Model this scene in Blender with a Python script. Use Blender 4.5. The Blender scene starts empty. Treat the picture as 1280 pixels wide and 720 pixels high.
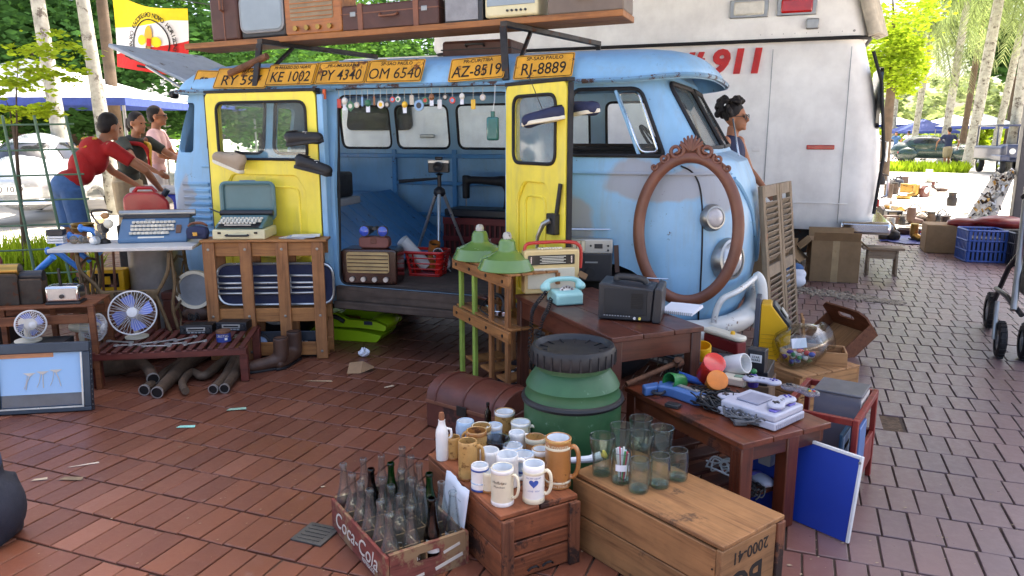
import bpy,bmesh,math,random
from mathutils import Vector,Matrix,Euler
sc = bpy.context.scene
col = sc.collection
rnd = random.Random(7)
PI = math.pi
R = math.radians
# ------------------------------------------------------------------ camera
F,HZ,VY,H = 940.0,170.0,1000.0,1.38          # focal length / horizon row / vanishing column in a 1280x720 frame, eye height
pitch = math.atan((360-HZ)/F)
yaw = math.atan((VY-640)/math.hypot(F,360-HZ))
cd = bpy.data.cameras.new('camera'); cam = bpy.data.objects.new('camera',cd); col.objects.link(cam)
cam.location = (0,0,H); cam.rotation_euler = (PI/2-pitch,0,yaw)
cd.sensor_width = 36; cd.lens = F/1280*36; cd.clip_end = 2000; cd.clip_start = 0.05
sc.camera = cam
# ------------------------------------------------------------------ sky, sun, exposure
SUN_EL,SUN_AZ = R(66),R(20)                       # azimuth: direction the light comes from, clockwise from +Y
w = bpy.data.worlds.new('World'); sc.world = w; w.use_nodes = True
nt = w.node_tree; bg = nt.nodes['Background']
sky = nt.nodes.new('ShaderNodeTexSky'); sky.sky_type = 'NISHITA'; sky.sun_disc = False
sky.sun_elevation = SUN_EL; sky.sun_rotation = SUN_AZ; sky.dust_density = 5.0; sky.air_density = .8; sky.ozone_density = .5
nt.links.new(sky.outputs[0],bg.inputs[0]); bg.inputs[1].default_value = 0.15
sd = bpy.data.lights.new('sun','SUN'); so = bpy.data.objects.new('sun',sd); col.objects.link(so)
sd.energy = 5.0; sd.angle = R(0.53); sd.color = (1,.95,.87)
sdir = Vector((math.sin(SUN_AZ)*math.cos(SUN_EL),math.cos(SUN_AZ)*math.cos(SUN_EL),math.sin(SUN_EL)))
so.rotation_euler = sdir.to_track_quat('Z','Y').to_euler(); so.location = (0,0,30)
sc.view_settings.view_transform = 'Standard'; sc.view_settings.look = 'None'
sc.view_settings.gamma = 1; sc.view_settings.exposure = 1.95; sc.view_settings.use_curve_mapping = False
sc.render.engine = 'CYCLES'
cy = sc.cycles
cy.use_denoising = True; cy.max_bounces = 8; cy.transparent_max_bounces = 24; cy.diffuse_bounces = 4; cy.glossy_bounces = 4
cy.sample_clamp_indirect = 8; cy.caustics_reflective = False; cy.caustics_refractive = False
# ------------------------------------------------------------------ pixel -> place
_p,_y = pitch,yaw
_fw = Vector((-math.sin(_y)*math.cos(_p),math.cos(_y)*math.cos(_p),-math.sin(_p)))
_rt = Vector((math.cos(_y),math.sin(_y),0)); _up = _rt.cross(_fw)
def ray(x,y): return _fw+_rt*((x-640)/F)+_up*((360-y)/F)
def gz(x,y,z=0.0):                                  # point of a pixel on a level surface
    d = ray(x,y); t = (z-H)/d.z; return Vector((t*d.x,t*d.y,z))
def gy(x,y,Y):                                      # point of a pixel on an upright surface parallel to the van side
    d = ray(x,y); t = Y/d.y; return Vector((t*d.x,Y,H+t*d.z))
# ------------------------------------------------------------------ materials
def C(h):
    h = h.lstrip('#'); o = []
    for i in (0,2,4):
        c = int(h[i:i+2],16)/255; o.append(c/12.92 if c <= .04045 else ((c+.055)/1.055)**2.4)
    return (*o,1)
MATS = {}
def N(t,typ,**kw):
    n = t.nodes.new(typ)
    for k,v in kw.items():
        if k in ('operation','blend_type','data_type','wave_type','bands_direction','feature','distance'): setattr(n,k,v)
        else: n.inputs[k].default_value = v
    return n
def mixc(t,fac,a,b,blend='MIX'):
    n = t.nodes.new('ShaderNodeMix'); n.data_type = 'RGBA'; n.blend_type = blend
    for s,v in ((0,fac),(6,a),(7,b)):
        if hasattr(v,'is_output'): t.links.new(v,n.inputs[s])
        else: n.inputs[s].default_value = v
    return n.outputs[2]
def ramp(t,fac,stops):
    n = t.nodes.new('ShaderNodeValToRGB'); e = n.color_ramp.elements
    e[0].position,e[0].color = stops[0][0],stops[0][1]; e[1].position,e[1].color = stops[-1][0],stops[-1][1]
    for p,c in stops[1:-1]:
        k = e.new(p); k.color = c
    t.links.new(fac,n.inputs[0]); return n.outputs[0]
W4,B4 = (1,1,1,1),(0,0,0,1)
def mat(name,c,rough=.55,metal=0.,var=.18,scale=9,bump=.0,bscale=60,wear=None,wamt=.5,wscale=6,grain=None,gscale=1.0,coat=0,spec=.5,objvar=.0,alpha=None):
    """a principled material with mottled colour; grain = axis of wood grain, wear = colour of worn patches (wamt: threshold, larger = less)"""
    if name in MATS: return MATS[name]
    m = bpy.data.materials.new(name); m.use_nodes = True; t = m.node_tree; b = t.nodes['Principled BSDF']; L = t.links
    c = C(c) if isinstance(c,str) else (*c[:3],1)
    tc = t.nodes.new('ShaderNodeTexCoord'); co = tc.outputs['Object']
    oi = t.nodes.new('ShaderNodeObjectInfo')
    ad = N(t,'ShaderNodeVectorMath',operation='ADD'); L.new(co,ad.inputs[0])
    sc3 = N(t,'ShaderNodeVectorMath',operation='SCALE'); L.new(oi.outputs['Random'],sc3.inputs['Scale']); sc3.inputs[0].default_value = (13.7,7.1,5.3)
    L.new(sc3.outputs[0],ad.inputs[1]); co = ad.outputs[0]
    n1 = N(t,'ShaderNodeTexNoise',Scale=scale,Detail=5.0,Roughness=.62); L.new(co,n1.inputs['Vector'])
    lo = tuple(x*(1-var) for x in c[:3])+(1,); hi = tuple(min(1,x*(1+var)) for x in c[:3])+(1,)
    cc = ramp(t,n1.outputs[0],[(.32,lo),(.68,hi)])
    if grain is not None:
        mp = t.nodes.new('ShaderNodeMapping'); s = [22*gscale]*3; s['xyz'.index(grain)] = 1.3*gscale; mp.inputs['Scale'].default_value = s
        L.new(co,mp.inputs[0])
        n2 = N(t,'ShaderNodeTexNoise',Scale=1.6,Detail=6.0,Roughness=.7,Distortion=.6); L.new(mp.outputs[0],n2.inputs['Vector'])
        g = ramp(t,n2.outputs[0],[(.3,(.42,.36,.32,1)),(.5,(.9,.88,.86,1)),(.72,(1.12,1.1,1.06,1))])
        cc = mixc(t,1.0,cc,g,'MULTIPLY'); bs = n2.outputs[0]
    else:
        n2 = N(t,'ShaderNodeTexNoise',Scale=bscale,Detail=4.0); L.new(co,n2.inputs['Vector']); bs = n2.outputs[0]
    if objvar:
        h = N(t,'ShaderNodeHueSaturation'); mr = N(t,'ShaderNodeMapRange'); L.new(oi.outputs['Random'],mr.inputs[0])
        mr.inputs[3].default_value = 1-objvar; mr.inputs[4].default_value = 1+objvar; L.new(mr.outputs[0],h.inputs['Value']); L.new(cc,h.inputs['Color']); cc = h.outputs[0]
    wf = None
    if wear is not None:
        n3 = N(t,'ShaderNodeTexNoise',Scale=wscale,Detail=8.0,Roughness=.72); L.new(co,n3.inputs['Vector'])
        wf = ramp(t,n3.outputs[0],[(wamt,B4),(wamt+.05,W4)])
        cc = mixc(t,wf,cc,C(wear) if isinstance(wear,str) else wear)
    L.new(cc,b.inputs['Base Color'])
    n4 = N(t,'ShaderNodeTexNoise',Scale=scale*2.3,Detail=3.0); L.new(co,n4.inputs['Vector'])
    mr = N(t,'ShaderNodeMapRange'); L.new(n4.outputs[0],mr.inputs[0]); mr.inputs[3].default_value = max(.03,rough*.75); mr.inputs[4].default_value = min(1,rough*1.25)
    if wf is not None: L.new(mixc(t,wf,mr.outputs[0],(.8,.8,.8,1)),b.inputs['Roughness'])
    else: L.new(mr.outputs[0],b.inputs['Roughness'])
    b.inputs['Metallic'].default_value = metal; b.inputs['Specular IOR Level'].default_value = spec
    if coat: b.inputs['Coat Weight'].default_value = coat; b.inputs['Coat Roughness'].default_value = .12
    if bump:
        bn = N(t,'ShaderNodeBump',Strength=min(1,bump),Distance=.004); L.new(bs,bn.inputs['Height']); L.new(bn.outputs[0],b.inputs['Normal'])
    MATS[name] = m; return m
def glass(name,tint=(.93,.96,.95),refl=.5,rough=.03,dirt=.0,dc=(.5,.48,.45,1),edge=0):
    if name in MATS: return MATS[name]
    m = bpy.data.materials.new(name); m.use_nodes = True; t = m.node_tree; L = t.links; t.nodes.remove(t.nodes['Principled BSDF'])
    out = t.nodes['Material Output']; tr = N(t,'ShaderNodeBsdfTransparent',Color=(*tint,1)); gl = N(t,'ShaderNodeBsdfGlossy',Roughness=rough)
    lw = t.nodes.new('ShaderNodeLayerWeight'); lw.inputs[0].default_value = .5; pw = N(t,'ShaderNodeMath',operation='POWER'); L.new(lw.outputs['Facing'],pw.inputs[0]); pw.inputs[1].default_value = 3.2
    mu = N(t,'ShaderNodeMath',operation='MULTIPLY_ADD'); L.new(pw.outputs[0],mu.inputs[0]); mu.inputs[1].default_value = refl; mu.inputs[2].default_value = .045
    mu.use_clamp = True
    if edge: L.new(mixc(t,ramp(t,lw.outputs['Facing'],[(.35,B4),(.95,W4)]),(*tint,1),tuple(x*edge for x in tint)+(1,)),tr.inputs[0])
    mx = t.nodes.new('ShaderNodeMixShader'); L.new(mu.outputs[0],mx.inputs[0]); L.new(tr.outputs[0],mx.inputs[1]); L.new(gl.outputs[0],mx.inputs[2])
    res = mx.outputs[0]
    if dirt:
        df = N(t,'ShaderNodeBsdfDiffuse',Color=dc); n = N(t,'ShaderNodeTexNoise',Scale=7.0,Detail=6.0); tc = t.nodes.new('ShaderNodeTexCoord'); L.new(tc.outputs['Object'],n.inputs['Vector'])
        mr = N(t,'ShaderNodeMapRange'); L.new(n.outputs[0],mr.inputs[0]); mr.inputs[1].default_value = .3; mr.inputs[2].default_value = .75; mr.inputs[3].default_value = dirt*.3; mr.inputs[4].default_value = dirt
        m2 = t.nodes.new('ShaderNodeMixShader'); L.new(mr.outputs[0],m2.inputs[0]); L.new(res,m2.inputs[1]); L.new(df.outputs[0],m2.inputs[2]); res = m2.outputs[0]
    L.new(res,out.inputs[0]); MATS[name] = m; return m
# ------------------------------------------------------------------ mesh builder
def frame_of(d):
    d = Vector(d).normalized(); a = Vector((0,0,1)) if abs(d.z) < .9 else Vector((1,0,0))
    u = d.cross(a).normalized(); return u,d.cross(u).normalized()
class MB:
    def __init__(s): s.v,s.f,s.mi,s.cur = [],[],[],0
    def add(s,vs,fs,M=None):
        o = len(s.v)
        s.v += [tuple(M @ Vector(p)) for p in vs] if M is not None else [tuple(p) for p in vs]
        s.f += [tuple(i+o for i in f) for f in fs]; s.mi += [s.cur]*len(fs); return s
    def m(s,i): s.cur = i; return s
    def box(s,c,d,rot=None,rz=0,taper=1.0):
        x,y,z = d[0]/2,d[1]/2,d[2]/2; k = taper
        vs = [(-x,-y,-z),(x,-y,-z),(x,y,-z),(-x,y,-z),(-x*k,-y*k,z),(x*k,-y*k,z),(x*k,y*k,z),(-x*k,y*k,z)]
        M = Matrix.Translation(c) @ (Euler(rot).to_matrix().to_4x4() if rot else Matrix.Rotation(rz,4,'Z'))
        return s.add(vs,[(0,3,2,1),(4,5,6,7),(0,1,5,4),(1,2,6,5),(2,3,7,6),(3,0,4,7)],M)
    def b2(s,a,b): return s.box([(p+q)/2 for p,q in zip(a,b)],[abs(q-p) for p,q in zip(a,b)])
    def bar(s,p,q,wd,th,up=(0,0,1)):           # rectangular bar from p to q
        p,q = Vector(p),Vector(q); d = (q-p).normalized(); u = d.cross(Vector(up))
        if u.length < 1e-4: u = d.cross(Vector((1,0,0)))
        u.normalize(); n = u.cross(d).normalized(); a,b = u*wd/2,n*th/2
        vs = [p-a-b,p+a-b,p+a+b,p-a+b,q-a-b,q+a-b,q+a+b,q-a+b]
        return s.add(vs,[(0,1,2,3),(7,6,5,4),(4,5,1,0),(5,6,2,1),(6,7,3,2),(7,4,0,3)])
    def tube(s,pts,r,n=8,closed=False,caps=True,flat=1.0):
        pts = [Vector(p) for p in pts]; k = len(pts); rr = r if isinstance(r,(list,tuple)) else [r]*k
        vs,fs,u = [],[],None
        for i,p in enumerate(pts):
            a = pts[(i-1) % k] if closed or i > 0 else p; b = pts[(i+1) % k] if closed or i < k-1 else p
            d = (b-a)
            if d.length < 1e-9: d = Vector((0,0,1))
            d.normalize()
            if u is None: u,_ = frame_of(d)
            else:
                u = u-d*u.dot(d)
                if u.length < 1e-6: u,_ = frame_of(d)
                u.normalize()
            v = d.cross(u)
            for j in range(n):
                t = 2*PI*j/n; vs.append(p+(u*math.cos(t)+v*math.sin(t)*flat)*rr[i])
        for i in range(k if closed else k-1):
            i2 = (i+1) % k
            for j in range(n): fs.append((i*n+j,i*n+(j+1) % n,i2*n+(j+1) % n,i2*n+j))
        if caps and not closed: fs.append(tuple(range(n-1,-1,-1))); fs.append(tuple((k-1)*n+j for j in range(n)))
        return s.add(vs,fs)
    def cyl(s,p,q,r,r2=None,n=16,caps=True): return s.tube([p,q],[r,r if r2 is None else r2],n,caps=caps)
    def lathe(s,prof,n=24,c=(0,0,0),rot=None,sx=1,sy=1,a0=0,a1=2*PI):
        vs,fs,k = [],[],len(prof); full = abs(a1-a0-2*PI) < 1e-6; m = n if full else n+1
        for r,z in prof:
            for j in range(m):
                t = a0+(a1-a0)*j/n; vs.append((max(r,1e-5)*math.cos(t)*sx,max(r,1e-5)*math.sin(t)*sy,z))
        for i in range(k-1):
            for j in range(n if full else n):
                j2 = (j+1) % m; fs.append((i*m+j,i*m+j2,(i+1)*m+j2,(i+1)*m+j))
        M = Matrix.Translation(c) @ (Euler(rot).to_matrix().to_4x4() if rot else Matrix())
        return s.add(vs,fs,M)
    def ball(s,c,r,nu=14,nv=9,rot=None):
        r = (r,r,r) if not isinstance(r,(tuple,list)) else r
        M = Matrix.Translation(c) @ (Euler(rot).to_matrix().to_4x4() if rot else Matrix()) @ Matrix.Diagonal((*r,1))
        vs = [(0,0,-1)]; fs = []
        for i in range(1,nv):
            p = PI*i/nv-PI/2
            for j in range(nu): t = 2*PI*j/nu; vs.append((math.cos(p)*math.cos(t),math.cos(p)*math.sin(t),math.sin(p)))
        vs.append((0,0,1)); T = len(vs)-1
        for j in range(nu):
            fs.append((0,1+(j+1) % nu,1+j)); fs.append((T,T-nu+j,T-nu+(j+1) % nu))
        for i in range(nv-2):
            a = 1+i*nu
            for j in range(nu): fs.append((a+j,a+(j+1) % nu,a+nu+(j+1) % nu,a+nu+j))
        return s.add(vs,fs,M)
    def prism(s,poly,h0,h1,M=None,axis='z'):
        n = len(poly); f = {'z': lambda a,b,h: (a,b,h),'y': lambda a,b,h: (a,h,b),'x': lambda a,b,h: (h,a,b)}[axis]
        vs = [f(a,b,h0) for a,b in poly]+[f(a,b,h1) for a,b in poly]
        fs = [tuple(range(n-1,-1,-1)),tuple(range(n,2*n))]+[(i,(i+1) % n,n+(i+1) % n,n+i) for i in range(n)]
        if axis == 'y': fs = [tuple(reversed(q)) for q in fs]
        return s.add(vs,fs,M)
    def quad(s,a,b,c,d): return s.add([a,b,c,d],[(0,1,2,3)])
    def mesh(s,name):
        me = bpy.data.meshes.new(name); me.from_pydata(s.v,[],s.f); me.update(); return me
    def build(s,name,mt,parent=None,world=True,smooth=35,bev=0,seg=2,loc=None,rot=None,fix=False):
        vs = s.v
        if parent is not None and world:
            Mi = world_m(parent).inverted(); vs = [tuple(Mi @ Vector(p)) for p in vs]
        me = bpy.data.meshes.new(name); me.from_pydata(vs,[],s.f)
        for q in (mt if isinstance(mt,(list,tuple)) else [mt]): me.materials.append(q)
        if any(s.mi): me.polygons.foreach_set('material_index',s.mi)
        if fix:
            b = bmesh.new(); b.from_mesh(me); bmesh.ops.recalc_face_normals(b,faces=b.faces); b.to_mesh(me); b.free()
        fin(me,smooth)
        o = bpy.data.objects.new(name,me); col.objects.link(o); o.parent = parent
        if loc is not None: o.location = loc
        if rot is not None: o.rotation_euler = rot
        if bev:
            k = o.modifiers.new('bevel','BEVEL'); k.width = bev; k.segments = seg; k.limit_method = 'ANGLE'; k.angle_limit = R(40); k.harden_normals = False
        return o
    def p(s,name,mt,parent,bev=0,smooth=35,seg=2,loc=None,rot=None):
        return s.build(name,MATS[mt] if isinstance(mt,str) else mt,parent,False,smooth,bev,seg,loc,rot)
def fin(me,smooth):
    me.update()
    if smooth:
        me.polygons.foreach_set('use_smooth',[True]*len(me.polygons)); me.set_sharp_from_angle(angle=R(smooth))
def world_m(o):
    M = Matrix()
    while o is not None:
        M = Matrix.LocRotScale(o.location,o.rotation_euler,o.scale) @ M; o = o.parent
    return M
def tag(o,label=None,cat=None,group=None,kind=None):
    for k,v in (('label',label),('category',cat),('group',group),('kind',kind)):
        if v: o[k] = v
    return o
def thing(name,label,cat,loc=(0,0,0),rz=0,group=None,rot=None):
    o = bpy.data.objects.new(name,None); col.objects.link(o); o.location = loc; o.rotation_euler = rot if rot else (0,0,rz); o.empty_display_size = .05
    return tag(o,label,cat,group)
def copy_tree(o,parent=None):
    c = o.copy(); col.objects.link(c); c.parent = parent
    for ch in list(o.children): copy_tree(ch,c)
    return c
def dup(o,loc,rz=None,label=None,rot=None,scale=None):
    c = copy_tree(o); c.location = loc
    if rz is not None: c.rotation_euler = (0,0,rz)
    if rot is not None: c.rotation_euler = rot
    if scale is not None: c.scale = (scale,)*3 if not isinstance(scale,tuple) else scale
    if label: c['label'] = label
    return c
def evaluate(o,drop=True):                            # mesh of an object with its modifiers applied
    dg = bpy.context.evaluated_depsgraph_get(); dg.update()
    me = bpy.data.meshes.new_from_object(o.evaluated_get(dg))
    if drop: bpy.data.objects.remove(o)
    return me
def boolean(mb,cut,op='DIFFERENCE',solver='EXACT'):
    a = mb.build('tmp_a',[],smooth=0,fix=True); b = cut.build('tmp_b',[],smooth=0,fix=True)
    k = a.modifiers.new('b','BOOLEAN'); k.operation = op; k.object = b; k.solver = solver; k.use_self = True
    me = evaluate(a); bpy.data.objects.remove(b); return me
def from_mesh(name,me,mt,parent=None,smooth=35,world=True):
    if parent is not None and world: me.transform(world_m(parent).inverted())
    me.materials.clear(); me.materials.append(mt); me.name = name; fin(me,smooth)
    o = bpy.data.objects.new(name,me); col.objects.link(o); o.parent = parent; return o
def blob(name,mb,mt,parent,vox=.012,smooth=6,world=True):       # one continuous skin over many overlapping shapes
    o = mb.build('tmp',[],smooth=0,fix=True); k = o.modifiers.new('r','REMESH'); k.mode = 'VOXEL'; k.voxel_size = vox
    k = o.modifiers.new('s','SMOOTH'); k.iterations = smooth; k.factor = .5
    return from_mesh(name,evaluate(o),mt,parent,180,world)
def rpoly(pts,r,n=5):                                # polygon with rounded corners
    out = []; k = len(pts); rs = r if isinstance(r,(list,tuple)) else [r]*k
    for i in range(k):
        p = Vector(pts[i]).to_2d(); a = Vector(pts[i-1]).to_2d()-p; b = Vector(pts[(i+1) % k]).to_2d()-p
        rr = min(rs[i],a.length*.49,b.length*.49)
        if rr < 1e-5: out.append(tuple(p)); continue
        a = p+a.normalized()*rr; b = p+b.normalized()*rr
        for j in range(n+1):
            t = j/n; out.append(tuple(a*(1-t)**2+p*2*t*(1-t)+b*t*t))
    return out
def rrect(x0,z0,x1,z1,r,n=5): return rpoly([(x0,z0),(x1,z0),(x1,z1),(x0,z1)],r,n)
def text(s,size,mt,parent,loc,rot=(PI/2,0,0),name='lettering',ex=.0008,bold=0.0,sx=1.0,align='CENTER',shear=0,world=False,spacing=1.0):
    cu = bpy.data.curves.new('t','FONT'); cu.body = s; cu.size = size; cu.extrude = ex; cu.offset = bold*size; cu.align_x = align; cu.align_y = 'CENTER'; cu.shear = shear
    cu.space_character = spacing; cu.resolution_u = 3
    o = bpy.data.objects.new('t',cu); me = bpy.data.meshes.new_from_object(o); bpy.data.objects.remove(o); bpy.data.curves.remove(cu)
    if sx != 1: me.transform(Matrix.Diagonal((sx,1,1,1)))
    me.transform(Matrix.Translation(loc) @ Euler(rot).to_matrix().to_4x4())
    return from_mesh(name,me,mt,parent,0,world)
def lerp(a,b,t): return a+(b-a)*t
def interp(tab,z):
    if z <= tab[0][0]: return tab[0][1]
    for (a,p),(b,q) in zip(tab,tab[1:]):
        if z <= b:
            t = (z-a)/(b-a); return p+(q-p)*t
    return tab[-1][1]
def arc(c,r,a0,a1,n,plane='xz'):
    o = []
    for i in range(n+1):
        t = a0+(a1-a0)*i/n; a,b = r*math.cos(t),r*math.sin(t)
        o.append({'xz': (c[0]+a,c[1],c[2]+b),'xy': (c[0]+a,c[1]+b,c[2]),'yz': (c[0],c[1]+a,c[2]+b)}[plane])
    return o
def facing(a,b,z):                                   # base point, direction and length of a front edge seen between two pixels at height z
    A,B = gz(*a,z),gz(*b,z); d = B-A; return A,math.atan2(d.y,d.x),d.length
def on(root,x,y,z=0):                               # world point from a thing's local frame
    return world_m(root) @ Vector((x,y,z))
# ================================================================== setting
def floor_mat():
    m = bpy.data.materials.new('paver_clay'); m.use_nodes = True; t = m.node_tree; b = t.nodes['Principled BSDF']; L = t.links; MATS['paver_clay'] = m
    geo = t.nodes.new('ShaderNodeNewGeometry'); oi = t.nodes.new('ShaderNodeObjectInfo')
    a = N(t,'ShaderNodeMath',operation='ADD'); L.new(geo.outputs['Random Per Island'],a.inputs[0]); L.new(oi.outputs['Random'],a.inputs[1])
    fr = N(t,'ShaderNodeMath',operation='FRACT'); L.new(a.outputs[0],fr.inputs[0])
    base = ramp(t,fr.outputs[0],[(0,C('#70432f')),(.35,C('#7b4b37')),(.7,C('#683d2e')),(1,C('#855643'))])
    n = N(t,'ShaderNodeTexNoise',Scale=1.1,Detail=6.0,Roughness=.6); L.new(geo.outputs['Position'],n.inputs['Vector'])
    base = mixc(t,1.0,base,ramp(t,n.outputs[0],[(.3,(.72,.72,.74,1)),(.65,(1.08,1.05,1.04,1))]),'MULTIPLY')
    n2 = N(t,'ShaderNodeTexNoise',Scale=26.0,Detail=8.0,Roughness=.75); L.new(geo.outputs['Position'],n2.inputs['Vector'])
    base = mixc(t,ramp(t,n2.outputs[0],[(.56,B4),(.76,(.45,.45,.45,1))]),base,C('#8f776c'))
    # pavers right of the stalls: grey-blue sky sheen mixed into their base colour
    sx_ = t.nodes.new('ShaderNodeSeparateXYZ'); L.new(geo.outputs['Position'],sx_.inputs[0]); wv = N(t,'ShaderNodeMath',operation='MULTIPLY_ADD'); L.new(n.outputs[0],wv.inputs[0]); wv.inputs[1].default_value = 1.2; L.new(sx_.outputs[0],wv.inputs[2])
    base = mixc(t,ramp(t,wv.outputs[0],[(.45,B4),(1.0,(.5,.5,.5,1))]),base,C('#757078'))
    L.new(base,b.inputs['Base Color'])
    L.new(ramp(t,n2.outputs[0],[(.3,(.25,)*3+(1,)),(.7,(.55,)*3+(1,))]),b.inputs['Roughness'])
    bn = N(t,'ShaderNodeBump',Strength=.35,Distance=.002); L.new(n2.outputs[0],bn.inputs['Height']); L.new(bn.outputs[0],b.inputs['Normal'])
    b.inputs['Specular IOR Level'].default_value = .6
    return m
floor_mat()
mat('joint_sand','#463a32',.95,var=.35,scale=30,bump=.6,wear='#7d6f5e',wamt=.62,wscale=40)
mat('dirt','#5d4a38',.95,var=.45,scale=30,bump=1,bscale=90)
mat('plaza','#cfc6b8',.9,var=.1,scale=1.2,bump=.2,wear='#a49a8a',wamt=.62,wscale=.8)
mat('unseen_roof_under','#77746f',.8,var=.06,scale=2)
mat('post_grey','#4d4e52',.5,var=.12,wear='#3a3433',wamt=.62)
g = MB().b2((-220,-60,-.30),(220,420,-.02)).build('ground',MATS['plaza'],smooth=0); tag(g,kind='structure')
FX0,FX1,FY0,FY1 = -8.6,5.2,-3.0,12.3
fl = MB().b2((FX0,FY0,-.28),(FX1,FY1,-.009)).build('paved_floor',MATS['joint_sand'],smooth=0); tag(fl,kind='structure')
# clay pavers: 0.10 x 0.21 m, laid in staggered rows
PX,PY = .1005,.2165
ROW0 = gz(1180,647.4).y; COL0 = gz(1113.6,639.8).x
def paver_shape():
    x,y,b = .0468,.1040,.0022
    vs = [(-x,-y,-.05),(x,-y,-.05),(x,y,-.05),(-x,y,-.05),(-x,-y,-b),(x,-y,-b),(x,y,-b),(-x,y,-b),
          (-x+b,-y+b,0),(x-b,-y+b,0),(x-b,y-b,0),(-x+b,y-b,0)]
    fs = [(0,1,5,4),(1,2,6,5),(2,3,7,6),(3,0,4,7),(4,5,9,8),(5,6,10,9),(6,7,11,10),(7,4,8,11),(8,9,10,11)]
    return vs,fs
PV,PF = paver_shape()
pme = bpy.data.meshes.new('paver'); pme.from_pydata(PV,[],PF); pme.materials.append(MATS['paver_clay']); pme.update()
hole = gz(1112,527)
cells = []
j0,j1 = int((FY0-ROW0)/PY)-1,int((FY1-ROW0)/PY)+1
pr = random.Random(3)
for j in range(j0,j1+1):
    cyy = ROW0+(j+.5)*PY; off = (j*.37+.12*math.sin(j*2.1)) % 1*PX
    for i in range(int((FX0-COL0)/PX),int((FX1-COL0)/PX)+1):
        cx = COL0+i*PX+off+PX/2
        if not (FX0+.06 < cx < FX1-.06 and FY0+.12 < cyy < FY1-.12): continue
        if abs(cx-hole.x) < PX*.5 and abs(cyy-hole.y) < PY*.5: continue
        d = Vector((cx,cyy,-H)); q = d.dot(_fw)
        if q < .12: continue
        u,v = 640+F*d.dot(_rt)/q,360-F*d.dot(_up)/q
        if not (-900 < u < 2300 and v < 4000): continue
        cells.append((cx,cyy,-.0005+pr.uniform(-.0022,.0012),pr.gauss(0,.006),pr.gauss(0,.008),pr.gauss(0,.006),q,u,v))
# the nearest ones wholly open to view are single parts, the rest one piece
def covered(u,v):
    return (410 < u < 1070 and v > 430) or (v > 560 and u < 25) or v < 455 or (u < 130 and v < 520) or v > 735 or u < -20 or u > 1300
cells.sort(key=lambda c: (covered(c[7],c[8]),c[6]))
stuff = MB()
for k,(cx,cyy,z,a,b_,c_,q,u,v) in enumerate(cells):
    if k < 300:
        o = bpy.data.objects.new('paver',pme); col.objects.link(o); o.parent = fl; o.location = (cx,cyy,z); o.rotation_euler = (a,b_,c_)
    else:
        ca,sa = math.cos(c_),math.sin(c_)
        stuff.add([(cx+x*ca-y*sa,cyy+x*sa+y*ca,z+zz+y*a-x*b_) for x,y,zz in PV],PF)
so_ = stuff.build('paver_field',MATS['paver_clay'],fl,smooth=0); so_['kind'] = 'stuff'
MB().box((hole.x,hole.y,-.02),(PX,PY,.024)).build('paver_gap_soil',MATS['dirt'],fl,smooth=0)
# broken joint line with loose sand running past the van's nose
d = MB(); dr = random.Random(5)
for k in range(420):
    t = dr.random(); p = gz(lerp(985,1130,t),lerp(360,380,t)+dr.gauss(0,3.0)*(1.1-.7*t)); r_ = dr.uniform(.006,.02)
    d.ball((p.x,p.y,.002),(r_*1.4,r_*1.2,r_*.6),5,4)
o = d.build('loose_gravel',mat('gravel','#8d8375',.95,var=.4,scale=30)); tag(o,'strip of loose gravel and sand across the pavers by the van nose','gravel',kind='stuff')
d = MB()
for k in range(420):
    p_ = gz(dr.uniform(0,1280),dr.uniform(430,720)); r_ = dr.uniform(.002,.006)*(2 if dr.random() < .06 else 1); d.add([(p_.x-r_,p_.y,.002),(p_.x,p_.y-r_*.6,.003),(p_.x+r_*1.2,p_.y+r_*.2,.004),(p_.x,p_.y+r_*.7,.003)],[(0,1,2,3)])
tag(d.build('floor_debris',mat('debris','#a3937c',.9,var=.5,scale=40),smooth=0),'tiny dry leaf bits and grit scattered over the pavers','debris',kind='stuff')
cover = thing('drain_cover','small grey drain cover set in the red pavers beside the bottle crate','drain cover',(-1.50,2.03,0))
cv = MB().box((0,0,.004),(.125,.125,.008)).build('plate',mat('cast_iron_grey','#55534f',.6,metal=.4,var=.2,bump=.3),cover,world=False,bev=.002)
for i in range(5): MB().box((0,(i-2)*.022,.0095),(.09,.007,.003)).build('rib',MATS['cast_iron_grey'],cover,world=False)
cover.rotation_euler = (0,0,.0)
# market canopy, unseen overhead and sized for the shade; its post stands at right
cn = thing('post_and_unseen_canopy','dark grey steel post at right edge, with unseen canopy overhead','canopy',(2.59,10.88,0))
RX0,RX1,RY0,RY1,RZ = -7.2,3.5,3.3,14.2,4.5
MB().b2((RX0,RY0,RZ),(RX1,RY1,RZ+.12)).build('roof_panel',MATS['unseen_roof_under'],cn,smooth=0)  # unseen canopy roof
MB().b2((2.51,10.80,0),(2.67,10.96,RZ)).build('post',MATS['post_grey'],cn,bev=.008)
MB().b2((2.43,10.72,0),(2.75,11.04,.02)).build('base_plate',MATS['post_grey'],cn,bev=.003)
for y_ in (3.5,7.0,10.85,13.8): MB().b2((RX0,y_,RZ-.16),(RX1,y_+.12,RZ-.002)).build('unseen_beam',MATS['post_grey'],cn,smooth=0)
for x_,y_ in ((-7.0,3.5),(3.2,3.5),(-3.0,13.0),(-4.9,13.0)): MB().b2((x_,y_,0),(x_+.18,y_+.18,RZ-.161)).build('post',MATS['post_grey'],cn,bev=.008)
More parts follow.
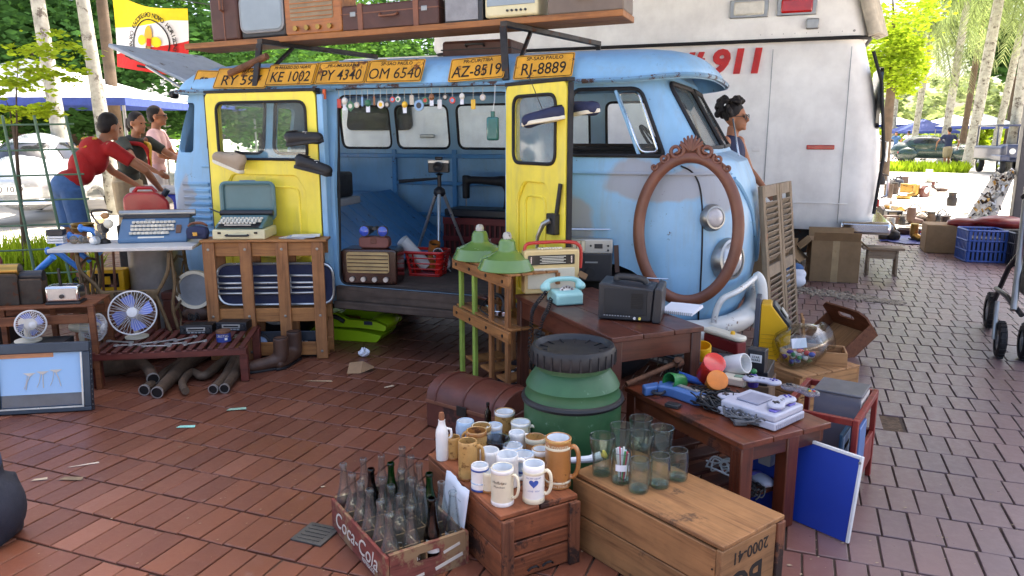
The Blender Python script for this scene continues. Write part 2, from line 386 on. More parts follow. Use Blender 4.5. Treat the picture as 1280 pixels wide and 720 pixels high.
# ================================================================== the blue van
def vanpaint(name,base,patches=True,rust=.63,streak=.4):
    m = mat(name,base,.45,var=.13,scale=2.5,coat=.08)
    t = m.node_tree; L = t.links; b = t.nodes['Principled BSDF']; src = b.inputs['Base Color'].links[0].from_socket; rsrc = b.inputs['Roughness'].links[0].from_socket
    geo = t.nodes.new('ShaderNodeNewGeometry'); pos = geo.outputs['Position']
    nz = N(t,'ShaderNodeTexNoise',Scale=3.2,Detail=5.0); L.new(pos,nz.inputs['Vector'])
    wob = N(t,'ShaderNodeVectorMath',operation='SCALE',Scale=.34); L.new(nz.outputs['Color'],wob.inputs[0])
    wp = N(t,'ShaderNodeVectorMath',operation='ADD'); L.new(pos,wp.inputs[0]); L.new(wob.outputs[0],wp.inputs[1])
    acc = None
    for (c,s) in ([((-.68,4.1,1.14),(.30,.5,.13)),((-1.18,4.0,.90),(.17,.4,.16)),((-.42,4.3,1.10),(.16,.3,.17)),((-3.90,4.1,.92),(.06,.3,.22)),((-2.6,4.3,1.76),(.5,.5,.05))] if patches else []):
        sub = N(t,'ShaderNodeVectorMath',operation='SUBTRACT'); L.new(wp.outputs[0],sub.inputs[0]); sub.inputs[1].default_value = [v+.17 for v in c]
        dv = N(t,'ShaderNodeVectorMath',operation='DIVIDE'); L.new(sub.outputs[0],dv.inputs[0]); dv.inputs[1].default_value = s
        ln = N(t,'ShaderNodeVectorMath',operation='LENGTH'); L.new(dv.outputs[0],ln.inputs[0])
        f = ramp(t,ln.outputs['Value'],[(.78,W4),(1.0,B4)])
        acc = f if acc is None else mixc(t,1.0,acc,f,'LIGHTEN')
    cc = src
    if acc is not None: cc = mixc(t,acc,cc,C('#9aa0aa'))
    n3 = N(t,'ShaderNodeTexNoise',Scale=11.0,Detail=10.0,Roughness=.8); L.new(pos,n3.inputs['Vector'])
    st = t.nodes.new('ShaderNodeMapping'); st.inputs['Scale'].default_value = (9,9,1.2); L.new(pos,st.inputs[0]); n5 = N(t,'ShaderNodeTexNoise',Scale=1.5,Detail=8.0,Roughness=.7); L.new(st.outputs[0],n5.inputs['Vector'])
    cc = mixc(t,ramp(t,n5.outputs[0],[(.5,B4),(.8,(streak,streak,streak,1))]),cc,C('#8a8478'))
    rf = ramp(t,n3.outputs[0],[(rust,B4),(rust+.03,W4)])
    cc = mixc(t,rf,cc,C('#4a3328')); L.new(cc,b.inputs['Base Color'])
    r2 = mixc(t,rf,rsrc,(.85,)*3+(1,))
    if acc is not None: r2 = mixc(t,acc,r2,(.6,)*3+(1,))
    L.new(r2,b.inputs['Roughness']); return m
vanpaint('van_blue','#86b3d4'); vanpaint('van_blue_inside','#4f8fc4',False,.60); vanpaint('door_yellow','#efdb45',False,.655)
mat('rubber','#17171a',.7,var=.2); mat('chrome','#cfd2d6',.12,metal=1,var=.05); mat('white_enamel','#d9dad6',.4,var=.06,coat=.2,wear='#6b4c38',wamt=.585,wscale=11)
mat('dark_steel','#3b3836',.5,metal=.7,var=.3,wear='#5a3b29',wamt=.56,wscale=12); mat('dull_steel','#9a9a98',.35,metal=.9,var=.15)
mat('old_plank','#4c4038',.85,var=.3,grain='x',bump=.6); mat('wheel_paint','#cfcfcb',.4)
glass('auto_glass',(.90,.94,.93),.5,.02,dirt=.10); glass('dirty_glass',(.85,.9,.9),.5,.06,dirt=.34)
VAN_Y = 4.90
HW = [(.30,.79),(.42,.835),(.60,.85),(1.05,.85),(1.20,.835),(1.67,.765),(1.75,.735)]
XF = [(.30,-.30),(.45,-.235),(.65,-.205),(.95,-.21),(1.12,-.245),(1.235,-.30),(1.285,-.43),(1.67,-.66),(1.75,-.70)]
XR = [(.30,-4.0),(.60,-4.10),(1.10,-4.11),(1.67,-3.99),(1.75,-3.97)]
NF = [(1.0,2.35),(1.235,2.6),(1.285,5.0),(1.67,5.0)]; RX = [(1.0,.46),(1.235,.42),(1.285,.22),(1.67,.2)]   # the nose is round below, nearly flat at the windscreen
def outline(z,off=0.0,hw=None,xf=None,xr=None,rx=None,nf=None,nn=22):
    rx = interp(RX,z) if rx is None else rx; nf = interp(NF,z) if nf is None else nf
    hw = (interp(HW,z) if hw is None else hw)+off; xf = (interp(XF,z) if xf is None else xf)+off; xr = (interp(XR,z) if xr is None else xr)-off
    P = []
    for i in range(nn+1):                            # nose: near side -> far side
        t = PI*i/nn; s,c_ = math.sin(t),math.cos(t)
        P.append((xf-rx+rx*abs(s)**(2/nf),VAN_Y-hw*math.copysign(abs(c_)**(2/nf),c_)))
    for k in range(1,14): P.append((lerp(xf-rx,xr+.15,k/14),VAN_Y+hw))
    for i in range(nn+1):
        t = PI*i/nn; s,c_ = math.sin(t),math.cos(t)
        P.append((xr+.15-.15*abs(s)**(2/2.8),VAN_Y+hw*math.copysign(abs(c_)**(2/2.8),c_)))
    for k in range(1,14): P.append((lerp(xr+.15,xf-rx,k/14),VAN_Y-hw))
    return P
def side_y(z): return VAN_Y-interp(HW,z)
def nose_x(y,z,off=0.0):
    hw,xf,n,r = interp(HW,z)+off,interp(XF,z)+off,interp(NF,z),interp(RX,z); c_ = min(1,abs(VAN_Y-y)/hw); return xf-r+r*max(0,1-c_**n)**(1/n)
def nose_y(x,z,off=0.0):
    hw,xf,n,r = interp(HW,z)+off,interp(XF,z)+off,interp(NF,z),interp(RX,z); s = min(1,max(0,(x-xf+r)/r)); return VAN_Y-hw*max(0,1-s**n)**(1/n)
def loft(rings,cap0=False,cap1=False,closed_v=False):
    mb = MB(); n = len(rings[0]); mb.v = [p for r in rings for p in r]; k = len(rings)
    for i in range(k if closed_v else k-1):
        for j in range(n): mb.f.append((i*n+j,i*n+(j+1) % n,((i+1) % k)*n+(j+1) % n,((i+1) % k)*n+j))
    if cap0: mb.f.append(tuple(range(n-1,-1,-1)))
    if cap1: mb.f.append(tuple((k-1)*n+j for j in range(n)))
    mb.mi = [0]*len(mb.f); return mb
ZL = [.30,.36,.45,.55,.65,.8,.95,1.05,1.12,1.18,1.235,1.262,1.285,1.35,1.5,1.6,1.67,1.75]
def shell(o0,o1):
    outer = [[(x,y,z) for x,y in outline(z,o0)] for z in ZL]; inner = [[(x,y,z) for x,y in outline(z,o1)] for z in reversed(ZL)]
    return loft(outer+inner,closed_v=True)
CAB_Q = rpoly([(-1.19,1.275),(-.665,1.275),(-.815,1.63),(-1.19,1.63)],[.04,.03,.05,.05])
side_cut = {'near': [rrect(-2.71,.44,-1.555,1.63,.06),CAB_Q,rrect(-3.70,1.27,-3.25,1.62,.06),rrect(-3.17,1.27,-2.84,1.62,.06),rrect(-3.95,1.27,-3.83,1.60,.03)],
            'far': [rrect(-3.70,1.28,-3.22,1.625,.06),rrect(-3.16,1.28,-2.68,1.625,.06),rrect(-2.60,1.28,-2.08,1.625,.06),rrect(-1.98,1.28,-1.50,1.625,.06),rpoly([(-1.37,1.28),(-.66,1.28),(-.80,1.625),(-1.37,1.625)],.05)]}
wind = [rpoly([(4.17,1.315),(4.875,1.315),(4.875,1.66),(4.21,1.66)],.05),rpoly([(4.925,1.315),(5.63,1.315),(5.59,1.66),(4.925,1.66)],.05)]
cut = MB()
for p in side_cut['near']: cut.prism(p,3.8,4.45,axis='y')
for p in side_cut['far']: cut.prism(p,5.4,6.0,axis='y')
for p in wind: cut.prism(p,-1.0,.2,axis='x')
for x in (-.98,-3.28):
    cut.cyl((x,3.9,.315),(x,4.40,.315),.375,n=28); cut.cyl((x,5.40,.315),(x,5.9,.315),.375,n=28)
cut.prism(rrect(4.40,1.08,5.40,1.60,.06),-4.4,-3.8,axis='x')
van = thing('blue_van','weathered light blue old van with yellow cargo doors open, stalls around it','van',(-2.1,VAN_Y,0))
body = from_mesh('body',boolean(shell(0,-.028),cut),MATS['van_blue'],van,30)
# roof with gutter and visor
RG = dict(hw=.795,xf=-.475,xr=-3.95,rx=.50,nf=2.3)
def lip(x): f = min(1,max(0,(x+1.0)/.55)); return .03*f*f*(3-2*f)
rings = []
for k in range(13):
    s = [1.0,1.0,.985,.955,.91,.85,.77,.67,.55,.42,.28,.14,.02][k]; z = [1.655,1.685,1.715,1.75,1.785,1.815,1.838,1.857,1.871,1.880,1.885,1.888,1.889][k]
    e = (1-s)*.8
    rings.append([(x,y,z+lip(x)*(1.0 if k < 5 else max(0,1-(k-4)*.2))) for x,y in outline(1.67,hw=.795*s,xf=-.475-e,xr=-4.05+e,rx=.42*max(.25,s),nf=3.6)])
roof = loft(rings,cap1=True).build('roof',MATS['van_blue'],van,smooth=50)
vanpaint('gutter_blue','#6a93b0',False,.53)
MB().tube([(x,y,1.672+lip(x)) for x,y in outline(1.67,hw=.808,xf=-.462,xr=-4.065,rx=.42,nf=3.6)],.014,6,closed=True).build('rain_gutter',MATS['gutter_blue'],van)
rings = [[(x,y,z) for x,y in outline(1.6,off=-.05)] for z in (1.690,1.702)]
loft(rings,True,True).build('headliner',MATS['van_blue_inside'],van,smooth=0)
MB().b2((-3.85,4.16,.40),(-.75,5.64,.44)).build('cargo_floor',MATS['old_plank'],van,bev=.004)
o = MB().b2((-2.72,4.00,.30),(-1.54,4.16,.345)).b2((-2.72,4.03,.346),(-1.54,4.16,.438)).build('door_sill',MATS['old_plank'],van,bev=.004)
# gaskets and panes
def gasket(pts,nm='window_seal',r=.011,mt='rubber'): MB().tube(pts,r,6,closed=True).build(nm,MATS[mt],van)
for p in side_cut['near'][1:4]: gasket([(x,side_y(z)-.004 if x < -.9 else min(nose_y(x,z,.004),5),z) for x,z in p])
for p in side_cut['far']: gasket([(x,2*VAN_Y-side_y(z)-.022 if x < -.9 else 2*VAN_Y-nose_y(x,z)-.022,z) for x,z in p])
for p in wind: gasket([(nose_x(y,z,.006),y,z) for y,z in p],r=.013)
gasket([(x,side_y(z)+.012,z) for x,z in side_cut['near'][0]],'door_seal',.009)
for p in side_cut['near'][2:4]: MB().prism(p,side_y(1.45)+.004,side_y(1.45)+.008,axis='y').build('window_pane',MATS['auto_glass'],van,smooth=0)
for p in side_cut['far'][:4]: MB().prism(p,5.685,5.689,axis='y').build('window_pane',MATS['auto_glass'],van,smooth=0)
wc = MB()
for p in wind: wc.prism(p,-1.0,.2,axis='x')
from_mesh('windshield',boolean(shell(-.008,-.013),wc,'INTERSECT'),MATS['auto_glass'],van,30)
# cab door window: quarter light frame, rear sash, seams
q = MB().bar((-.95,4.125,1.62),(-.80,4.085,1.27),.016,.026,up=(0,1,0)); q.build('quarter_light_post',MATS['van_blue'],van,bev=.003)
tri = rpoly([(-.795,1.295),(-.70,1.295),(-.825,1.605),(-.935,1.605)],.03)
MB().tube([(x,nose_y(x,z)-.002 if x > -.9 else side_y(z)-.002,z) for x,z in tri],.006,6,closed=True).build('quarter_light_frame',MATS['chrome'],van)
MB().prism(tri,4.098,4.102,axis='y').build('window_pane',MATS['auto_glass'],van,smooth=0)
def surf(path,off=.001): return [(x,nose_y(x,z,off),z) for x,z in path]
def smoothp(P,n=8):
    P = [Vector(p) for p in P]; o = []
    for i in range(len(P)-1):
        a,b,c_,d_ = P[max(0,i-1)],P[i],P[i+1],P[min(len(P)-1,i+2)]
        for k in range(n):
            t = k/n; o.append(.5*((2*b)+(-a+c_)*t+(2*a-5*b+4*c_-d_)*t*t+(-a+3*b-3*c_+d_)*t**3))
    o.append(P[-1]); return o
seam = MB().tube(surf([tuple(v) for v in smoothp([(-.58,1.225),(-.52,1.19),(-.475,1.1),(-.455,.9),(-.45,.6),(-.46,.36)])]),.005,6)
seam.tube([(-1.215,side_y(z)-.001,z) for z in (1.64,1.4,1.2,1.0,.8,.6,.36)],.005,6).build('door_seam',MATS['rubber'],van)
belt = MB().tube([(x,nose_y(x,1.18,.002),1.18) for x in [lerp(-1.48,-.34,i/24) for i in range(25)]],.010,6); MB().tube([(x,side_y(1.18)-.002,1.18) for x in (-3.75,-2.80)],.010,6).build('belt_moulding',MATS['van_blue'],van); belt.build('belt_moulding',MATS['van_blue'],van)
vee = MB().tube([(nose_x(y,z,.002),y,z) for y,z in [tuple(v) for v in smoothp([(4.35,1.15),(4.5,1.02),(4.7,.80),(4.9,.62),(5.1,.80),(5.3,1.02),(5.45,1.15)])]],.014,6); vee.build('nose_moulding',MATS['van_blue'],van)
MB().box((-.49,4.22,1.13),(.03,.03,.07),rz=.6).build('door_hinge',MATS['dark_steel'],van,bev=.004)
# lamps
def nose_lamp(nm,y,z,r,prof,mats,ring):
    e = .01; x = nose_x(y,z); tx = Vector((nose_x(y+e,z)-nose_x(y-e,z),2*e,0)).normalized(); nrm = Vector((tx.y,-tx.x,.12)).normalized()
    M = Matrix.Translation((x,y,z)) @ nrm.to_track_quat('Z','Y').to_matrix().to_4x4()
    a = MB(); a.lathe(prof,28); a.v = [tuple(M @ Vector(p)) for p in a.v]; lens = a.build(nm,mats,van,smooth=60)
    b = MB(); b.lathe(ring,28); b.v = [tuple(M @ Vector(p)) for p in b.v]; b.build(nm+'_ring',MATS['dull_steel'],lens)
mat('lamp_glass','#b4b9bd',.25,metal=.3,var=.1,coat=1); mat('frost_lens','#b9b6b8',.3,coat=.6)
nose_lamp('headlight',4.245,.715,.1,[(.098,.02),(.095,.04),(.07,.058),(.03,.068),(.001,.07)],MATS['lamp_glass'],[(.115,-.03),(.118,.02),(.110,.045),(.096,.05),(.094,.03)])
nose_lamp('turn_signal',4.15,.95,.06,[(.055,.02),(.05,.035),(.03,.045),(.001,.05)],MATS['frost_lens'],[(.074,-.02),(.072,.02),(.062,.035),(.053,.036),(.052,.02)])
nose_lamp('headlight',5.555,.715,.1,[(.098,.02),(.095,.04),(.07,.058),(.03,.068),(.001,.07)],MATS['lamp_glass'],[(.115,-.03),(.118,.02),(.110,.045),(.096,.05),(.094,.03)])
# bumper: tube blade with overrider hoops
bp = [(x,y,.335) for x,y in outline(.40,.055)[3:20]]
bo = MB().tube([(-.62,4.00,.335)]+bp+[(-.62,5.80,.335)],.062,12).build('front_bumper',MATS['white_enamel'],van,smooth=60)
def bx(y,o=.07): return nose_x(y,.5,o)
MB().tube(smoothp([(bx(4.10)-.01,4.08,.39),(bx(4.10),4.09,.46),(bx(4.11)+.02,4.11,.52),(bx(4.2)+.02,4.2,.545),(bx(4.35),4.35,.56),(bx(4.48),4.48,.575),(bx(4.52),4.54,.58)],5),.017,8).build('overrider_bar',MATS['white_enamel'],bo,smooth=60)
MB().tube(smoothp([(bx(4.5)+.03,4.52,.27),(bx(4.5)+.045,4.53,.36),(bx(4.5)+.045,4.53,.46),(bx(4.5)+.03,4.53,.55),(bx(4.5),4.53,.60)],4),[.034]*12+[.032,.03,.028,.024,.016],10).build('overrider',MATS['white_enamel'],bo,smooth=60)
# wheels, arches hidden mostly
def wheel(x,y,s):
    a = MB().lathe([(.20,-.075),(.29,-.08),(.325,-.055),(.332,0),(.325,.055),(.29,.08),(.20,.075)],32,(x,y,.315),(PI/2,0,0)); t_ = a.build('wheel_tyre',MATS['rubber'],van,smooth=50)
    MB().lathe([(.205,.06),(.19,.05),(.17,.02),(.12,.015),(.085,.04),(.08,.055),(.001,.06)],32,(x,y,.315),(PI/2*s,0,0)).build('rim',MATS['wheel_paint'],t_,smooth=50)
for x in (-.98,-3.28):
    wheel(x,4.17,1); wheel(x,5.63,-1)
MB().b2((-3.8,4.22,.24),(-.5,5.58,.30)).build('underbody',MATS['dark_steel'],van,smooth=0)
# interior: slanted engine cover of boards, wall ribs, dash and steering wheel, seat back
for k in range(9):
    y0 = 4.20+k*.16
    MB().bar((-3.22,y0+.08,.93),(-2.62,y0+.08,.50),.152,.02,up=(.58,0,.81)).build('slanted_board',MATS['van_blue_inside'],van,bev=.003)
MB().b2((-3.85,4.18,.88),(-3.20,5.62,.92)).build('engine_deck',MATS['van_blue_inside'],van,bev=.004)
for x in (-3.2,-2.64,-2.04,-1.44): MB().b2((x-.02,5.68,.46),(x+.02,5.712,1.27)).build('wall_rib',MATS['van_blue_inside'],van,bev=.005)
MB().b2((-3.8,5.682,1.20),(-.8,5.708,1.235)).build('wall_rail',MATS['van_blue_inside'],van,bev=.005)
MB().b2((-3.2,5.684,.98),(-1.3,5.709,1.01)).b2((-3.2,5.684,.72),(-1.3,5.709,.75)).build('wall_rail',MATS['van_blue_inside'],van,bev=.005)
mat('dash_white','#b9bcbb',.5); mat('brown_leather','#4a332b',.5,var=.2,bump=.3); mat('black_vinyl','#1b1b1d',.55,var=.2,bump=.3)
MB().b2((-.80,4.2,1.10),(-.60,5.6,1.25)).build('dashboard',MATS['dash_white'],van,bev=.03)
MB().tube(arc((0,0,0),.19,0,2*PI,24,'xy')[:-1],.011,6,closed=True).bar((-.18,0,0),(.18,0,0),.025,.01).build('steering_wheel',MATS['black_vinyl'],van,world=False,loc=(1.18,.42,1.30),rot=(0,.9,0))
MB().b2((-1.50,4.22,.86),(-1.36,5.55,1.27)).build('seat_back',MATS['black_vinyl'],van,bev=.04)
MB().b2((-1.42,4.22,.60),(-.95,5.55,.86)).build('bench_seat',MATS['black_vinyl'],van,bev=.04)
MB().prism(rrect(4.90,1.54,5.08,1.60,.025),-.80,-.785,axis='x').build('rear_view_mirror',MATS['dash_white'],van)
MB().bar((-.49,4.30,1.30),(-.60,4.66,1.50),.012,.008).build('wiper',MATS['dull_steel'],van)
MB().cyl((-.31,4.42,1.27),(-.36,4.50,1.475),.006,n=6).build('mirror_stalk',MATS['chrome'],van)
# louvres on the rear quarter
for k in range(9): MB().box((-3.80,side_y(1)-.004,.70+k*.045),(.22,.02,.022),rot=(.5,0,0)).build('air_louvre',MATS['van_blue'],van,bev=.003)
# ---- yellow cargo doors (inner faces to the camera)
def cargo_door(hx,hy,ang,wid,glassm,s,lab,low=.44):
    """local frame: x from hinge 0 to wid, inner face at y=0, outer skin at y = s*0.042, z up"""
    d = MB().prism(rrect(0,low,wid,1.655,.05),min(0,.042*s),max(0,.042*s),axis='y'); win = rrect(.075,1.235,wid-.085,1.590,.06)
    c2 = MB().prism(win,-.1,.1,axis='y')
    pnl = rpoly([(.10,.52),(wid-.11,.52),(wid-.11,1.04),(wid-.17,1.14),(.17,1.14),(.10,1.04)],.03); c2.prism(pnl,min(-.05*s,.018*s),max(-.05*s,.018*s),axis='y')
    o = from_mesh('cargo_door',boolean(d,c2),MATS['door_yellow'],van,30,world=False)
    o.location = Vector((hx,hy,0))-Vector(van.location); o.rotation_euler = (0,0,ang); o['label'] = lab
    MB().tube([(x,-.002*s,z) for x,z in win],.010,6,closed=True).build('window_seal',MATS['rubber'],o,world=False)
    MB().prism(win,.016,.020,axis='y').build('window_pane',MATS[glassm],o,world=False,smooth=0,loc=(0,-.036 if s < 0 else 0,0))
    MB().tube([(x,.012*s,z) for x,z in pnl],.009,6,closed=True).build('panel_bead',MATS['door_yellow'],o,world=False)
    MB().tube([(x,.017*s,z) for x,z in rrect(.17,.60,wid-.19,1.06,.05)],.008,6,closed=True).build('panel_bead',MATS['door_yellow'],o,world=False)
    MB().b2((.0,.006*s,low+.01),(-.014,.036*s,1.645)).build('door_edge_seal',MATS['rubber'],o,world=False,bev=.004)
    MB().b2((wid,.006*s,low+.01),(wid+.016,.036*s,1.645)).build('door_edge_seal',MATS['rubber'],o,world=False,bev=.004)
    MB().b2((-.005,-.005*s,1.648),(wid+.005,.05*s,1.668)).build('door_edge_seal',MATS['rubber'],o,world=False,bev=.003)
    return o
door_a = cargo_door(-2.785,4.043-.042,PI,.845,'auto_glass',-1,'yellow rear cargo door folded flat against the van side')
door_b = cargo_door(-1.545,4.02,-R(35),.54,'dirty_glass',1,'yellow front cargo door standing half open')
lk = MB().box((.465,-.02,.93),(.07,.04,.11)).build('latch_box',MATS['black_vinyl'],door_b,world=False,bev=.006)
MB().tube([(.47,-.04,.95),(.44,-.065,.93),(.40,-.07,.86),(.395,-.07,.80)],[.016,.014,.011,.009],8).build('latch_lever',MATS['dull_steel'],lk,world=False)
MB().bar((.485,-.012,.985),(.515,-.012,1.14),.02,.012,up=(0,1,0)).build('latch_rod',MATS['black_vinyl'],door_b,world=False)
# black straps that hold the hinge post
MB().b2((-2.775,4.0,.45),(-2.735,4.05,1.63)).build('hinge_post',MATS['van_blue'],van,bev=.006)
MB().b2((-1.555,4.03,.45),(-1.49,4.07,1.64)).build('hinge_post',MATS['van_blue'],van,bev=.006)
MB().b2((-2.745,4.02,1.60),(-2.725,4.035,1.66)).build('reflector',mat('amber','#c8541c',.3),van,bev=.003)
# raised tailgate at the rear
mat('hatch_grey','#9aa4ad',.45,var=.12,wear='#6b5a4e',wamt=.6)
hp = [Vector(v) for v in ((-4.02,4.42,1.69),(-4.02,5.38,1.69),(-4.88,5.38,2.03),(-4.88,4.42,2.03))]
tg = MB(); up_ = Vector((.33,0,.94))*.03; tg.add([*hp,*[p+up_ for p in hp]],[(0,1,2,3),(7,6,5,4),(0,4,5,1),(1,5,6,2),(2,6,7,3),(3,7,4,0)])
tgo = tg.build('tailgate',MATS['hatch_grey'],van,bev=.008,fix=True)
MB().bar((-4.05,4.50,1.725),(-4.78,4.50,1.98),.05,.03).bar((-4.05,5.30,1.725),(-4.78,5.30,1.98),.05,.03).bar((-4.74,4.50,1.96),(-4.74,5.30,1.96),.05,.03).build('inner_frame',MATS['dark_steel'],tgo,bev=.004)
MB().cyl((-3.92,4.35,1.60),(-4.50,4.40,1.88),.012,n=8).build('tailgate_strut',MATS['dull_steel'],van)
MB().lathe([(.03,0),(.028,.03),(.015,.045),(.001,.05)],12,(-4.06,4.2,1.66),(0,-PI/2,0)).build('rear_lamp',MATS['black_vinyl'],van)
# ================================================================== white motorhome behind
vanpaint('moto_white','#f3f1ec',False,.77,.08); mat('red_lens','#b3140f',.2,coat=.6); mat('clear_lens','#d8d4c6',.2,coat=.6)
mat('red_paint','#c4200f',.4)
MY = 8.4
mh = thing('motorhome','long white motorhome with red 911 parked behind the blue van','motorhome',(-3.0,MY+1,0))
def mring(z,ins,x1,r=.28):
    P = []
    for (cx,cyy,a0) in ((x1-r,MY+ins+r,-PI/2),(x1-r,MY+2.1-ins-r,0),(-5.6+r,MY+2.1-ins-r,PI/2),(-5.6+r,MY+ins+r,PI)):
        for k in range(7):
            t = a0+PI/2*k/6; P.append((cx+r*math.cos(t),cyy+r*math.sin(t),z))
    return P
lower = loft([mring(z,i,x) for z,i,x in ((.42,.05,.72),(.46,.02,.76),(.75,.0,.80),(1.3,0,.78),(1.9,.04,.66),(2.2,.08,.58),(2.33,.10,.55))],True,True)
lb = lower.build('lower_body',MATS['moto_white'],mh,smooth=40)
def mring2(z,ins,x0,x1,r=.2):
    P = []
    for (cx,cyy,a0) in ((x1-r,MY+ins+r,-PI/2),(x1-r,MY+2.1-ins-r,0),(x0+r,MY+2.1-ins-r,PI/2),(x0+r,MY+ins+r,PI)):
        for k in range(5):
            t = a0+PI/2*k/4; P.append((cx+r*math.cos(t),cyy+r*math.sin(t),z))
    return P
loft([mring2(z,i,x0,x1) for z,i,x0,x1 in ((2.335,.07,-4.2,.58),(2.40,.06,-4.25,.57),(2.9,.12,-4.25,.45),(3.1,.25,-4.1,.3))],True,True).build('high_roof',MATS['moto_white'],mh,smooth=40)
MB().tube([(x,y,2.335) for x,y,z in mring2(2.335,.052,-4.2,.595)],.02,6,closed=True).build('roof_seam',MATS['rubber'],mh)
for x,m_ in ((-.58,'clear_lens'),(-.12,'red_lens')):
    MB().b2((x-.19,MY+.055,2.57),(x+.19,MY+.085,2.75)).build('lamp_frame',MATS['dull_steel'],mh,bev=.008); MB().b2((x-.15,MY+.035,2.595),(x+.15,MY+.07,2.73)).build('roof_lamp',MATS[m_],mh,bev=.02)
MB().b2((-.02,MY+.02,2.43),(.10,MY+.08,2.53)).build('vent_hood',MATS['dull_steel'],mh,bev=.01)
MB().b2((.07,MY-.018,1.245),(.335,MY-.002,1.29)).build('side_marker',MATS['red_lens'],mh,bev=.008)
MB().b2((-.46,MY-.012,1.22),(-.38,MY-.002,1.27)).build('door_handle',MATS['moto_white'],mh,bev=.01)
text('# 911',.33,MATS['red_paint'],mh,(-.82 ,MY+.055 ,2.13),(PI/2-.09,0,0),bold=.045,sx=1.08,shear=.12,world=True,ex=.012)
for x in (-.32,.42): MB().tube([(x,MY-.003+(0 if z < 1.3 else (z-1.3)*.075),z) for z in (.5,.9,1.3,1.7,2.0,2.25)],.004,5).build('panel_seam',MATS['dull_steel'],mh)
MB().b2((-5.4,MY+.2,.15),(.3,MY+1.9,.42)).build('chassis',MATS['dark_steel'],mh,smooth=0)
MB().b2((.45,MY-.06,.40),(.92,MY+2.15,.53)).build('rear_bumper',MATS['chrome'],mh,bev=.03)
# rear face: door window, handle, lamp
MB().prism(rrect(MY+.12,1.45,MY+.95,2.05,.06),.70,.735,axis='x').build('rear_window',mat('dark_glass','#15181b',.08,coat=.5),mh)
MB().tube([(.76,MY+.10,.6),(.80,MY+.09,1.2),(.72,MY+.09,1.9),(.62,MY+.1,2.2)],.018,6).build('rear_seal',MATS['rubber'],mh)
MB().tube([(.80,MY+.45,1.1),(.86,MY+.45,1.12),(.86,MY+.45,1.32),(.79,MY+.45,1.34)],.012,6).build('grab_handle',MATS['chrome'],mh)
MB().tube([(.82,MY+.25,.75),(.88,MY+.25,.78),(.88,MY+.25,.98),(.81,MY+.25,1.0)],.014,6).build('grab_handle',MATS['chrome'],mh)
MB().b2((.79,MY+.18,.66),(.812,MY+.3,.74)).build('tail_lamp',MATS['red_lens'],mh,bev=.01)
for x in (-.75,-4.6):
    t_ = MB().lathe([(.2,-.1),(.31,-.1),(.345,-.06),(.345,.06),(.31,.1),(.2,.1)],28,(x,MY+.25,.345),(PI/2,0,0)).build('wheel_tyre',MATS['rubber'],mh,smooth=50)
    MB().lathe([(.205,.08),(.17,.03),(.08,.05),(.001,.055)],28,(x,MY+.25,.345),(PI/2,0,0)).build('rim',MATS['wheel_paint'],t_,smooth=50)
MB().tube([(x,MY-.004,.70) for x in (-5.3,-3,-1,.5)],.006,5).build('side_crease',MATS['moto_white'],mh)
for k in range(9): MB().lathe([(.012,0),(.008,.004),(.001,.005)],8,(-.45+k*.11,MY+.065,2.40),(PI/2,0,0)).build('rivet',MATS['dull_steel'],mh)
# rolled awning at the rear corner of the high roof
for k in range(4): MB().cyl((.62+.03*k,MY+.1+k*.1,2.36),(.50+.03*k,MY+.1+k*.1,2.75),.06,n=10).build('rolled_awning',mat('canvas_tan','#c4bba9',.9,var=.2,bump=.4),mh,smooth=60)
# cab of the motorhome: side window and door handle facing the van
MB().prism(rpoly([(-5.4,1.45),(-4.45,1.45),(-4.5,2.0),(-5.3,2.0)],.1),MY-.012,MY+.02,axis='y').build('cab_window',MATS['dark_glass'],mh)
MB().b2((-4.35,MY-.03,1.36),(-4.15,MY-.004,1.40)).build('cab_door_handle',MATS['dull_steel'],mh,bev=.01)
# ================================================================== foreground stalls
mat('crate_wood','#8a5030',.65,var=.25,grain='x',bump=.5,wear='#341c12',wamt=.57,wscale=5); mat('crate_wood_y','#80492c',.65,var=.25,grain='y',bump=.5,wear='#2e1910',wamt=.54,wscale=5); mat('crate_wood_z','#74462d',.7,var=.22,grain='z',bump=.5,wear='#2a1811',wamt=.5,wscale=7)
mat('ammo_wood','#9a6f45',.7,var=.16,grain='x',bump=.3,wear='#5d432c',wamt=.6,wscale=4); mat('ammo_wood_y','#8f6842',.72,var=.16,grain='y',bump=.3,wear='#5d432c',wamt=.6,wscale=4)
mat('red_crate_x','#7c3a30',.75,var=.25,grain='x',bump=.4,wear='#8a6a4c',wamt=.5,wscale=6); mat('red_crate_y','#7a4238',.75,var=.25,grain='y',bump=.4,wear='#8d7252',wamt=.46,wscale=6); mat('bare_wood','#9b7a55',.8,var=.2,grain='y',bump=.3)
mat('ink','#1d1712',.9,var=.2); mat('white_ink','#cfc7ba',.8,var=.1); mat('paper','#dfe2ea',.8,var=.04); mat('iron_black','#232021',.5,metal=.5,var=.2)
glass('bottle_glass',(.93,.96,.955),1.3,.015,.03,(.85,.88,.88,1),.5); glass('bottle_green',(.05,.42,.10),.8,.03); glass('bottle_brown',(.16,.06,.03),.8,.03); glass('tumbler_glass',(.90,.95,.925),1.3,.015,.02,(.7,.78,.74,1),.5); glass('jar_glass',(.95,.97,.97),1.2,.015,0,edge=.4)
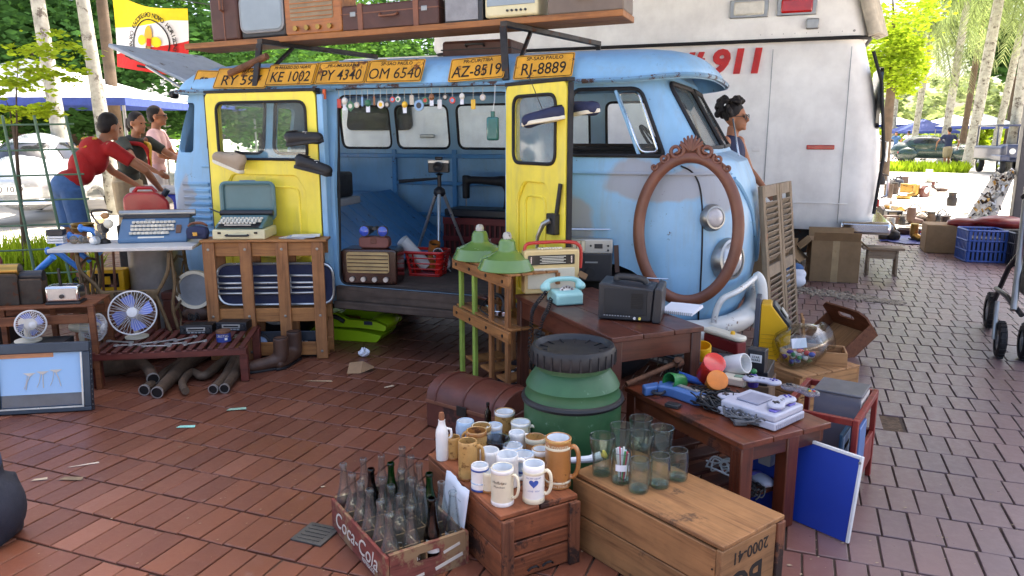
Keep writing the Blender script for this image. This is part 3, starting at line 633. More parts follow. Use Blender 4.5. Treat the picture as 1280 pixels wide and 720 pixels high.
# ---- box under the mugs
A,ang,Lm = facing((535,567),(625,645),.235)
mugbox = thing('wooden_box','dark stained wooden crate carrying the mugs','crate',(A.x,A.y,0),ang)
LX,LY,LZ = .54,.29,.235
for k in range(2): MB().b2((0,k*.148,LZ-.016),(LX,k*.148+.142,LZ)).p('top_board','crate_wood',mugbox,.003)
for k in range(2):
    MB().b2((.0,0,.004+k*.108),(LX,.014,.108+k*.108)).p('side_board','crate_wood',mugbox,.003)
    MB().b2((.0,LY-.014,.004+k*.108),(LX,LY,.108+k*.108)).p('side_board','crate_wood',mugbox,.003)
for k,(z0,z1) in enumerate(((.004,.078),(.084,.13),(.137,.216))):
    MB().b2((LX-.012,.016,z0),(LX+.002,LY-.016,z1)).p('end_board','crate_wood_y',mugbox,.003)
    MB().b2((-.002,.016,z0),(.012,LY-.016,z1)).p('end_board','crate_wood_y',mugbox,.003)
for y0 in (.0,LY-.04): MB().b2((LX+.003,y0,.0),(LX+.018,y0+.04,LZ-.017)).p('corner_batten','crate_wood_z',mugbox,.003)
for k in range(2): MB().tube([(LX+.016,.09+k*.055,.03),(LX+.02,.10+k*.055,.04),(LX+.02,.12+k*.055,.04),(LX+.016,.13+k*.055,.03)],.004,6).p('rope_handle','iron_black',mugbox)
mat('stone_white','#edeae4',.3,var=.06,coat=.5); mat('stone_cream','#ddd3b6',.35,var=.1,coat=.4,wear='#a8895c',wamt=.6,wscale=25); mat('mug_brown','#a8703a',.3,var=.2,coat=.6,wear='#6d4220',wamt=.58,wscale=18); mat('mug_honey','#b98f52',.4,var=.2,bump=.6,bscale=70,wear='#7d5728',wamt=.56,wscale=40)
mat('mug_blue','#a9c4dc',.3,coat=.5,var=.15,wear='#e8ecef',wamt=.55,wscale=30); mat('cobalt','#33529c',.35,var=.2); mat('mug_inside','#eceff0',.3,coat=.4)
def mug(px,py,h,r,bodym,label,bands=(),handle=None,inner='mug_inside',flare=1.0,zt=LZ,belly=0.0,name='beer_mug',big=False):
    p = gz(px,py,zt); t = thing(name,label,'mug',(p.x,p.y,zt+.0005),0,'mugs on the wooden crate')
    h *= .82 if not big else .9; bands = [(a*(.82 if not big else .9),b*(.82 if not big else .9),c) for a,b,c in bands]; w_ = .0045 if not big else .006; n = 28
    prof = [(r*.93,0),(r*1.03,.003),(r*1.03,.012)]
    for k in range(1,8): z = .012+(h-.016)*k/8; prof.append((r*(lerp(1.0,flare,k/8)+belly*math.sin(PI*k/8)),z))
    prof += [(r*flare,h-.002),(r*flare-w_*.5,h),(r*flare-w_,h-.002)]
    MB().lathe([(.001,.0)]+prof,n).p('body',bodym,t,smooth=50)
    MB().lathe([(r*flare-w_+.0005,h-.003),(r*.9-w_,h*.5),(r*.88-w_,.012),(.001,.012)],n).p('inside',inner,t,smooth=50)
    for z0,z1,m_ in bands:
        rr = lambda z: r*(lerp(1.0,flare,z/h)+belly*math.sin(PI*z/h))+.0012
        MB().lathe([(rr(z0)-.001,z0),(rr(z0),z0+.001),(rr((z0+z1)/2),(z0+z1)/2),(rr(z1),z1-.001),(rr(z1)-.001,z1)],n).p('glaze_band',m_,t,smooth=50)
    if handle is not None:
        a,hm,hr = handle; ca,sa = math.cos(a),math.sin(a); hh = []
        for x,z in ((.96,.80),(1.25,.84),(1.55,.74),(1.62,.52),(1.5,.32),(1.22,.22),(.98,.22)): hh.append((r*x*ca,r*x*sa,h*z))
        MB().tube(smoothp(hh,4),hr,8,flat=.75).p('handle',hm,t,smooth=60)
    return t
def heading(px,py,qx,qy,z=.2):                     # angle of the direction from one pixel to another
    d = gz(qx,qy,z)-gz(px,py,z); return math.atan2(d.y,d.x)
rt = yaw                                              # handle pointing to the right in the picture
m1 = mug(667,625,.155,.035,'stone_white','white mug with a blue heart and printed words, nearest the crate corner',[(.0,.022,'stone_cream'),(.118,.13,'stone_cream')],(rt-.25,'stone_cream',.0075))
ht = []
for k in range(24):
    t_ = 2*PI*k/24; ht.append((16*math.sin(t_)**3,13*math.cos(t_)-5*math.cos(2*t_)-2*math.cos(3*t_)-math.cos(4*t_)))
fa = math.atan2(-m1.location.y,-m1.location.x)
def on_mug(t,r,poly,s,z,m_,nm):                   # a flat print wrapped on the side of the mug that faces the camera
    vs = []
    for x,y in poly: a = fa+x*s/r; vs.append(((r+.0008)*math.cos(a),(r+.0008)*math.sin(a),z+y*s))
    MB().add(vs,[tuple(range(len(vs)))]).p(nm,m_,t,smooth=0)
def text_on(t,s_,r,size,z,m_,da=0,nm='lettering'):
    cu = bpy.data.curves.new('t','FONT'); cu.body = s_; cu.size = size; cu.align_x = 'CENTER'; cu.align_y = 'CENTER'; cu.resolution_u = 2; o = bpy.data.objects.new('t',cu); me = bpy.data.meshes.new_from_object(o); bpy.data.objects.remove(o)
    for v in me.vertices:
        a = fa+da+v.co.x/r; v.co = ((r+.0012)*math.cos(a),(r+.0012)*math.sin(a),z+v.co.y)
    return from_mesh(nm,me,MATS[m_],t,0,world=False)
on_mug(m1,.035,ht,.00095,.072,'cobalt','heart_print'); text_on(m1,'ALL MY HEART',.035,.0075,.089,'cobalt'); text_on(m1,'LOVE  YOU',.035,.0075,.046,'cobalt')
m2 = mug(628,628,.15,.036,'stone_cream','cream stoneware mug with faint black print and a side handle',[(.0,.018,'stone_white'),(.13,.146,'stone_white')],(rt-.5,'stone_cream',.006))
fa = math.atan2(-m2.location.y,-m2.location.x); text_on(m2,'Hofbrau',.036,.014,.082,'ink',-.3); text_on(m2,'Munchen',.036,.010,.068,'ink',-.3)
mug(634,606,.135,.038,'stone_white','plain white mug with a big loop handle behind the cream mug',[],(rt-.1,'stone_white',.008))
mug(600,611,.105,.029,'stone_white','small white mug with blue painted scenes at the crate edge',[(.0,.01,'cobalt'),(.084,.092,'cobalt'),(.03,.036,'mug_blue')],None)
m5 = mug(697,606,.19,.043,'mug_brown','large glossy brown beer stein with a scrolled handle',[(.02,.03,'stone_cream'),(.15,.16,'stone_cream'),(.178,.188,'mug_honey')],(rt-.3,'mug_brown',.0105),big=True)
fa = math.atan2(-m5.location.y,-m5.location.x); text_on(m5,'BUDWEISER',.044,.014,.148,'stone_cream',0); text_on(m5,'PILSEN STOUT',.044,.011,.012,'stone_cream',0)
mug(585,597,.165,.032,'mug_honey','tall carved ochre mug in front of the ochre jug',[(.0,.012,'mug_brown')],(rt+.1,'mug_honey',.008),inner='mug_honey')
mug(596,578,.15,.037,'mug_honey','wide carved ochre jug behind the tall ochre mug',[(.13,.148,'mug_brown')],(rt+2.6,'mug_honey',.008),inner='mug_brown')
mug(567,572,.10,.025,'mug_honey','small ochre cup beside the white flask',[(.0,.01,'mug_brown')],None,inner='mug_honey')
mug(582,551,.10,.033,'mug_blue','light blue barrel shaped mug with a mermaid picture at the back',[],None,belly=.14)
mug(602,561,.115,.036,'stone_cream','stoneware mug with a brown rim and coloured relief band',[(.09,.113,'mug_honey'),(.05,.075,'mug_blue'),(.02,.03,'mug_brown')],None,inner='mug_honey')
mug(631,542,.115,.039,'mug_honey','fat honey coloured mug with a white inside at the back row',[(.098,.114,'stone_white')],None)
mug(651,556,.115,.037,'stone_cream','cream relief mug with a white rim in the back row',[(.1,.113,'stone_white')],(rt-.2,'stone_cream',.008))
mug(669,572,.10,.036,'mug_brown','short brown and cream mug left of the large brown stein',[(.075,.098,'stone_cream'),(.02,.03,'stone_cream')],(rt+.7,'stone_cream',.008),inner='mug_honey')
mug(612,591,.105,.034,'stone_white','plain white mug with a large handle in the middle',[],(rt-.05,'stone_white',.009))
mug(641,579,.085,.035,'mug_blue','low white and blue bowl shaped mug in the middle',[(.0,.03,'cobalt'),(.06,.083,'stone_white')],None)
mug(655,596,.105,.034,'mug_blue','pale blue banded mug left of the brown stein base',[(.08,.103,'stone_white'),(.03,.04,'cobalt')],None)
mug(646,566,.10,.03,'stone_white','small white mug wedged between the cream relief mug and the glass bowl',[(.02,.03,'mug_honey')],(rt+.2,'stone_white',.007)); mug(676,592,.115,.031,'mug_honey','slim ochre mug just left of the large brown stein',[(.09,.112,'stone_white')],None); mug(618,556,.10,.03,'mug_blue','small blue mug behind the glass bowl',[(.08,.098,'stone_white')],None); mug(612,613,.085,.026,'stone_cream','tiny cream mug between the blue painted mug and the cream stoneware mug',[(.0,.012,'mug_brown')],None)
p = gz(621,575,LZ); ash = thing('glass_bowl','shallow grey glass bowl standing among the mugs','bowl',(p.x,p.y,LZ+.001))
MB().lathe([(.02,0),(.03,.004),(.035,.05),(.047,.075),(.05,.08),(.047,.08),(.033,.052),(.028,.01),(.001,.008)],28).p('bowl',glass('smoke_glass',(.45,.47,.5),.9,.05),ash,smooth=60)
MB().tube([(math.cos(a)*.048,math.sin(a)*.048,.080) for a in [2*PI*k/24 for k in range(24)]],.0025,6,closed=True).p('rim','jar_glass',ash)
p = gz(553,574,LZ); fl_ = thing('flask','slim white ceramic flask with a cork and small handle','flask',(p.x,p.y,LZ+.0005))
MB().lathe([(.001,0),(.022,.001),(.023,.02),(.023,.10),(.021,.115),(.014,.13),(.012,.145),(.013,.15),(.001,.15)],20).p('body','stone_white',fl_,smooth=50)
MB().lathe([(.009,.148),(.011,.165),(.008,.178),(.001,.18)],12).p('cork',mat('cork','#8a5a3c',.9,var=.3),fl_,smooth=50)
MB().tube([(.018*math.cos(rt),.018*math.sin(rt),.118),(.032*math.cos(rt),.032*math.sin(rt),.115),(.035*math.cos(rt),.035*math.sin(rt),.09),(.022*math.cos(rt),.022*math.sin(rt),.075)],.005,6).p('handle','stone_white',fl_,smooth=60)
p = gz(610,533,LZ); sb = thing('small_bottle','tiny brown bottle peeking out behind the blue mug','bottle',(p.x,p.y,LZ+.0005)); MB().lathe([(.001,0),(.014,.001),(.014,.06),(.006,.075),(.006,.09),(.001,.09)],14).p('body','bottle_brown',sb,smooth=50); MB().cyl((0,0,.09),(0,0,.1),.007,n=10).p('cap','iron_black',sb)
p = gz(733,578,LZ+.035); fan_ = thing('paper_flower','rolled white paper with a yellow tip lying behind the stein','paper',(p.x-.03,p.y+.02,LZ)); MB().tube([(-.05,0,.02),(.03,.02,.03),(.07,.03,.045)],[.01,.013,.016],10).p('roll','paper',fan_); MB().lathe([(.004,0),(.017,.012),(.012,.02),(.001,.012)],10,(.07,.03,.045),(0,1.1,.3)).p('tip',mat('yellow_paper','#e5c642',.7),fan_)
# ---- crate of bottles
A,ang,_ = facing((415,640),(465,710),.055)
A = gz(415,650,.03); B = gz(466,720,.0); ang = math.atan2(B.y-A.y,B.x-A.x)
cr = thing('bottle_crate','worn red wooden soda crate full of empty bottles','crate',(A.x,A.y,0),ang)
CX,CY,CZ = .47,.295,.115
MB().b2((.012,.012,.002),(CX-.012,CY-.012,.012)).p('bottom_board','bare_wood',cr,.001)
for y0 in (0,CY-.012): MB().b2((.0,y0,0),(CX,y0+.012,CZ)).p('side_board','red_crate_x',cr,.003)
hand = rrect(.105,.06,.19,.092,.016)
for x0 in (0,CX-.014):
    e = MB().prism([(.013,0),(CY-.013,0),(CY-.013,CZ+.004),(.013,CZ+.004)],x0,x0+.014,axis='x'); c_ = MB().prism(hand,x0-.05,x0+.05,axis='x')
    from_mesh('end_board',boolean(e,c_),MATS['red_crate_y'],cr,30,world=False)
for k in range(1,6): MB().b2((CX*k/6-.003,.013,.012),(CX*k/6+.003,CY-.013,.085)).p('divider','bare_wood',cr)
for k in range(1,4): MB().b2((.015,CY*k/4-.003,.0121),(CX-.015,CY*k/4+.003,.08)).p('divider','bare_wood',cr)
text('Coca-Cola',.085,MATS['white_ink'],cr,(.22,-.001,.058),(PI/2,0,0),shear=.3,ex=.0004)
text('REFRESCOS',.02,MATS['white_ink'],cr,(.33,-.001,.02),(PI/2,0,0),ex=.0004)
sw = MB();
for (y0,z0,y1,z1,w_) in ((.17,.022,.27,.045,.012),(.20,.07,.26,.085,.01),(.03,.008,.13,.02,.01)): sw.bar((CX+.0004,y0,z0),(CX+.0004,y1,z1),.0008,w_,up=(0,0,1))
sw.p('paint_stroke','white_ink',cr)
def bottle(x,y,h,r,m_,style,label,root=cr,zb=.0125,lab=None,seed=0,txt=None):
    wp = on(root,x,y,zb); t = thing('glass_bottle',label,'bottle',wp,0,'bottles in the soda crate')
    neck = .0125
    pr = {'wave': [(.9,0),(1,.02),(1,.14),(.93,.22),(1.02,.34),(.95,.46),(.72,.58),(.5,.70),(.42,.82),(.40,.95)],
          'slim': [(.9,0),(1,.02),(1,.46),(.93,.55),(.65,.66),(.46,.76),(.40,.86),(.38,.95)],
          'cone': [(.9,0),(1,.02),(1,.12),(.98,.2),(.82,.42),(.64,.62),(.5,.78),(.42,.9),(.4,.95)],
          'ring': [(.9,0),(1,.02),(.97,.05),(1.02,.08),(.97,.11),(1.02,.14),(.97,.17),(1.0,.22),(.98,.42),(.8,.54),(.55,.66),(.45,.80),(.4,.95)]}[style]
    prof = [(.001,.004)]+[(r*a,h*b) for a,b in pr]+[(r*.46,h*.955),(r*.46,h*.985),(r*.40,h),(r*.30,h),(r*.30,h*.95)]
    prof += [(max(.001,r*a-.0035),h*b) for a,b in reversed(pr) if .03 < b < .93]+[(.001,.012)]
    MB().lathe(prof,20).p('glass_body',m_,t,smooth=60)
    if m_ != 'bottle_glass' and style == 'ring': MB().lathe([(.001,.006),(r*.93,.006),(r*.93,h*.30),(.001,h*.30)],16).p('dark_glass_core',mat('brown_core','#2a110a',.2,coat=.6),t,smooth=50)
    if m_ == 'bottle_brown' and style == 'slim': MB().lathe([(.001,.006),(r*.9,.006),(r*.9,h*.45),(r*.35,h*.8),(.001,h*.9)],16).p('dark_glass_core','brown_core',t,smooth=50) if 'brown_core' in MATS else None
    if m_ == 'bottle_green': MB().lathe([(.001,.006),(r*.9,.006),(r*.9,h*.45),(r*.38,h*.78),(r*.33,h*.93),(.001,h*.93)],16).p('dark_glass_core',mat('green_core','#145a1c',.2,coat=.6),t,smooth=50)
    a = math.atan2(-wp.y,-wp.x)
    if lab: MB().lathe([(r*lab[2]+.0008,h*lab[0]),(r*lab[3]+.0008,h*lab[1])],12,a0=a-.75+lab[5],a1=a+.75+lab[5]).p('paper_label',lab[4],t,smooth=60)
    if txt:
        global fa
        fa = a; text_on(t,txt[0],r*1.0,txt[1],h*txt[2],'white_ink',txt[3])
    return t
mat('brown_core','#2a110a',.2,coat=.6); mat('label_white','#d8d3cc',.7); mat('label_red','#b65a4a',.7)
br = random.Random(11); spots = []
gx,gyy = CX/6,CY/4
plan = {(0,0): ('ring','bottle_glass',.24),(1,0): ('wave','bottle_glass',.235),(2,0): ('wave','bottle_glass',.235),(3,0): ('wave','bottle_glass',.24),(4,0): ('wave','bottle_glass',.235),(5,0): ('wave','bottle_glass',.225),
        (0,1): ('slim','bottle_glass',.24),(1,1): ('slim','bottle_brown',.235),(2,1): ('slim','bottle_glass',.23),(3,1): ('wave','bottle_glass',.235),(4,1): ('slim','bottle_glass',.235),(5,1): ('wave','bottle_glass',.23),
        (0,2): ('slim','bottle_glass',.235),(1,2): ('slim','bottle_green',.235),(2,2): ('wave','bottle_glass',.24),(3,2): ('slim','bottle_glass',.24),(4,2): ('cone','bottle_glass',.235),(5,2): ('ring','bottle_brown',.235),
        (0,3): ('slim','bottle_glass',.25),(1,3): ('slim','bottle_glass',.245),(2,3): ('slim','bottle_glass',.245),(3,3): ('slim','bottle_green',.24),(4,3): ('slim','bottle_glass',.24),(5,3): ('cone','bottle_glass',.24)}
special = {(5,2): ('dark brown ringed bottle with a white and red label',dict(lab=(.25,.44,1.0,.97,'label_white',0))),(1,1): ('dark brown bottle neck among the clear ones at the back left',{}),(1,2): ('green bottle in the second row of the crate',{}),
           (3,3): ('green bottle beside the sheet of paper',{}),(5,0): ('clear bottle printed Po at the near corner of the crate',dict(txt=('Po',.045,.28,.2))),(5,1): ('clear waisted bottle printed ush at the front of the crate',dict(txt=('ush.',.03,.28,.1))),
           (5,3): ('clear conical bottle with a white label at the right front corner',dict(lab=(.2,.42,.98,.82,'label_white',-.9))),(0,0): ('clear ringed bottle printed ush at the far left corner',dict(txt=('ush',.025,.3,0))),
           (4,1): ('clear bottle printed Cr in green behind the one printed ush',dict(txt=('Cr',.035,.3,0))),(2,0): ('clear bottle with a white C on its side along the left board',dict(txt=('C',.035,.3,0)))}
rowname = ['left board','second row','third row','right board']
ordn = ['farthest','second','third','fourth','fifth','nearest']
for (i,j),(st,m_,h_) in plan.items():
    lb_,kw = special.get((i,j),('clear glass bottle, %s along the crate\'s %s' % (ordn[i],rowname[j]) if j in (0,3) else 'clear glass bottle, %s in the crate\'s %s from left' % (ordn[i],rowname[j]),{}))
    bottle((i+.5)*gx+br.uniform(-.004,.004),(j+.5)*gyy+br.uniform(-.004,.004),h_,.031 if st != 'slim' else .0295,m_,st,lb_,**kw)
# loose sheet standing against the mug crate
ntp = thing('note_sheet','torn white notebook sheet with pencil scribbles by the bottles','paper',(*on(mugbox,.20,-.012,0)[:2],0),mugbox.rotation_euler.z)
vs,fs = [],[]
for i in range(9):
    for j in range(7): x = i/8*.17; z = j/6*.21; vs.append((x+.02*(j/6-1),-.030+.022*z/.21+.006*math.sin(i*.8),.045+z+.004*(i % 2 if j == 6 else 0)-.02*x))
for i in range(8):
    for j in range(6): fs.append((i*7+j,(i+1)*7+j,(i+1)*7+j+1,i*7+j+1))
sh_ = MB().add(vs,fs).p('sheet','paper',ntp); k = sh_.modifiers.new('t','SOLIDIFY'); k.thickness = .0006
pen = random.Random(4)
pm = MB()
for k in range(9):
    x,z = pen.uniform(.03,.12),.22-k*.018
    pm.tube([(x+.006*q_,-.034+.022*(z-.045)/.21+.006*math.sin((x/.17*8)*.8),z+pen.uniform(-.003,.003)) for q_ in range(5)],.0005,4)
pm.p('pencil_marks','ink',ntp)
# ---- ammunition style wooden chest with glasses
A,ang,_ = facing((716,589),(900,683),.27)
am = thing('wooden_chest','long pale wooden chest stencilled 2000 and BC under the drinking glasses','chest',(A.x,A.y,0),ang); AX,AY,AZ = .61,.30,.27
MB().b2((0,.004,AZ-.014),(AX,AY,AZ)).p('lid','ammo_wood',am,.003)
for k in range(2):
    MB().b2((.0,0,.002+k*.126),(AX-.022,.016,.124+k*.126)).p('side_board','ammo_wood',am,.003); MB().b2((.0,AY-.016,.002+k*.126),(AX-.022,AY,.124+k*.126)).p('side_board','ammo_wood',am,.003)
MB().b2((AX-.021,0,.0),(AX,AY-.04,AZ-.015)).p('end_board','ammo_wood_y',am,.004); MB().b2((AX-.021,AY-.037,.0),(AX+.006,AY,AZ-.015)).p('end_batten','crate_wood_z',am,.004); MB().b2((0,.017,0),(.018,AY-.017,AZ-.015)).p('end_board','ammo_wood_y',am,.003)
text('2000-41',.052,MATS['ink'],am,(AX+.0006,.135,.215),(PI/2,PI,PI/2),ex=.0004,bold=.01)
text('BC',.12,MATS['ink'],am,(AX+.0006,.125,.128),(PI/2,PI,PI/2),ex=.0004,bold=.02)
text('MA',.07,MATS['ink'],am,(AX+.0006,.13,.04),(PI/2,PI,PI/2),ex=.0004,bold=.02)
for y in (.05,.1,.17):
    for z in (.06,.19): MB().cyl((AX-.03,-.002,z),(AX-.03,.004,z),.003,n=6).p('nail','iron_black',am) if y == .05 else None
def tumbler(px,py,h,r,prof,label):
    p = gz(px,py,AZ); t = thing('drinking_glass',label,'glass',(p.x,p.y,AZ+.0005),0,'drinking glasses on the wooden chest')
    o_ = [(.001,.001)]+[(r*a,h*b) for a,b in prof]+[(r*prof[-1][0]-.0015,h*1.005)]; i_ = [(r*a-.003,h*b) for a,b in reversed(prof) if b > .04]+[(.001,.014)]
    MB().lathe(o_+i_,26).p('glass_body','tumbler_glass',t,smooth=60)
    MB().lathe([(.001,.003),(r*prof[0][0]*.9,.003),(r*prof[0][0]*.9,.011),(.001,.011)],22).p('thick_base',glass('base_glass',(.75,.86,.80),.9,.05),t,smooth=50)
    MB().tube([(math.cos(a)*(r*prof[-1][0]-.0012),math.sin(a)*(r*prof[-1][0]-.0012),h) for a in [2*PI*k/28 for k in range(28)]],.0016,6,closed=True).p('rim','jar_glass',t)
    return t
bell = [(.72,0),(.74,.03),(.72,.2),(.70,.35),(.80,.55),(.95,.75),(1.0,.88),(.98,1)]; stra = [(.9,0),(.95,.03),(1,.12),(1,.8),(.93,.93),(.9,1)]; fla = [(.78,0),(.8,.04),(.88,.5),(1,1)]
tumbler(752,592,.135,.044,bell,'tall flared greenish glass at the left end of the glasses')
pens = tumbler(776,602,.105,.033,stra,'glass filled with pens and a paper tag')
tumbler(798,613,.105,.034,stra,'short can shaped glass nearest to the chest edge'); tumbler(824,607,.105,.034,stra,'can shaped glass with embossed script at front right'); tumbler(847,598,.10,.033,stra,'can shaped glass with embossed script at the far right end')
tumbler(776,572,.12,.042,fla,'flared glass behind the glass of pens'); tumbler(801,585,.125,.043,bell,'wide glass in the middle of the group'); tumbler(826,573,.115,.042,fla,'wide clear glass behind the embossed glasses'); tumbler(800,560,.115,.042,fla,'clear glass at the very back of the group')
pr_ = random.Random(2); p = gz(776,602,AZ); ps = thing('pen_bundle','bundle of coloured pens standing in a glass','pens',(p.x,p.y,AZ+.015))
for k in range(11):
    a,q_ = pr_.uniform(0,6.28),pr_.uniform(.006,.02); c_ = pr_.choice(['#d6dbe0','#b9d2dc','#3f8a4a','#d9d9d2','#c0c6d8','#b7465e'])
    MB().cyl((q_*.7*math.cos(a),q_*.7*math.sin(a),0),(q_*1.25*math.cos(a+.3),q_*1.25*math.sin(a+.3),pr_.uniform(.085,.105)),.0035,n=7).p('pen',mat('pen' +c_,c_,.3),ps,smooth=50)
a = math.atan2(-p.y,-p.x); MB().lathe([(.0345,.05),(.0345,.072)],8,a0=a-.55,a1=a+.55).p('paper_tag','paper',pens,loc=(0,0,-.0))
for t_,px_ in ((0,824),(1,847)): pass
# ================================================================== middle stalls
mat('mahogany','#5b2f20',.4,var=.2,grain='x',coat=.25,wear='#8a5a3a',wamt=.66,wscale=6); mat('mahogany_y','#552c1e',.4,var=.2,grain='y',coat=.25); mat('mahogany_z','#4f281b',.45,var=.2,grain='z',coat=.2)
mat('game_wood','#6b3520',.42,var=.2,grain='x',coat=.2,wear='#3c1d12',wamt=.6,wscale=6); mat('game_wood_z','#632f1d',.45,var=.2,grain='z',coat=.2)
mat('pine','#b8895a',.7,var=.14,grain='x',bump=.3); mat('pine_y','#b08253',.7,var=.14,grain='y',bump=.3); mat('pine_z','#a87a4c',.7,var=.14,grain='z',bump=.3)
mat('lattice_wood_z','#9c6a3f',.6,var=.16,grain='z',bump=.3,coat=.1); mat('lattice_wood_x','#a5713f',.6,var=.16,grain='x',bump=.3,coat=.1); mat('green_post','#9bb850',.7,var=.16,grain='z',wear='#7a5a34',wamt=.6,wscale=9)
mat('enamel_green','#66863f',.25,var=.07,coat=.7,wear='#51682f',wamt=.68); mat('drum_green','#335c39',.45,var=.14,wear='#64806a',wamt=.63,wscale=20); mat('drum_black','#1f2024',.5,var=.2)
mat('cream_plastic','#d8bd84',.4,var=.06,coat=.2); mat('ivory','#d9d2bd',.45,var=.05); mat('mint','#9fd0cb',.3,var=.04,coat=.4); mat('black_plastic','#26272c',.42,var=.12); mat('grey_plastic','#8d8f92',.45,var=.08); mat('red_plastic','#b3261f',.35,var=.1,coat=.3)
mat('console_grey','#b4b6c4',.5,var=.05); mat('console_dark','#8d8fa0',.5); mat('lilac','#6f66b4',.4); mat('cable_black','#191a1c',.55); mat('silver_paint','#b4b4b2',.35,metal=.6,var=.08)
mat('frame_wood','#6e4230',.5,var=.16,bump=.2,coat=.15); mat('leather_case','#5c2f24',.45,var=.22,bump=.3,wear='#38201a',wamt=.6); mat('tan_leather','#7a4c36',.55,var=.2,bump=.3)
mat('steel_net','#c9c9c6',.3,metal=.8); mat('shutter_wood','#8b7a63',.85,var=.2,grain='z',bump=.4,wear='#a4531f',wamt=.62,wscale=4); mat('shutter_slat','#8a7a66',.85,var=.2,bump=.4); mat('rust','#6b4a35',.85,metal=.2,var=.4,scale=14,bump=.5)
mat('blue_board','#1a3a9c',.5,var=.05); mat('white_plastic','#dcdcda',.4,var=.04); mat('yellow_plastic','#e0ab17',.4,var=.06); mat('orange_plastic','#d87b25',.4); mat('green_plastic','#27743b',.4); mat('purple_plastic','#3b2f86',.4); mat('blue_plastic','#4b6fa8',.4,var=.1)
def face_cam(p,add=0): return math.atan2(p[1],p[0])-PI/2+add   # z rotation so that local -y looks at the camera
def table_from(name,label,A,ang,L,D,Z,mx,my,mz,leg=.05,apron=.07,boards=4,low=None,cat='table',ins=.008):
    t = thing(name,label,cat,(A[0],A[1],0),ang)
    for k in range(boards): MB().b2((0,D*k/boards+.002,Z-.022),(L,D*(k+1)/boards-.002,Z)).p('top_board',mx,t,.003)
    MB().b2((.02,.015,Z-.022-apron),(L-.02,.035,Z-.0225)).p('apron',mx,t,.002); MB().b2((.02,D-.035,Z-.022-apron),(L-.02,D-.015,Z-.0225)).p('apron',mx,t,.002)
    MB().b2((.015,.036,Z-.022-apron),(.035,D-.036,Z-.0225)).p('apron',my,t,.002); MB().b2((L-.035,.036,Z-.022-apron),(L-.015,D-.036,Z-.0225)).p('apron',my,t,.002)
    for x in (.008,L-.008-leg):
        for y in (.008,D-ins-leg): MB().b2((x,y,0),(x+leg,y+leg,Z-.0228)).p('leg',mz,t,.004)
    if low:
        for y in (.03,D-.05): MB().b2((leg,y,low),(L-leg,y+.022,low+.04)).p('stretcher',mx,t,.003)
        for k in range(5): MB().b2((leg+.02+k*(L-2*leg)/5,.025,low+.041),(leg+(k+.8)*(L-2*leg)/5,D-.025,low+.055)).p('shelf_slat',my,t,.002)
    return t
# ---- brown table with telephone and TV
A,ang,L_ = facing((643,368),(762,422),.59)
bt = table_from('brown_table','dark brown wooden table carrying the telephone, radios and black television',A,-R(45),.93,.46,.59,'mahogany','mahogany_y','mahogany_z',.05,.09,3)
# telephone
p = gz(706,378,.59); t = thing('telephone','mint green rotary telephone with black coiled cord','telephone',(p.x,p.y,.5905),face_cam(p,.35)); t.scale = (.9,.9,.88)
ph = MB(); pts = [(-.10,.0),(.10,.0),(.095,.03),(.055,.075),(.02,.085),(-.06,.085),(-.095,.05)]
MB().prism([(-.085,0),(.09,0),(.088,.02),(.07,.05),(.03,.075),(-.06,.075),(-.085,.06)],-.075,.075,axis='x').p('body','mint',t,.012,seg=3)
MB().b2((-.075,-.088,.0),(.075,.09,.004)).p('base_plate','black_plastic',t)
hs = MB().tube(smoothp([(-.105,.035,.078),(-.09,.04,.105),(-.05,.042,.122),(.05,.042,.122),(.09,.04,.105),(.105,.035,.078)],4),[.020,.021,.021,.019,.018,.017,.016,.016,.015,.015,.015,.015,.015,.016,.016,.017,.018,.019,.021,.021,.020],10)
hs.ball((-.10,.033,.082),(.03,.03,.026)); hs.ball((.10,.033,.082),(.03,.03,.026)); blob('handset',hs,MATS['mint'],t,.006,3,world=False)
M_ = Matrix.Translation((0,-.035,.058)) @ Euler((R(52),0,0)).to_matrix().to_4x4()
d_ = MB().lathe([(.001,0),(.046,0),(.046,.008),(.042,.011),(.018,.012),(.001,.012)],26); d_.v = [tuple(M_ @ Vector(v)) for v in d_.v]; dial = d_.p('dial','silver_paint',t,smooth=40)
for k in range(10):
    a = .6+k*.5; q_ = M_ @ Vector((.032*math.cos(a),.032*math.sin(a),.0122)); d_ = MB().lathe([(.006,0),(.006,.001),(.001,.001)],10); Mk = Matrix.Translation(q_) @ Euler((R(52),0,0)).to_matrix().to_4x4(); d_.v = [tuple(Mk @ Vector(v)) for v in d_.v]; d_.p('finger_hole','brown_core',dial)
def coil(path,r,turns,n=10):
    P = smoothp(path,12); o = []; L = len(P); tot = turns*n
    for i in range(tot+1):
        f = i/tot*(L-1); k = min(int(f),L-2); q_ = P[k].lerp(P[k+1],f-k); d = (P[k+1]-P[k]); u,v = frame_of(d); a = 2*PI*i/n
        o.append(q_+u*r*math.cos(a)+v*r*math.sin(a))
    return o
w0 = on(t,-.10,.02,.06); pe = gz(640,400,.50)
path = [w0,gz(672,378,.625),gy(666,388,3.28),gy(664,405,3.27),gy(662,438,3.25),gy(667,447,3.23),gy(672,425,3.22),gy(678,400,3.22),gz(685,386,.61),on(t,-.06,.05,.02)]
MB().tube(coil(path,.008,62),.0026,5).build('coiled_cord',MATS['cable_black'],t)
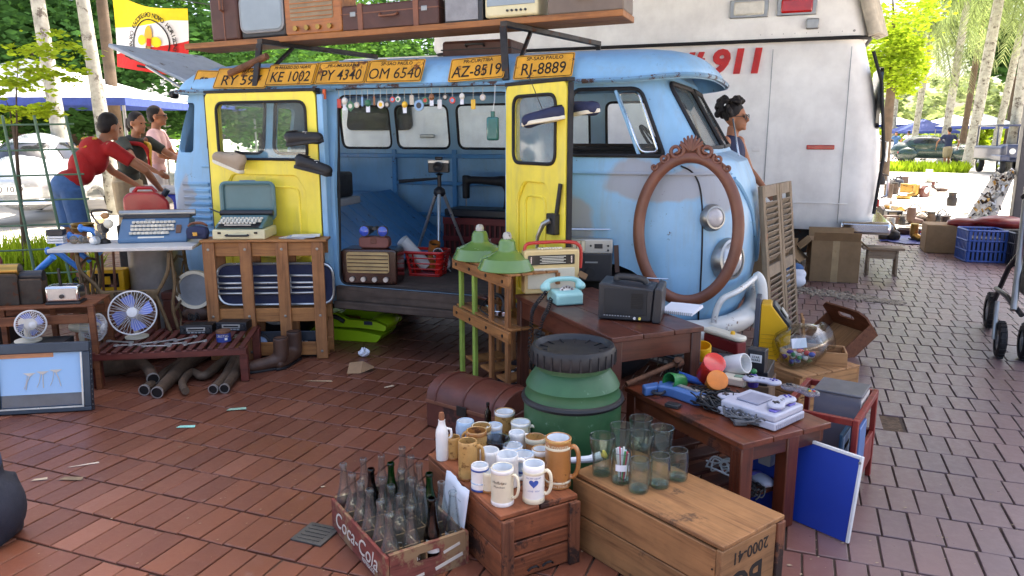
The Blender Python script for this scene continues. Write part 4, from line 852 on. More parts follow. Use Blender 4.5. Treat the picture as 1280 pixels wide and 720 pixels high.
# portable black television (rear turned to the camera)
p = gz(783,402,.59); t = thing('portable_television','black portable television with carry handle seen from its side','television',(p.x,p.y,.5905),face_cam(p,-.13))
MB().prism(rpoly([(-.125,.004),(.105,.004),(.115,.145),(-.125,.165)],.01),0,.19,axis='y').p('case','black_plastic',t,.006,seg=2)
MB().prism(rpoly([(.108,.0),(.145,.0),(.15,.15),(.118,.158)],.012),-.012,.2,axis='y').p('screen_bezel','black_plastic',t,.006)
MB().prism(rrect(-.10,.03,.085,.145,.008),-.004,.004,axis='y').p('side_panel',mat('black_matt','#1c1d21',.6),t,.002)
for k in range(9): MB().b2((.005+.012,-.0065,.062+k*.0075),(.058+.012,-.003,.065+k*.0075)).p('speaker_slot','iron_black',t)
for k,c_ in enumerate(('#d8d8d8','#e0d060')): MB().cyl((.035+k*.022,-.004,.018),(.035+k*.022,-.012,.018),.006,n=10).p('socket',mat('sock' +c_,c_,.4),t)
for k in range(10): MB().b2((-.10+k*.012,-.0062,.022),(-.093+k*.012,-.003,.026)).p('control','grey_plastic',t)
MB().tube(smoothp([(-.06,.10,.160),(-.05,.10,.178),(.05,.10,.172),(.07,.10,.152)],4),.011,8,flat=1.4).p('carry_handle','black_plastic',t)
MB().cyl((-.07,.17,.165),(.16,.15,.168),.003,n=6).p('antenna','chrome',t)
# spiral notebook
p = gz(852,388,.59); t = thing('notebook','white spiral notebook lying at the corner of the brown table','notebook',(p.x,p.y,.5905),face_cam(p,-.25))
for k in range(3): MB().box((0,0,.003+k*.0042),(.15,.20,.004),rz=(k-1)*.02).p('page_block','paper',t,.0008)
for k in range(16): MB().tube([(-.07+k*.0093,-.104+.006*math.cos(a),.008+.008*math.sin(a)) for a in [2*PI*j/8 for j in range(8)]],.0009,4,closed=True).p('spiral_ring','dull_steel',t)
# ---- slatted rack with green enamel lamp shades
RA = gz(565,322,.70); rk = thing('slatted_rack','open rack of pine boards with light green posts','rack',(RA.x,RA.y,0),-R(42)); RL,RD,RZ_ = .70,.30,.70
for y in (0,RD-.02):
    for z in (.64,.36): MB().b2((0,y,z),(RL,y+.02,z+.06)).p('rail','lattice_wood_x',rk,.003)
for k,x in enumerate((.04,.22,.43,.62)):
    MB().b2((x,.021,0),(x+.035,.042,.639)).p('post','green_post' if k < 2 else 'lattice_wood_z',rk,.003); MB().b2((x,RD-.042,0),(x+.035,RD-.021,.639)).p('post','lattice_wood_z',rk,.003)
    MB().cyl((x+.017,-.004,.67),(x+.017,.003,.67),.009,n=10).p('bolt','dark_steel',rk); MB().cyl((x+.017,-.004,.39),(x+.017,.003,.39),.009,n=10).p('bolt','dark_steel',rk)
for k in range(4): MB().b2((.005,.01+k*.072,.7005),(RL-.005,.075+k*.072,.712)).p('top_slat','lattice_wood_x',rk,.002)
for k in range(4): MB().b2((.005,.022+k*.066,.4205),(RL-.005,.08+k*.066,.432)).p('shelf_slat','lattice_wood_x',rk,.002)
for k in range(3): MB().b2((.08+k*.2,.043,.12),(.20+k*.2,RD-.043,.135)).p('low_slat','lattice_wood_x',rk,.002)
for px,py,r_,lb_ in ((600,323,.150,'green enamel lamp shade further back on the rack'),(634,336,.150,'green enamel lamp shade nearer the cream radio')):
    p = gz(px,py-8,.712); p = gz(px,py,.712); t = thing('lamp_shade',lb_,'lamp shade',(p.x,p.y,.7125),0,'green enamel lamp shades')
    MB().lathe([(r_,0),(r_+.003,.004),(r_-.01,.03),(r_-.022,.06),(r_-.055,.072),(.055,.092),(.048,.10),(.042,.14),(.035,.152),(.03,.155),(.028,.15),(.04,.095),(r_-.06,.066),(r_-.03,.05),(r_-.006,.0)],36).p('shade','enamel_green',t,smooth=40)
    MB().lathe([(.022,.15),(.023,.17),(.018,.185),(.008,.19),(.001,.19)],16).p('socket_cap',mat('cap_white','#b9b4a8',.5,wear='#6d5b48',wamt=.55,wscale=30),t,smooth=50)
# things lying on the rack shelf: clothes iron and dark reel
p = on(rk,.36,.12,.433); t = thing('clothes_iron','chrome clothes iron with black handle on the rack shelf','iron',p,-R(42))
MB().prism(rpoly([(-.10,-.04),(.06,-.05),(.12,0),(.06,.05),(-.10,.04)],.02),.002,.035).p('soleplate','chrome',t,.006)
MB().tube(smoothp([(-.08,0,.036),(-.085,0,.085),(-.04,0,.10),(.05,0,.095),(.065,0,.036)],4),.012,8).p('handle','black_plastic',t,smooth=60)
MB().tube(smoothp([(-.085,0,.08),(-.1,-.03,.06),(-.05,-.09,.03),(.06,-.1,.02),(.1,-.08,.012)],5),.004,6).p('cord','cable_black',t)
p = on(rk,.12,.14,.433); t = thing('shoe_brush','dark bristle brush on the rack shelf behind a green post','brush',p,-R(30)); MB().box((0,0,.045),(.12,.05,.02)).p('back','mahogany',t,.006); MB().box((0,0,.0175),(.11,.045,.034),taper=1.05).p('bristles','iron_black',t)
# ---- cream portable radio
def on_tab(px,py,z=.59): p = gz(px,py,z); return p
RC = on(bt,.10,.33,.59)
p = gz(690,367,.59); t = thing('portable_radio','cream portable radio with a red handle and striped dial','radio',(p.x,p.y,.5905),face_cam(p,.28))
MB().prism(rrect(-.145,0,.145,.225,.016),0,.075,axis='y').p('case','cream_plastic',t,.008,seg=3)
MB().prism(rrect(-.128,.028,.118,.132,.006),-.004,.004,axis='y').p('speaker_grille','ivory',t,.001)
for k in range(17): MB().b2((-.124,-.0058,.033+k*.0058),(.114,-.0036,.0345+k*.0058)).p('grille_rib','ivory',t)
MB().prism(rrect(-.128,.150,.118,.200,.006),-.004,.004,axis='y').p('dial_window',mat('dial_dark','#3b3630',.25,coat=.6),t,.001)
for k in range(5): MB().b2((-.066+(k % 2)*.01,-.0055,.158+k*.008),(.07-(k % 2)*.012,-.0036,.1615+k*.008)).p('dial_scale','ivory',t)
for x in (-.112,.1): MB().cyl((x,-.004,.158),(x,-.004,.193),.004,n=8).p('dial_end','chrome',t)
for k in range(9): MB().b2((-.07+k*.0145,.02,.2255),(-.058+k*.0145,.04,.234)).p('push_key','ivory',t,.002)
MB().tube(smoothp([(-.135,.038,.215),(-.13,.038,.245),(-.09,.038,.258),(.1,.038,.258),(.155,.038,.235),(.165,.038,.19),(.162,.038,.12)],4),.006,8,flat=1.5).p('handle','red_plastic',t)
MB().prism(rrect(-.0,0,.05,.03,.005),-.001,.001,axis='y').p('price_tag',mat('tag_brown','#8a6a4a',.8),t,loc=(.13,-.012,.09),rot=(0,.5,0))
# ---- silver and black cassette recorder behind
p = gz(742,352,.59); p = Vector((p.x,p.y,.5905)); t = thing('cassette_recorder','silver and black cassette recorder with a chrome handle','recorder',p,face_cam(p,.06))
MB().b2((-.155,0,0),(.10,.09,.155)).p('lower_case','black_plastic',t,.006); MB().b2((-.155,0,.1555),(.10,.09,.235)).p('upper_case','silver_paint',t,.005)
MB().b2((-.145,-.005,.165),(-.05,.002,.228)).p('speaker',mat('brass_mesh','#8d7d57',.5,metal=.4),t,.002)
for k in range(4): MB().b2((-.143+k*.024,-.008,.168),(-.125+k*.024,-.004,.225)).p('speaker_bar','ivory',t)
MB().b2((.0,-.005,.185),(.045,.001,.21)).p('level_meter','black_plastic',t,.002);
for x,z in ((.075,.20),(-.02,.2),(.075,.175)): MB().cyl((x,0,z),(x,-.008,z),.006,n=10).p('knob','black_plastic',t)
MB().cyl((-.02,-.0005,.05),(-.02,-.012,.05),.028,n=20).p('cassette_door','black_matt',t); MB().b2((-.05,-.012,.105),(.02,-.002,.112)).p('latch','grey_plastic',t)
MB().tube([(-.16,.045,.18),(-.162,.045,.285),(.107,.045,.285),(.105,.045,.18)],.0055,8).p('handle','chrome',t)
MB().bar((.12,.02,.20),(.13,.02,.05),.012,.025).p('strap','brown_leather',t)
# ---- green drum with black lid
bc = Vector((-.753,2.67,0)); t = thing('plastic_drum','dark green plastic drum with ribbed black screw lid and carry ring','drum',bc); t.scale = (1,1,1.13)
MB().lathe([(.001,.0),(.165,.0),(.178,.012),(.186,.05),(.187,.20),(.184,.215),(.187,.225),(.187,.35),(.183,.37),(.176,.385),(.180,.40),(.165,.425),(.148,.445),(.138,.455),(.138,.50),(.001,.50)],48).p('body','drum_green',t,smooth=40)
MB().tube([(math.cos(a)*.186,math.sin(a)*.186,.352) for a in [2*PI*k/48 for k in range(48)]],.012,8,closed=True).p('carry_ring','drum_black',t)
MB().tube(smoothp([(.0,.188,.33),(-.16,.15,.36),(-.19,.06,.42),(-.165,.02,.48)],4),.008,6).p('bail_handle','drum_black',t)
ld = MB().lathe([(.140,.475),(.157,.475),(.162,.485),(.162,.520),(.155,.535),(.146,.537),(.140,.530),(.134,.518),(.06,.513),(.001,.513)],48).p('lid','drum_black',t,smooth=40)
for k in range(28):
    a = 2*PI*k/28; MB().bar((math.cos(a)*.1635,math.sin(a)*.1635,.478),(math.cos(a)*.1635,math.sin(a)*.1635,.522),.006,.004,up=(math.cos(a),math.sin(a),0)).p('grip_rib','drum_black',ld)
for k in range(14):
    a = 2*PI*k/14; MB().bar((math.cos(a)*.10,math.sin(a)*.10,.5155),(math.cos(a)*.132,math.sin(a)*.132,.5195),.005,.006).p('lid_rib','drum_black',ld)
# ---- domed leather trunk behind the mugs
A2 = gz(533,532); t = thing('domed_trunk','brown leather trunk with a rounded lid beside the green drum','trunk',(A2.x,A2.y,0),-R(16))
MB().b2((0,0,0),(.46,.28,.13)).p('base','leather_case',t,.008)
pl = [(0,.132)]+[(.14-.14*math.cos(PI*k/10),.132+.105*math.sin(PI*k/10)**.8) for k in range(11)]+[(.28,.132)]
MB().prism(pl[1:-1],.0,.46,axis='x').p('domed_lid','leather_case',t,.004)
for x in (.06,.23,.40): MB().tube([(x,y,z+.002) for y,z in pl[1:-1]],.006,6).p('lid_strap','leather_case',t)
MB().b2((.0,-.004,.122),(.46,.0,.14)).p('lip','tan_leather',t,.002); MB().b2((.2,-.009,.10),(.26,-.004,.15)).p('hasp','dark_steel',t,.002)
# wooden planes and tools lying behind the trunk
p = on(t,.10,.36,0); q_ = thing('hand_tool','wooden handled tool lying on the floor behind the trunk','tool',(p.x,p.y,.0),.3); MB().tube([(-.06,0,.05),(.03,0,.055),(.06,0,.05)],[.014,.018,.012],10).p('handle','pine',q_); MB().b2((.05,-.03,.0),(.18,.03,.06)).p('head','dark_steel',q_,.008)
# white typewriter keyboard behind the drum
p = gz(660,478,.12); q_ = thing('old_typewriter','typewriter with white keys half hidden behind the green drum','typewriter',(p.x-.06,p.y+.22,0),-.2); MB().prism([(-.15,0),(.15,0),(.15,.14),(-.02,.14),(-.15,.06)],-.14,.14,axis='x').p('case','black_plastic',q_,.008)
for r_ in range(4):
    for k in range(10): MB().box((-.11+k*.024+r_*.005,-.125+r_*.03,.082+r_*.014),(.016,.016,.008)).p('key','white_plastic',q_,.002)
# ---- oval carved mirror frame leaning on the van
FYc = 3.965; fr = thing('oval_mirror_frame','empty oval mirror frame of carved brown wood leaning on the van nose','frame',(-.515,FYc,.50),0,rot=(-.03,0,0))
vs,fs = [],[]; ns = 64; prof = [(-.030,.0),(-.030,-.012),(-.018,-.024),(.0,-.028),(.018,-.022),(.030,-.010),(.030,.0)]
for i in range(ns):
    a = 2*PI*i/ns; cx,cz = math.cos(a),math.sin(a)
    for d_,y in prof: vs.append(((.255+d_)*cx,y,.40+(.375+d_)*cz))
k = len(prof)
for i in range(ns):
    for j in range(k): fs.append((i*k+j,i*k+(j+1) % k,((i+1) % ns)*k+(j+1) % k,((i+1) % ns)*k+j))
MB().add(vs,fs).p('oval_ring','frame_wood',fr,smooth=60)
cb = MB()
def scroll(cx,cz,r0,a0,turns,s,w0=.012):
    P,W = [],[]
    for i in range(30): f = i/29; a = a0+s*2*PI*turns*f; r = r0*(1-.8*f); P.append((cx+r*math.cos(a),-.016,cz+r*math.sin(a))); W.append(w0*(1-.45*f))
    return P,W
orn = MB().prism([(-.20,.715),(-.17,.74),(-.12,.775),(-.06,.81),(0,.86),(.06,.81),(.12,.775),(.17,.74),(.20,.715),(.15,.725),(.08,.762),(0,.776),(-.08,.762),(-.15,.725)],-.012,.0,axis='y').p('crest_plate','frame_wood',fr,.004)
for s in (-1,1):
    for (cx,cz,r0,a0,tr,w0) in ((s*.075,.805,.042,PI/2+s*.5,1.5,.013),(s*.135,.765,.026,PI/2+s*.5,1.4,.010),(s*.185,.722,.018,PI/2+s*.8,1.2,.010)):
        P,W = scroll(cx,cz,r0,a0,tr,s,w0); MB().tube(P,W,7).p('carved_scroll','frame_wood',fr,smooth=60)
for k in range(7):
    a = PI/2+(k-3)*.30; MB().tube([(.0+.01*math.cos(a),-.018,.80+.01*math.sin(a)),(.045*math.cos(a),-.02,.80+.05*math.sin(a)),(.07*math.cos(a),-.014,.80+.085*math.sin(a))],[.007,.011,.005],7).p('carved_leaf','frame_wood',fr,smooth=60)
# ---- louvred shutters leaning behind the headlight
p0 = gz(953,430); sh = thing('louvred_shutter','weathered wooden louvred shutter pair leaning behind the van nose','shutter',(-.055,4.62,0),R(77),rot=(-.12,0,R(77)))
for q_,(x0,wd) in enumerate(((0,.36),(.375,.30))):
    for x in (x0,x0+wd-.05): MB().b2((x,0,.0),(x+.05,.03,1.10)).p('stile','shutter_wood',sh,.003)
    for z in (.0,.55,1.03): MB().b2((x0+.051,.003,z),(x0+wd-.051,.027,z+.07)).p('rail','shutter_slat',sh,.003)
    for k in range(26):
        z = .085+k*.0358
        if abs(z-.585) < .045: continue
        MB().box((x0+wd/2,.015,z),(wd-.102,.052,.007),rot=(-.85,0,0)).p('louvre_slat','shutter_slat',sh,.001)
# ================================================================== game table and the things round it
A,ang,_ = facing((780,483),(927,555),.37)
gt = table_from('low_table','low red brown table covered with game console, cables and toys',A,ang,.67,.43,.37,'game_wood','mahogany_y','game_wood_z',.055,.055,3,.07,ins=.15)
for k in range(3):
    MB().b2((.67-.0635+.012+k*.014,.0065,.02),(.67-.0635+.017+k*.014,.009,.33)).p('leg_flute','mahogany',gt)
GZ = .3705
def gp(px,py,z=GZ): return gz(px,py,z)
# console with controllers
p = gp(968,541); q_ = gp(1033,511); ca = math.atan2(q_.y-p.y,q_.x-p.x)
cs = thing('game_console','light grey game console with two tone plastic case','console',(p.x,p.y,GZ),ca)
MB().b2((0,0,.004),(.20,.235,.032)).p('lower_case','console_grey',cs,.004); MB().b2((.004,.004,.0325),(.196,.225,.058)).p('upper_case','console_grey',cs,.006); MB().b2((.05,.10,.0585),(.15,.19,.066)).p('cartridge_door','console_dark',cs,.004)
for k in range(14): MB().b2((.008+k*.0135,-.0008,.006),(.016+k*.0135,.001,.024)).p('vent_rib','console_dark',cs)
for k in range(2): MB().b2((.03+k*.1,.02,.0585),(.07+k*.1,.045,.065)).p('switch','lilac',cs,.002)
def controller(px,py,z,rz,label,clear=False):
    p = gz(px,py,z); t = thing('game_controller',label,'controller',(p.x,p.y,z),rz,'game controllers'); c = MB().lathe([(.001,0),(.028,.0),(.033,.006),(.031,.013),(.022,.017),(.001,.018)],20,(-.045,0,0)).lathe([(.001,0),(.028,.0),(.033,.006),(.031,.013),(.022,.017),(.001,.018)],20,(.045,0,0)).box((0,.004,.0085),(.09,.05,.016))
    bm_ = 'console_grey' if not clear else glass('clear_purple',(.62,.62,.82),.8,.08,dirt=.25)
    blob('shell',c,MATS['console_grey'] if not clear else bm_,t,.0045,3,world=False)
    MB().box((-.045,0,.019),(.026,.008,.004)).box((-.045,0,.019),(.008,.026,.0042)).p('direction_pad','black_plastic',t,.001)
    for dx,dy,m_ in ((.011,0,'lilac'),(-.011,0,'lilac'),(0,.011,'purple_plastic'),(0,-.011,'purple_plastic')) if not clear else ((.011,0,'red_plastic'),(-.011,0,'green_plastic'),(0,.011,'blue_plastic'),(0,-.011,'yellow_plastic')): MB().lathe([(.0045,.0),(.0045,.0035),(.001,.0045)],10,(.045+dx,dy,.0175)).p('button',m_,t)
    for dx in (-.008,.008): MB().bar((dx-.003,-.006,.0185),(dx+.003,.002,.0185),.004,.003).p('start_button','grey_plastic',t)
    return t
zt_ = GZ+.0585
controller(922,499,GZ+.03,.25,'grey game controller lying left of the console on the cables'); controller(977,505,zt_+.008,1.15,'grey game controller lying on top of the console'); controller(952,478,GZ+.04,-.15,'grey game controller at the rear edge of the console'); controller(1000,490,zt_+.008,-.55,'clear purple game controller with coloured buttons',True)
# cable tangles
def tangle(name,label,px,py,z,rx,ry,n,m_,seed,r=.003,cat='cables'):
    p = gz(px,py,z); t = thing(name,label,cat,(p.x,p.y,z),ang); rg = random.Random(seed)
    for k in range(n):
        P = []; a0 = rg.uniform(0,6.28); aa,bb = rx*rg.uniform(.35,1),ry*rg.uniform(.35,1); cx,cy_ = rg.uniform(-.3,.3)*rx,rg.uniform(-.3,.3)*ry; tl = rg.uniform(-.5,.5)
        m = rg.randint(9,13)
        for i in range(m): a = a0+i*.75; x,y = aa*math.cos(a),bb*math.sin(a); P.append((cx+x*math.cos(tl)-y*math.sin(tl),cy_+x*math.sin(tl)+y*math.cos(tl),r+.045*abs(math.sin(i*.9+k))*rg.uniform(.2,1)))
        MB().tube(smoothp(P,5),r,5).p('cable',m_,t,smooth=60)
    return t
tangle('cable_bundle','tangle of black and grey game cables on the low table',902,506,GZ+.004,.13,.09,26,'cable_black',3,.0036)
tangle('cable_bundle','grey cable coil tied with a white twist at the table edge',932,524,GZ+.004,.08,.06,14,mat('cable_grey','#55575b',.5),5,.0036)
q_ = thing('cable_plug','dark grey moulded plug lying in front of the cable coil','plug',gp(925,532),.4); MB().box((0,0,.012),(.045,.022,.02)).p('plug_body','cable_grey',q_,.004); MB().box((.03,0,.012),(.02,.012,.01)).p('plug_pin','dull_steel',q_)
# light gun
p = gp(845,496); t = thing('toy_gun','blue and grey toy light gun lying on its side','toy gun',(p.x,p.y,GZ),-.55); t.scale = (.95,1.35,1.3)
MB().prism(rpoly([(-.10,.005),(-.06,-.035),(-.02,-.02),(.12,-.02),(.14,.0),(.135,.022),(-.06,.03)],.01),.0,.032).p('barrel','blue_plastic',t,.006)
MB().prism(rpoly([(-.10,.0),(-.06,-.03),(-.075,-.075),(-.115,-.06)],.01),.002,.03).p('grip','blue_plastic',t,.006)
MB().tube([(-.045+.022*math.cos(a),-.04+.02*math.sin(a),.016) for a in [2*PI*k/14 for k in range(14)]],.005,6,closed=True).p('trigger_guard','black_plastic',t)
MB().cyl((.135,.0,.016),(.165,.0,.016),.016,.012,n=12).p('muzzle','silver_paint',t); MB().b2((-.03,.004,.0325),(.10,.02,.036)).p('side_strip','silver_paint',t)
tangle('cable_bundle','coil of black lead behind the blue toy gun',842,470,GZ,.05,.04,6,'cable_black',9)
q_ = thing('small_remote','small black remote at the front edge of the low table','remote',gp(841,509),-.3); MB().box((0,0,.008),(.055,.035,.014)).p('case','black_plastic',q_,.003); MB().box((0,0,.0155),(.04,.022,.002)).p('key_pad','black_matt',q_)
t = thing('blue_marker','blue plastic handle lying behind the toy gun','handle',gp(862,478),-.7); MB().tube([(-.07,0,.016),(.0,0,.016),(.07,.01,.016)],[.014,.016,.011],10).p('grip',mat('bright_blue','#2f5fb0',.4),t); MB().cyl((.07,.01,.016),(.085,.012,.016),.006,n=8).p('tip','black_plastic',t)
# rusty pipe, black recorder box
a_,b_ = gz(783,478,.39),gz(848,450,.45); t = thing('rusty_pipe','long rusty pipe with a fitting laid across the table corner','pipe',(a_.x,a_.y,GZ+.0)); M0 = Vector((a_.x,a_.y,GZ)); v = Vector((b_.x,b_.y,.44))-M0
MB().cyl((0,0,.012),v,.011,n=10).p('pipe','rust',t,smooth=50); MB().cyl(v*.94,v*1.06,.02,n=12).p('fitting','rust',t,smooth=50); MB().cyl(v*1.0+Vector((0,0,.0)),v+Vector((.0,-.03,.02)),.014,n=10).p('elbow','rust',t,smooth=50)
p = gp(835,452); t = thing('tape_recorder','flat black recorder at the rear corner of the low table','recorder',(p.x,p.y,GZ),ang+.2); MB().box((0,0,.022),(.17,.12,.043)).p('case','black_plastic',t,.006); MB().box((.0,-.0,.046),(.13,.07,.006)).p('lid','black_matt',t,.002);
for k in range(4): MB().box((-.05+k*.03,-.063,.022),(.02,.006,.012)).p('key','grey_plastic',t)
# cups and cans
def can(px,py,r,h,m_,label,rot,z=GZ,lidm=None,nm='plastic_jar',cat='jar'):
    r,h,z = r*1.3,h*1.3,GZ+(z-GZ)*1.3; p = gz(px,py,z); t = thing(nm,label,cat,(p.x,p.y,z),0,rot=rot)
    MB().lathe([(.001,0),(r*.92,0),(r,.004),(r,h-.004),(r*.96,h),(r*.88,h),(r*.86,.006),(.001,.006)],22).p('body',m_,t,smooth=50)
    if lidm: MB().lathe([(r*1.06,h-.014),(r*1.06,h+.001),(r*.9,h+.004),(.001,h+.004)],22).p('lid',lidm,t,smooth=50)
    return t
can(883,470,.033,.085,'red_plastic','red jar with a round red lid among the toys',(.75,0,.5),GZ+.032,mat('red_lid','#c83a35',.25,coat=.4)); can(877,447,.032,.05,'yellow_plastic','yellow plastic lid behind the red jar',(.3,0,0),GZ+.03); can(908,458,.033,.075,'white_plastic','white plastic cup tipped over beside the red jar',(1.2,0,1.1),GZ+.035); can(852,478,.026,.06,'green_plastic','green can tipped over in front of the red jar',(1.3,0,-.6),GZ+.028); can(893,482,.03,.05,'orange_plastic','orange tub among the toys',(.9,0,.3),GZ+.026,'orange_plastic')
t = thing('cream_receiver','small cream receiver box beside the orange tub','box',gp(918,480),-.2); MB().box((0,0,.018),(.10,.07,.034)).p('case','ivory',t,.006); MB().box((.02,-.0,.0365),(.04,.03,.004)).p('pad',mat('pad_green','#7f9a86',.5),t)
t = thing('toy_bottle','small purple toy bottle with a green cap','toy',gp(941,483)); MB().lathe([(.001,0),(.02,0),(.023,.02),(.018,.045),(.009,.055),(.001,.056)],16).p('body','purple_plastic',t,smooth=60); MB().ball((0,0,.064),(.013,.013,.012)).p('cap','green_plastic',t)
p = gp(905,436); t = thing('cream_toy_boat','long cream topped box with a dark red side','box',(p.x,p.y,GZ),ang+.05); MB().box((0,0,.03),(.22,.06,.06)).p('side',mat('dark_red','#6e1418',.4),t,.006); MB().prism(rpoly([(-.12,-.035),(.11,-.035),(.125,0),(.11,.035),(-.12,.035)],.02),.061,.085).p('cream_top','ivory',t,.008)
MB().lathe([(.012,0),(.009,.014),(.001,.016)],10,(.05,0,.085)).p('yellow_knob','yellow_plastic',t)
p = gp(946,463); t = thing('game_box','small black box standing with a white sticker','box',(p.x,p.y,GZ),-.2); MB().box((0,0,.05),(.075,.06,.10)).p('carton','black_plastic',t,.003); MB().box((.0,-.031,.062),(.05,.002,.035)).p('sticker','white_plastic',t); text('STAR',.014,MATS['ink'],t,(0,-.0325,.068)); text('WARS',.014,MATS['ink'],t,(0,-.0325,.055))
p = Vector((-.23,3.55,0)); t = thing('chess_set_box','flat black boxed set with white letters below the bumper','box',(p.x,p.y,0),-.1)
MB().b2((-.18,-.1,0),(.19,.14,.27)).p('carton',mat('carton_brown','#6b5440',.9,var=.2),t,.004); MB().b2((-.17,-.095,.271),(.18,.135,.335)).p('set_box','black_plastic',t,.003); text('SET',.05,MATS['white_ink'],t,(.06,-.097,.305)); text('CHECKERS AND CHESS',.018,MATS['white_ink'],t,(.05,.09,.3362),(0,0,0))
# ---- pine box, dispenser, jar
A3,a3,_ = facing((942,443),(1003,468),.20); pb = thing('pine_box','low pale pine slatted box carrying the yellow dispenser','box',(A3.x-.05,A3.y-.12,0),-R(42))
BL,BD,BZ = .40,.42,.22
for k in range(2):
    z0,z1 = .004+k*.104,.102+k*.104
    MB().b2((0,0,z0),(BL,.012,z1)).p('side_slat','pine',pb,.002); MB().b2((0,BD-.012,z0),(BL,BD,z1)).p('side_slat','pine',pb,.002); MB().b2((BL-.012,.013,z0),(BL,BD-.013,z1)).p('end_slat','pine_y',pb,.002); MB().b2((0,.013,z0),(.012,BD-.013,z1)).p('end_slat','pine_y',pb,.002)
for x in (.0,BL-.04): MB().b2((x,-.012,0),(x+.04,-.001,BZ-.012)).p('corner_batten','pine_z',pb,.002)
for k in range(4): MB().b2((-.004,k*.105,BZ-.0115),(BL+.004,k*.105+.10,BZ)).p('lid_slat','pine',pb,.002)
p = on(pb,.10,.12,BZ); t = thing('yellow_dispenser','yellow and grey toy machine with a slanted dark screen','toy',p,yaw-.35); t.scale = (1.4,)*3
prf = [(-.055,0),(.055,0),(.055,.02),(.02,.035),(.02,.055),(.055,.07),(.055,.12),(-.02,.215),(-.055,.215)]
MB().prism([(y,z) for y,z in prf][::-1],-.05,.05,M=Matrix.Rotation(0,4,'Z'),axis='y').p('housing','yellow_plastic',t,.004)
MB().b2((-.075,-.052,0),(-.056,.052,.235)).p('back_panel',mat('slate_plastic','#4a4d57',.5),t,.003)
MB().bar((.052,0,.130),(-.012,0,.213),.09,.012,up=(.79,0,.62)).p('screen_panel','black_plastic',t,.003); MB().bar((.035,0,.158),(.012,0,.188),.05,.003,up=(.79,0,.62)).p('screen','silver_paint',t,loc=(.007,0,.006))
for k in range(6): MB().b2((-.05,-.0515,.02+k*.016),(.018,-.0495,.022+k*.016)).p('moulded_line',mat('yellow_dark','#b98a10',.5),t)
p = on(pb,.26,.14,BZ+.078); t = thing('glass_jar','round glass jar lying on its side full of small toys','jar',p+Vector((0,0,.03)),yaw); t.scale = (1.4,)*3
MB().lathe([(.001,-.09),(.05,-.09),(.072,-.07),(.08,-.02),(.078,.02),(.065,.06),(.05,.075),(.05,.10),(.055,.105),(.047,.105),(.046,.075),(.062,.055),(.075,.0),(.066,-.066),(.001,-.085)],28,rot=(.3,PI/2-.3,.5)).p('glass_body','jar_glass',t,smooth=60)
jr = random.Random(8)
for k in range(26):
    c_ = jr.choice(['#c33a32','#3a55b0','#5b3f98','#3c8a55','#d8d5d0','#88a7c9']); MB().ball((jr.uniform(-.05,.05),jr.uniform(-.045,.045),jr.uniform(-.065,-.01)),(jr.uniform(.008,.015),jr.uniform(.006,.012),jr.uniform(.006,.01)),8,6).p('small_toy',mat('toy' +c_,c_,.4),t)
MB().box((-.035,-.066,.025),(.06,.003,.035),rot=(-.3,0,.25)).p('paper_tag','paper',t)
p = on(pb,.27,.31,BZ); t = thing('open_wooden_box','small open wooden box with its hinged lid standing up','box',p,yaw-.3);
for (a,b) in (((-.10,-.08,0),(.10,-.07,.07)),((-.10,.07,0),(.10,.08,.07)),((-.10,-.069,0),(-.09,.069,.07)),((.09,-.069,0),(.10,.069,.07)),((-.089,-.069,0),(.089,.069,.008))): MB().b2(a,b).p('side','pine',t,.002)
MB().box((-.115,0,.15),(.012,.16,.17),rot=(0,-.12,0)).p('lid','pine_z',t,.002)
# ---- tipped brown crate with handle holes
p = gz(1030,440); t = thing('tipped_brown_crate','brown wooden crate tipped up on its edge with oval handle hole','crate',(p.x+.08,p.y+.12,.02),0,rot=(0,-R(38),R(38)))
e = MB().prism([(-.20,0),(.20,0),(.20,.16),(.15,.20),(-.15,.20),(-.20,.16)],-.006,.006,axis='x'); hol = MB().prism(rrect(-.07,.10,.07,.15,.024),-.1,.1,axis='x')
for x in (-.14,.17):
    o = from_mesh('end_board',boolean(e,hol),mat('brown_ply','#7a4a30',.6,var=.15,grain='y'),t,30,world=False); o.location = (x,0,0)
for y in (-.195,.195): MB().b2((-.133,y-.005,0),(.163,y+.005,.10)).p('side_board','brown_ply',t,.002)
MB().b2((-.133,-.189,0),(.163,.189,.008)).p('bottom_board','pine',t,.001)
# ---- red record rack and papers to the right of the low table
p = gz(1020,640); rr = thing('red_rack','red wooden record rack standing right of the low table','rack',(.27,2.84,0),R(76));
for y in (0,.26):
    for x in (.0,.40): MB().b2((x,y,0),(x+.025,y+.02,.37)).p('post',mat('red_wood','#84261d',.5,var=.15,grain='z'),rr,.002)
    MB().b2((.026,y,.345),(.399,y+.02,.37)).p('rail','red_wood',rr,.002); MB().b2((.026,y+.003,.08),(.399,y+.017,.20)).p('side_panel','red_wood',rr,.002)
for x in (.003,.403): MB().b2((x,.021,.345),(x+.02,.259,.369)).p('rail','red_wood',rr,.002); MB().b2((x,.021,.08),(x+.02,.259,.20)).p('end_panel','red_wood',rr,.002)
MB().b2((.026,.021,.07),(.399,.259,.08)).p('bottom_panel','red_wood',rr,.001)
p = on(rr,.14,.06,.0805); t = thing('record_carton','grey lidded carton printed in red letters standing in the red rack','carton',p,rr.rotation_euler.z)
MB().b2((.06,-.03,0),(.23,.14,.31)).p('carton',mat('carton_grey','#6f6a70',.6,var=.08),t,.004); MB().b2((.055,-.035,.311),(.235,.145,.32)).p('lid',mat('lid_slate','#54545b',.45),t,.003)
MB().b2((.062,-.034,.21),(.228,-.0305,.30)).p('label','label_white',t); text('PICTAIR',.05,MATS['red_paint'],t,(.145,-.0355,.255),bold=.01,sx=.8)
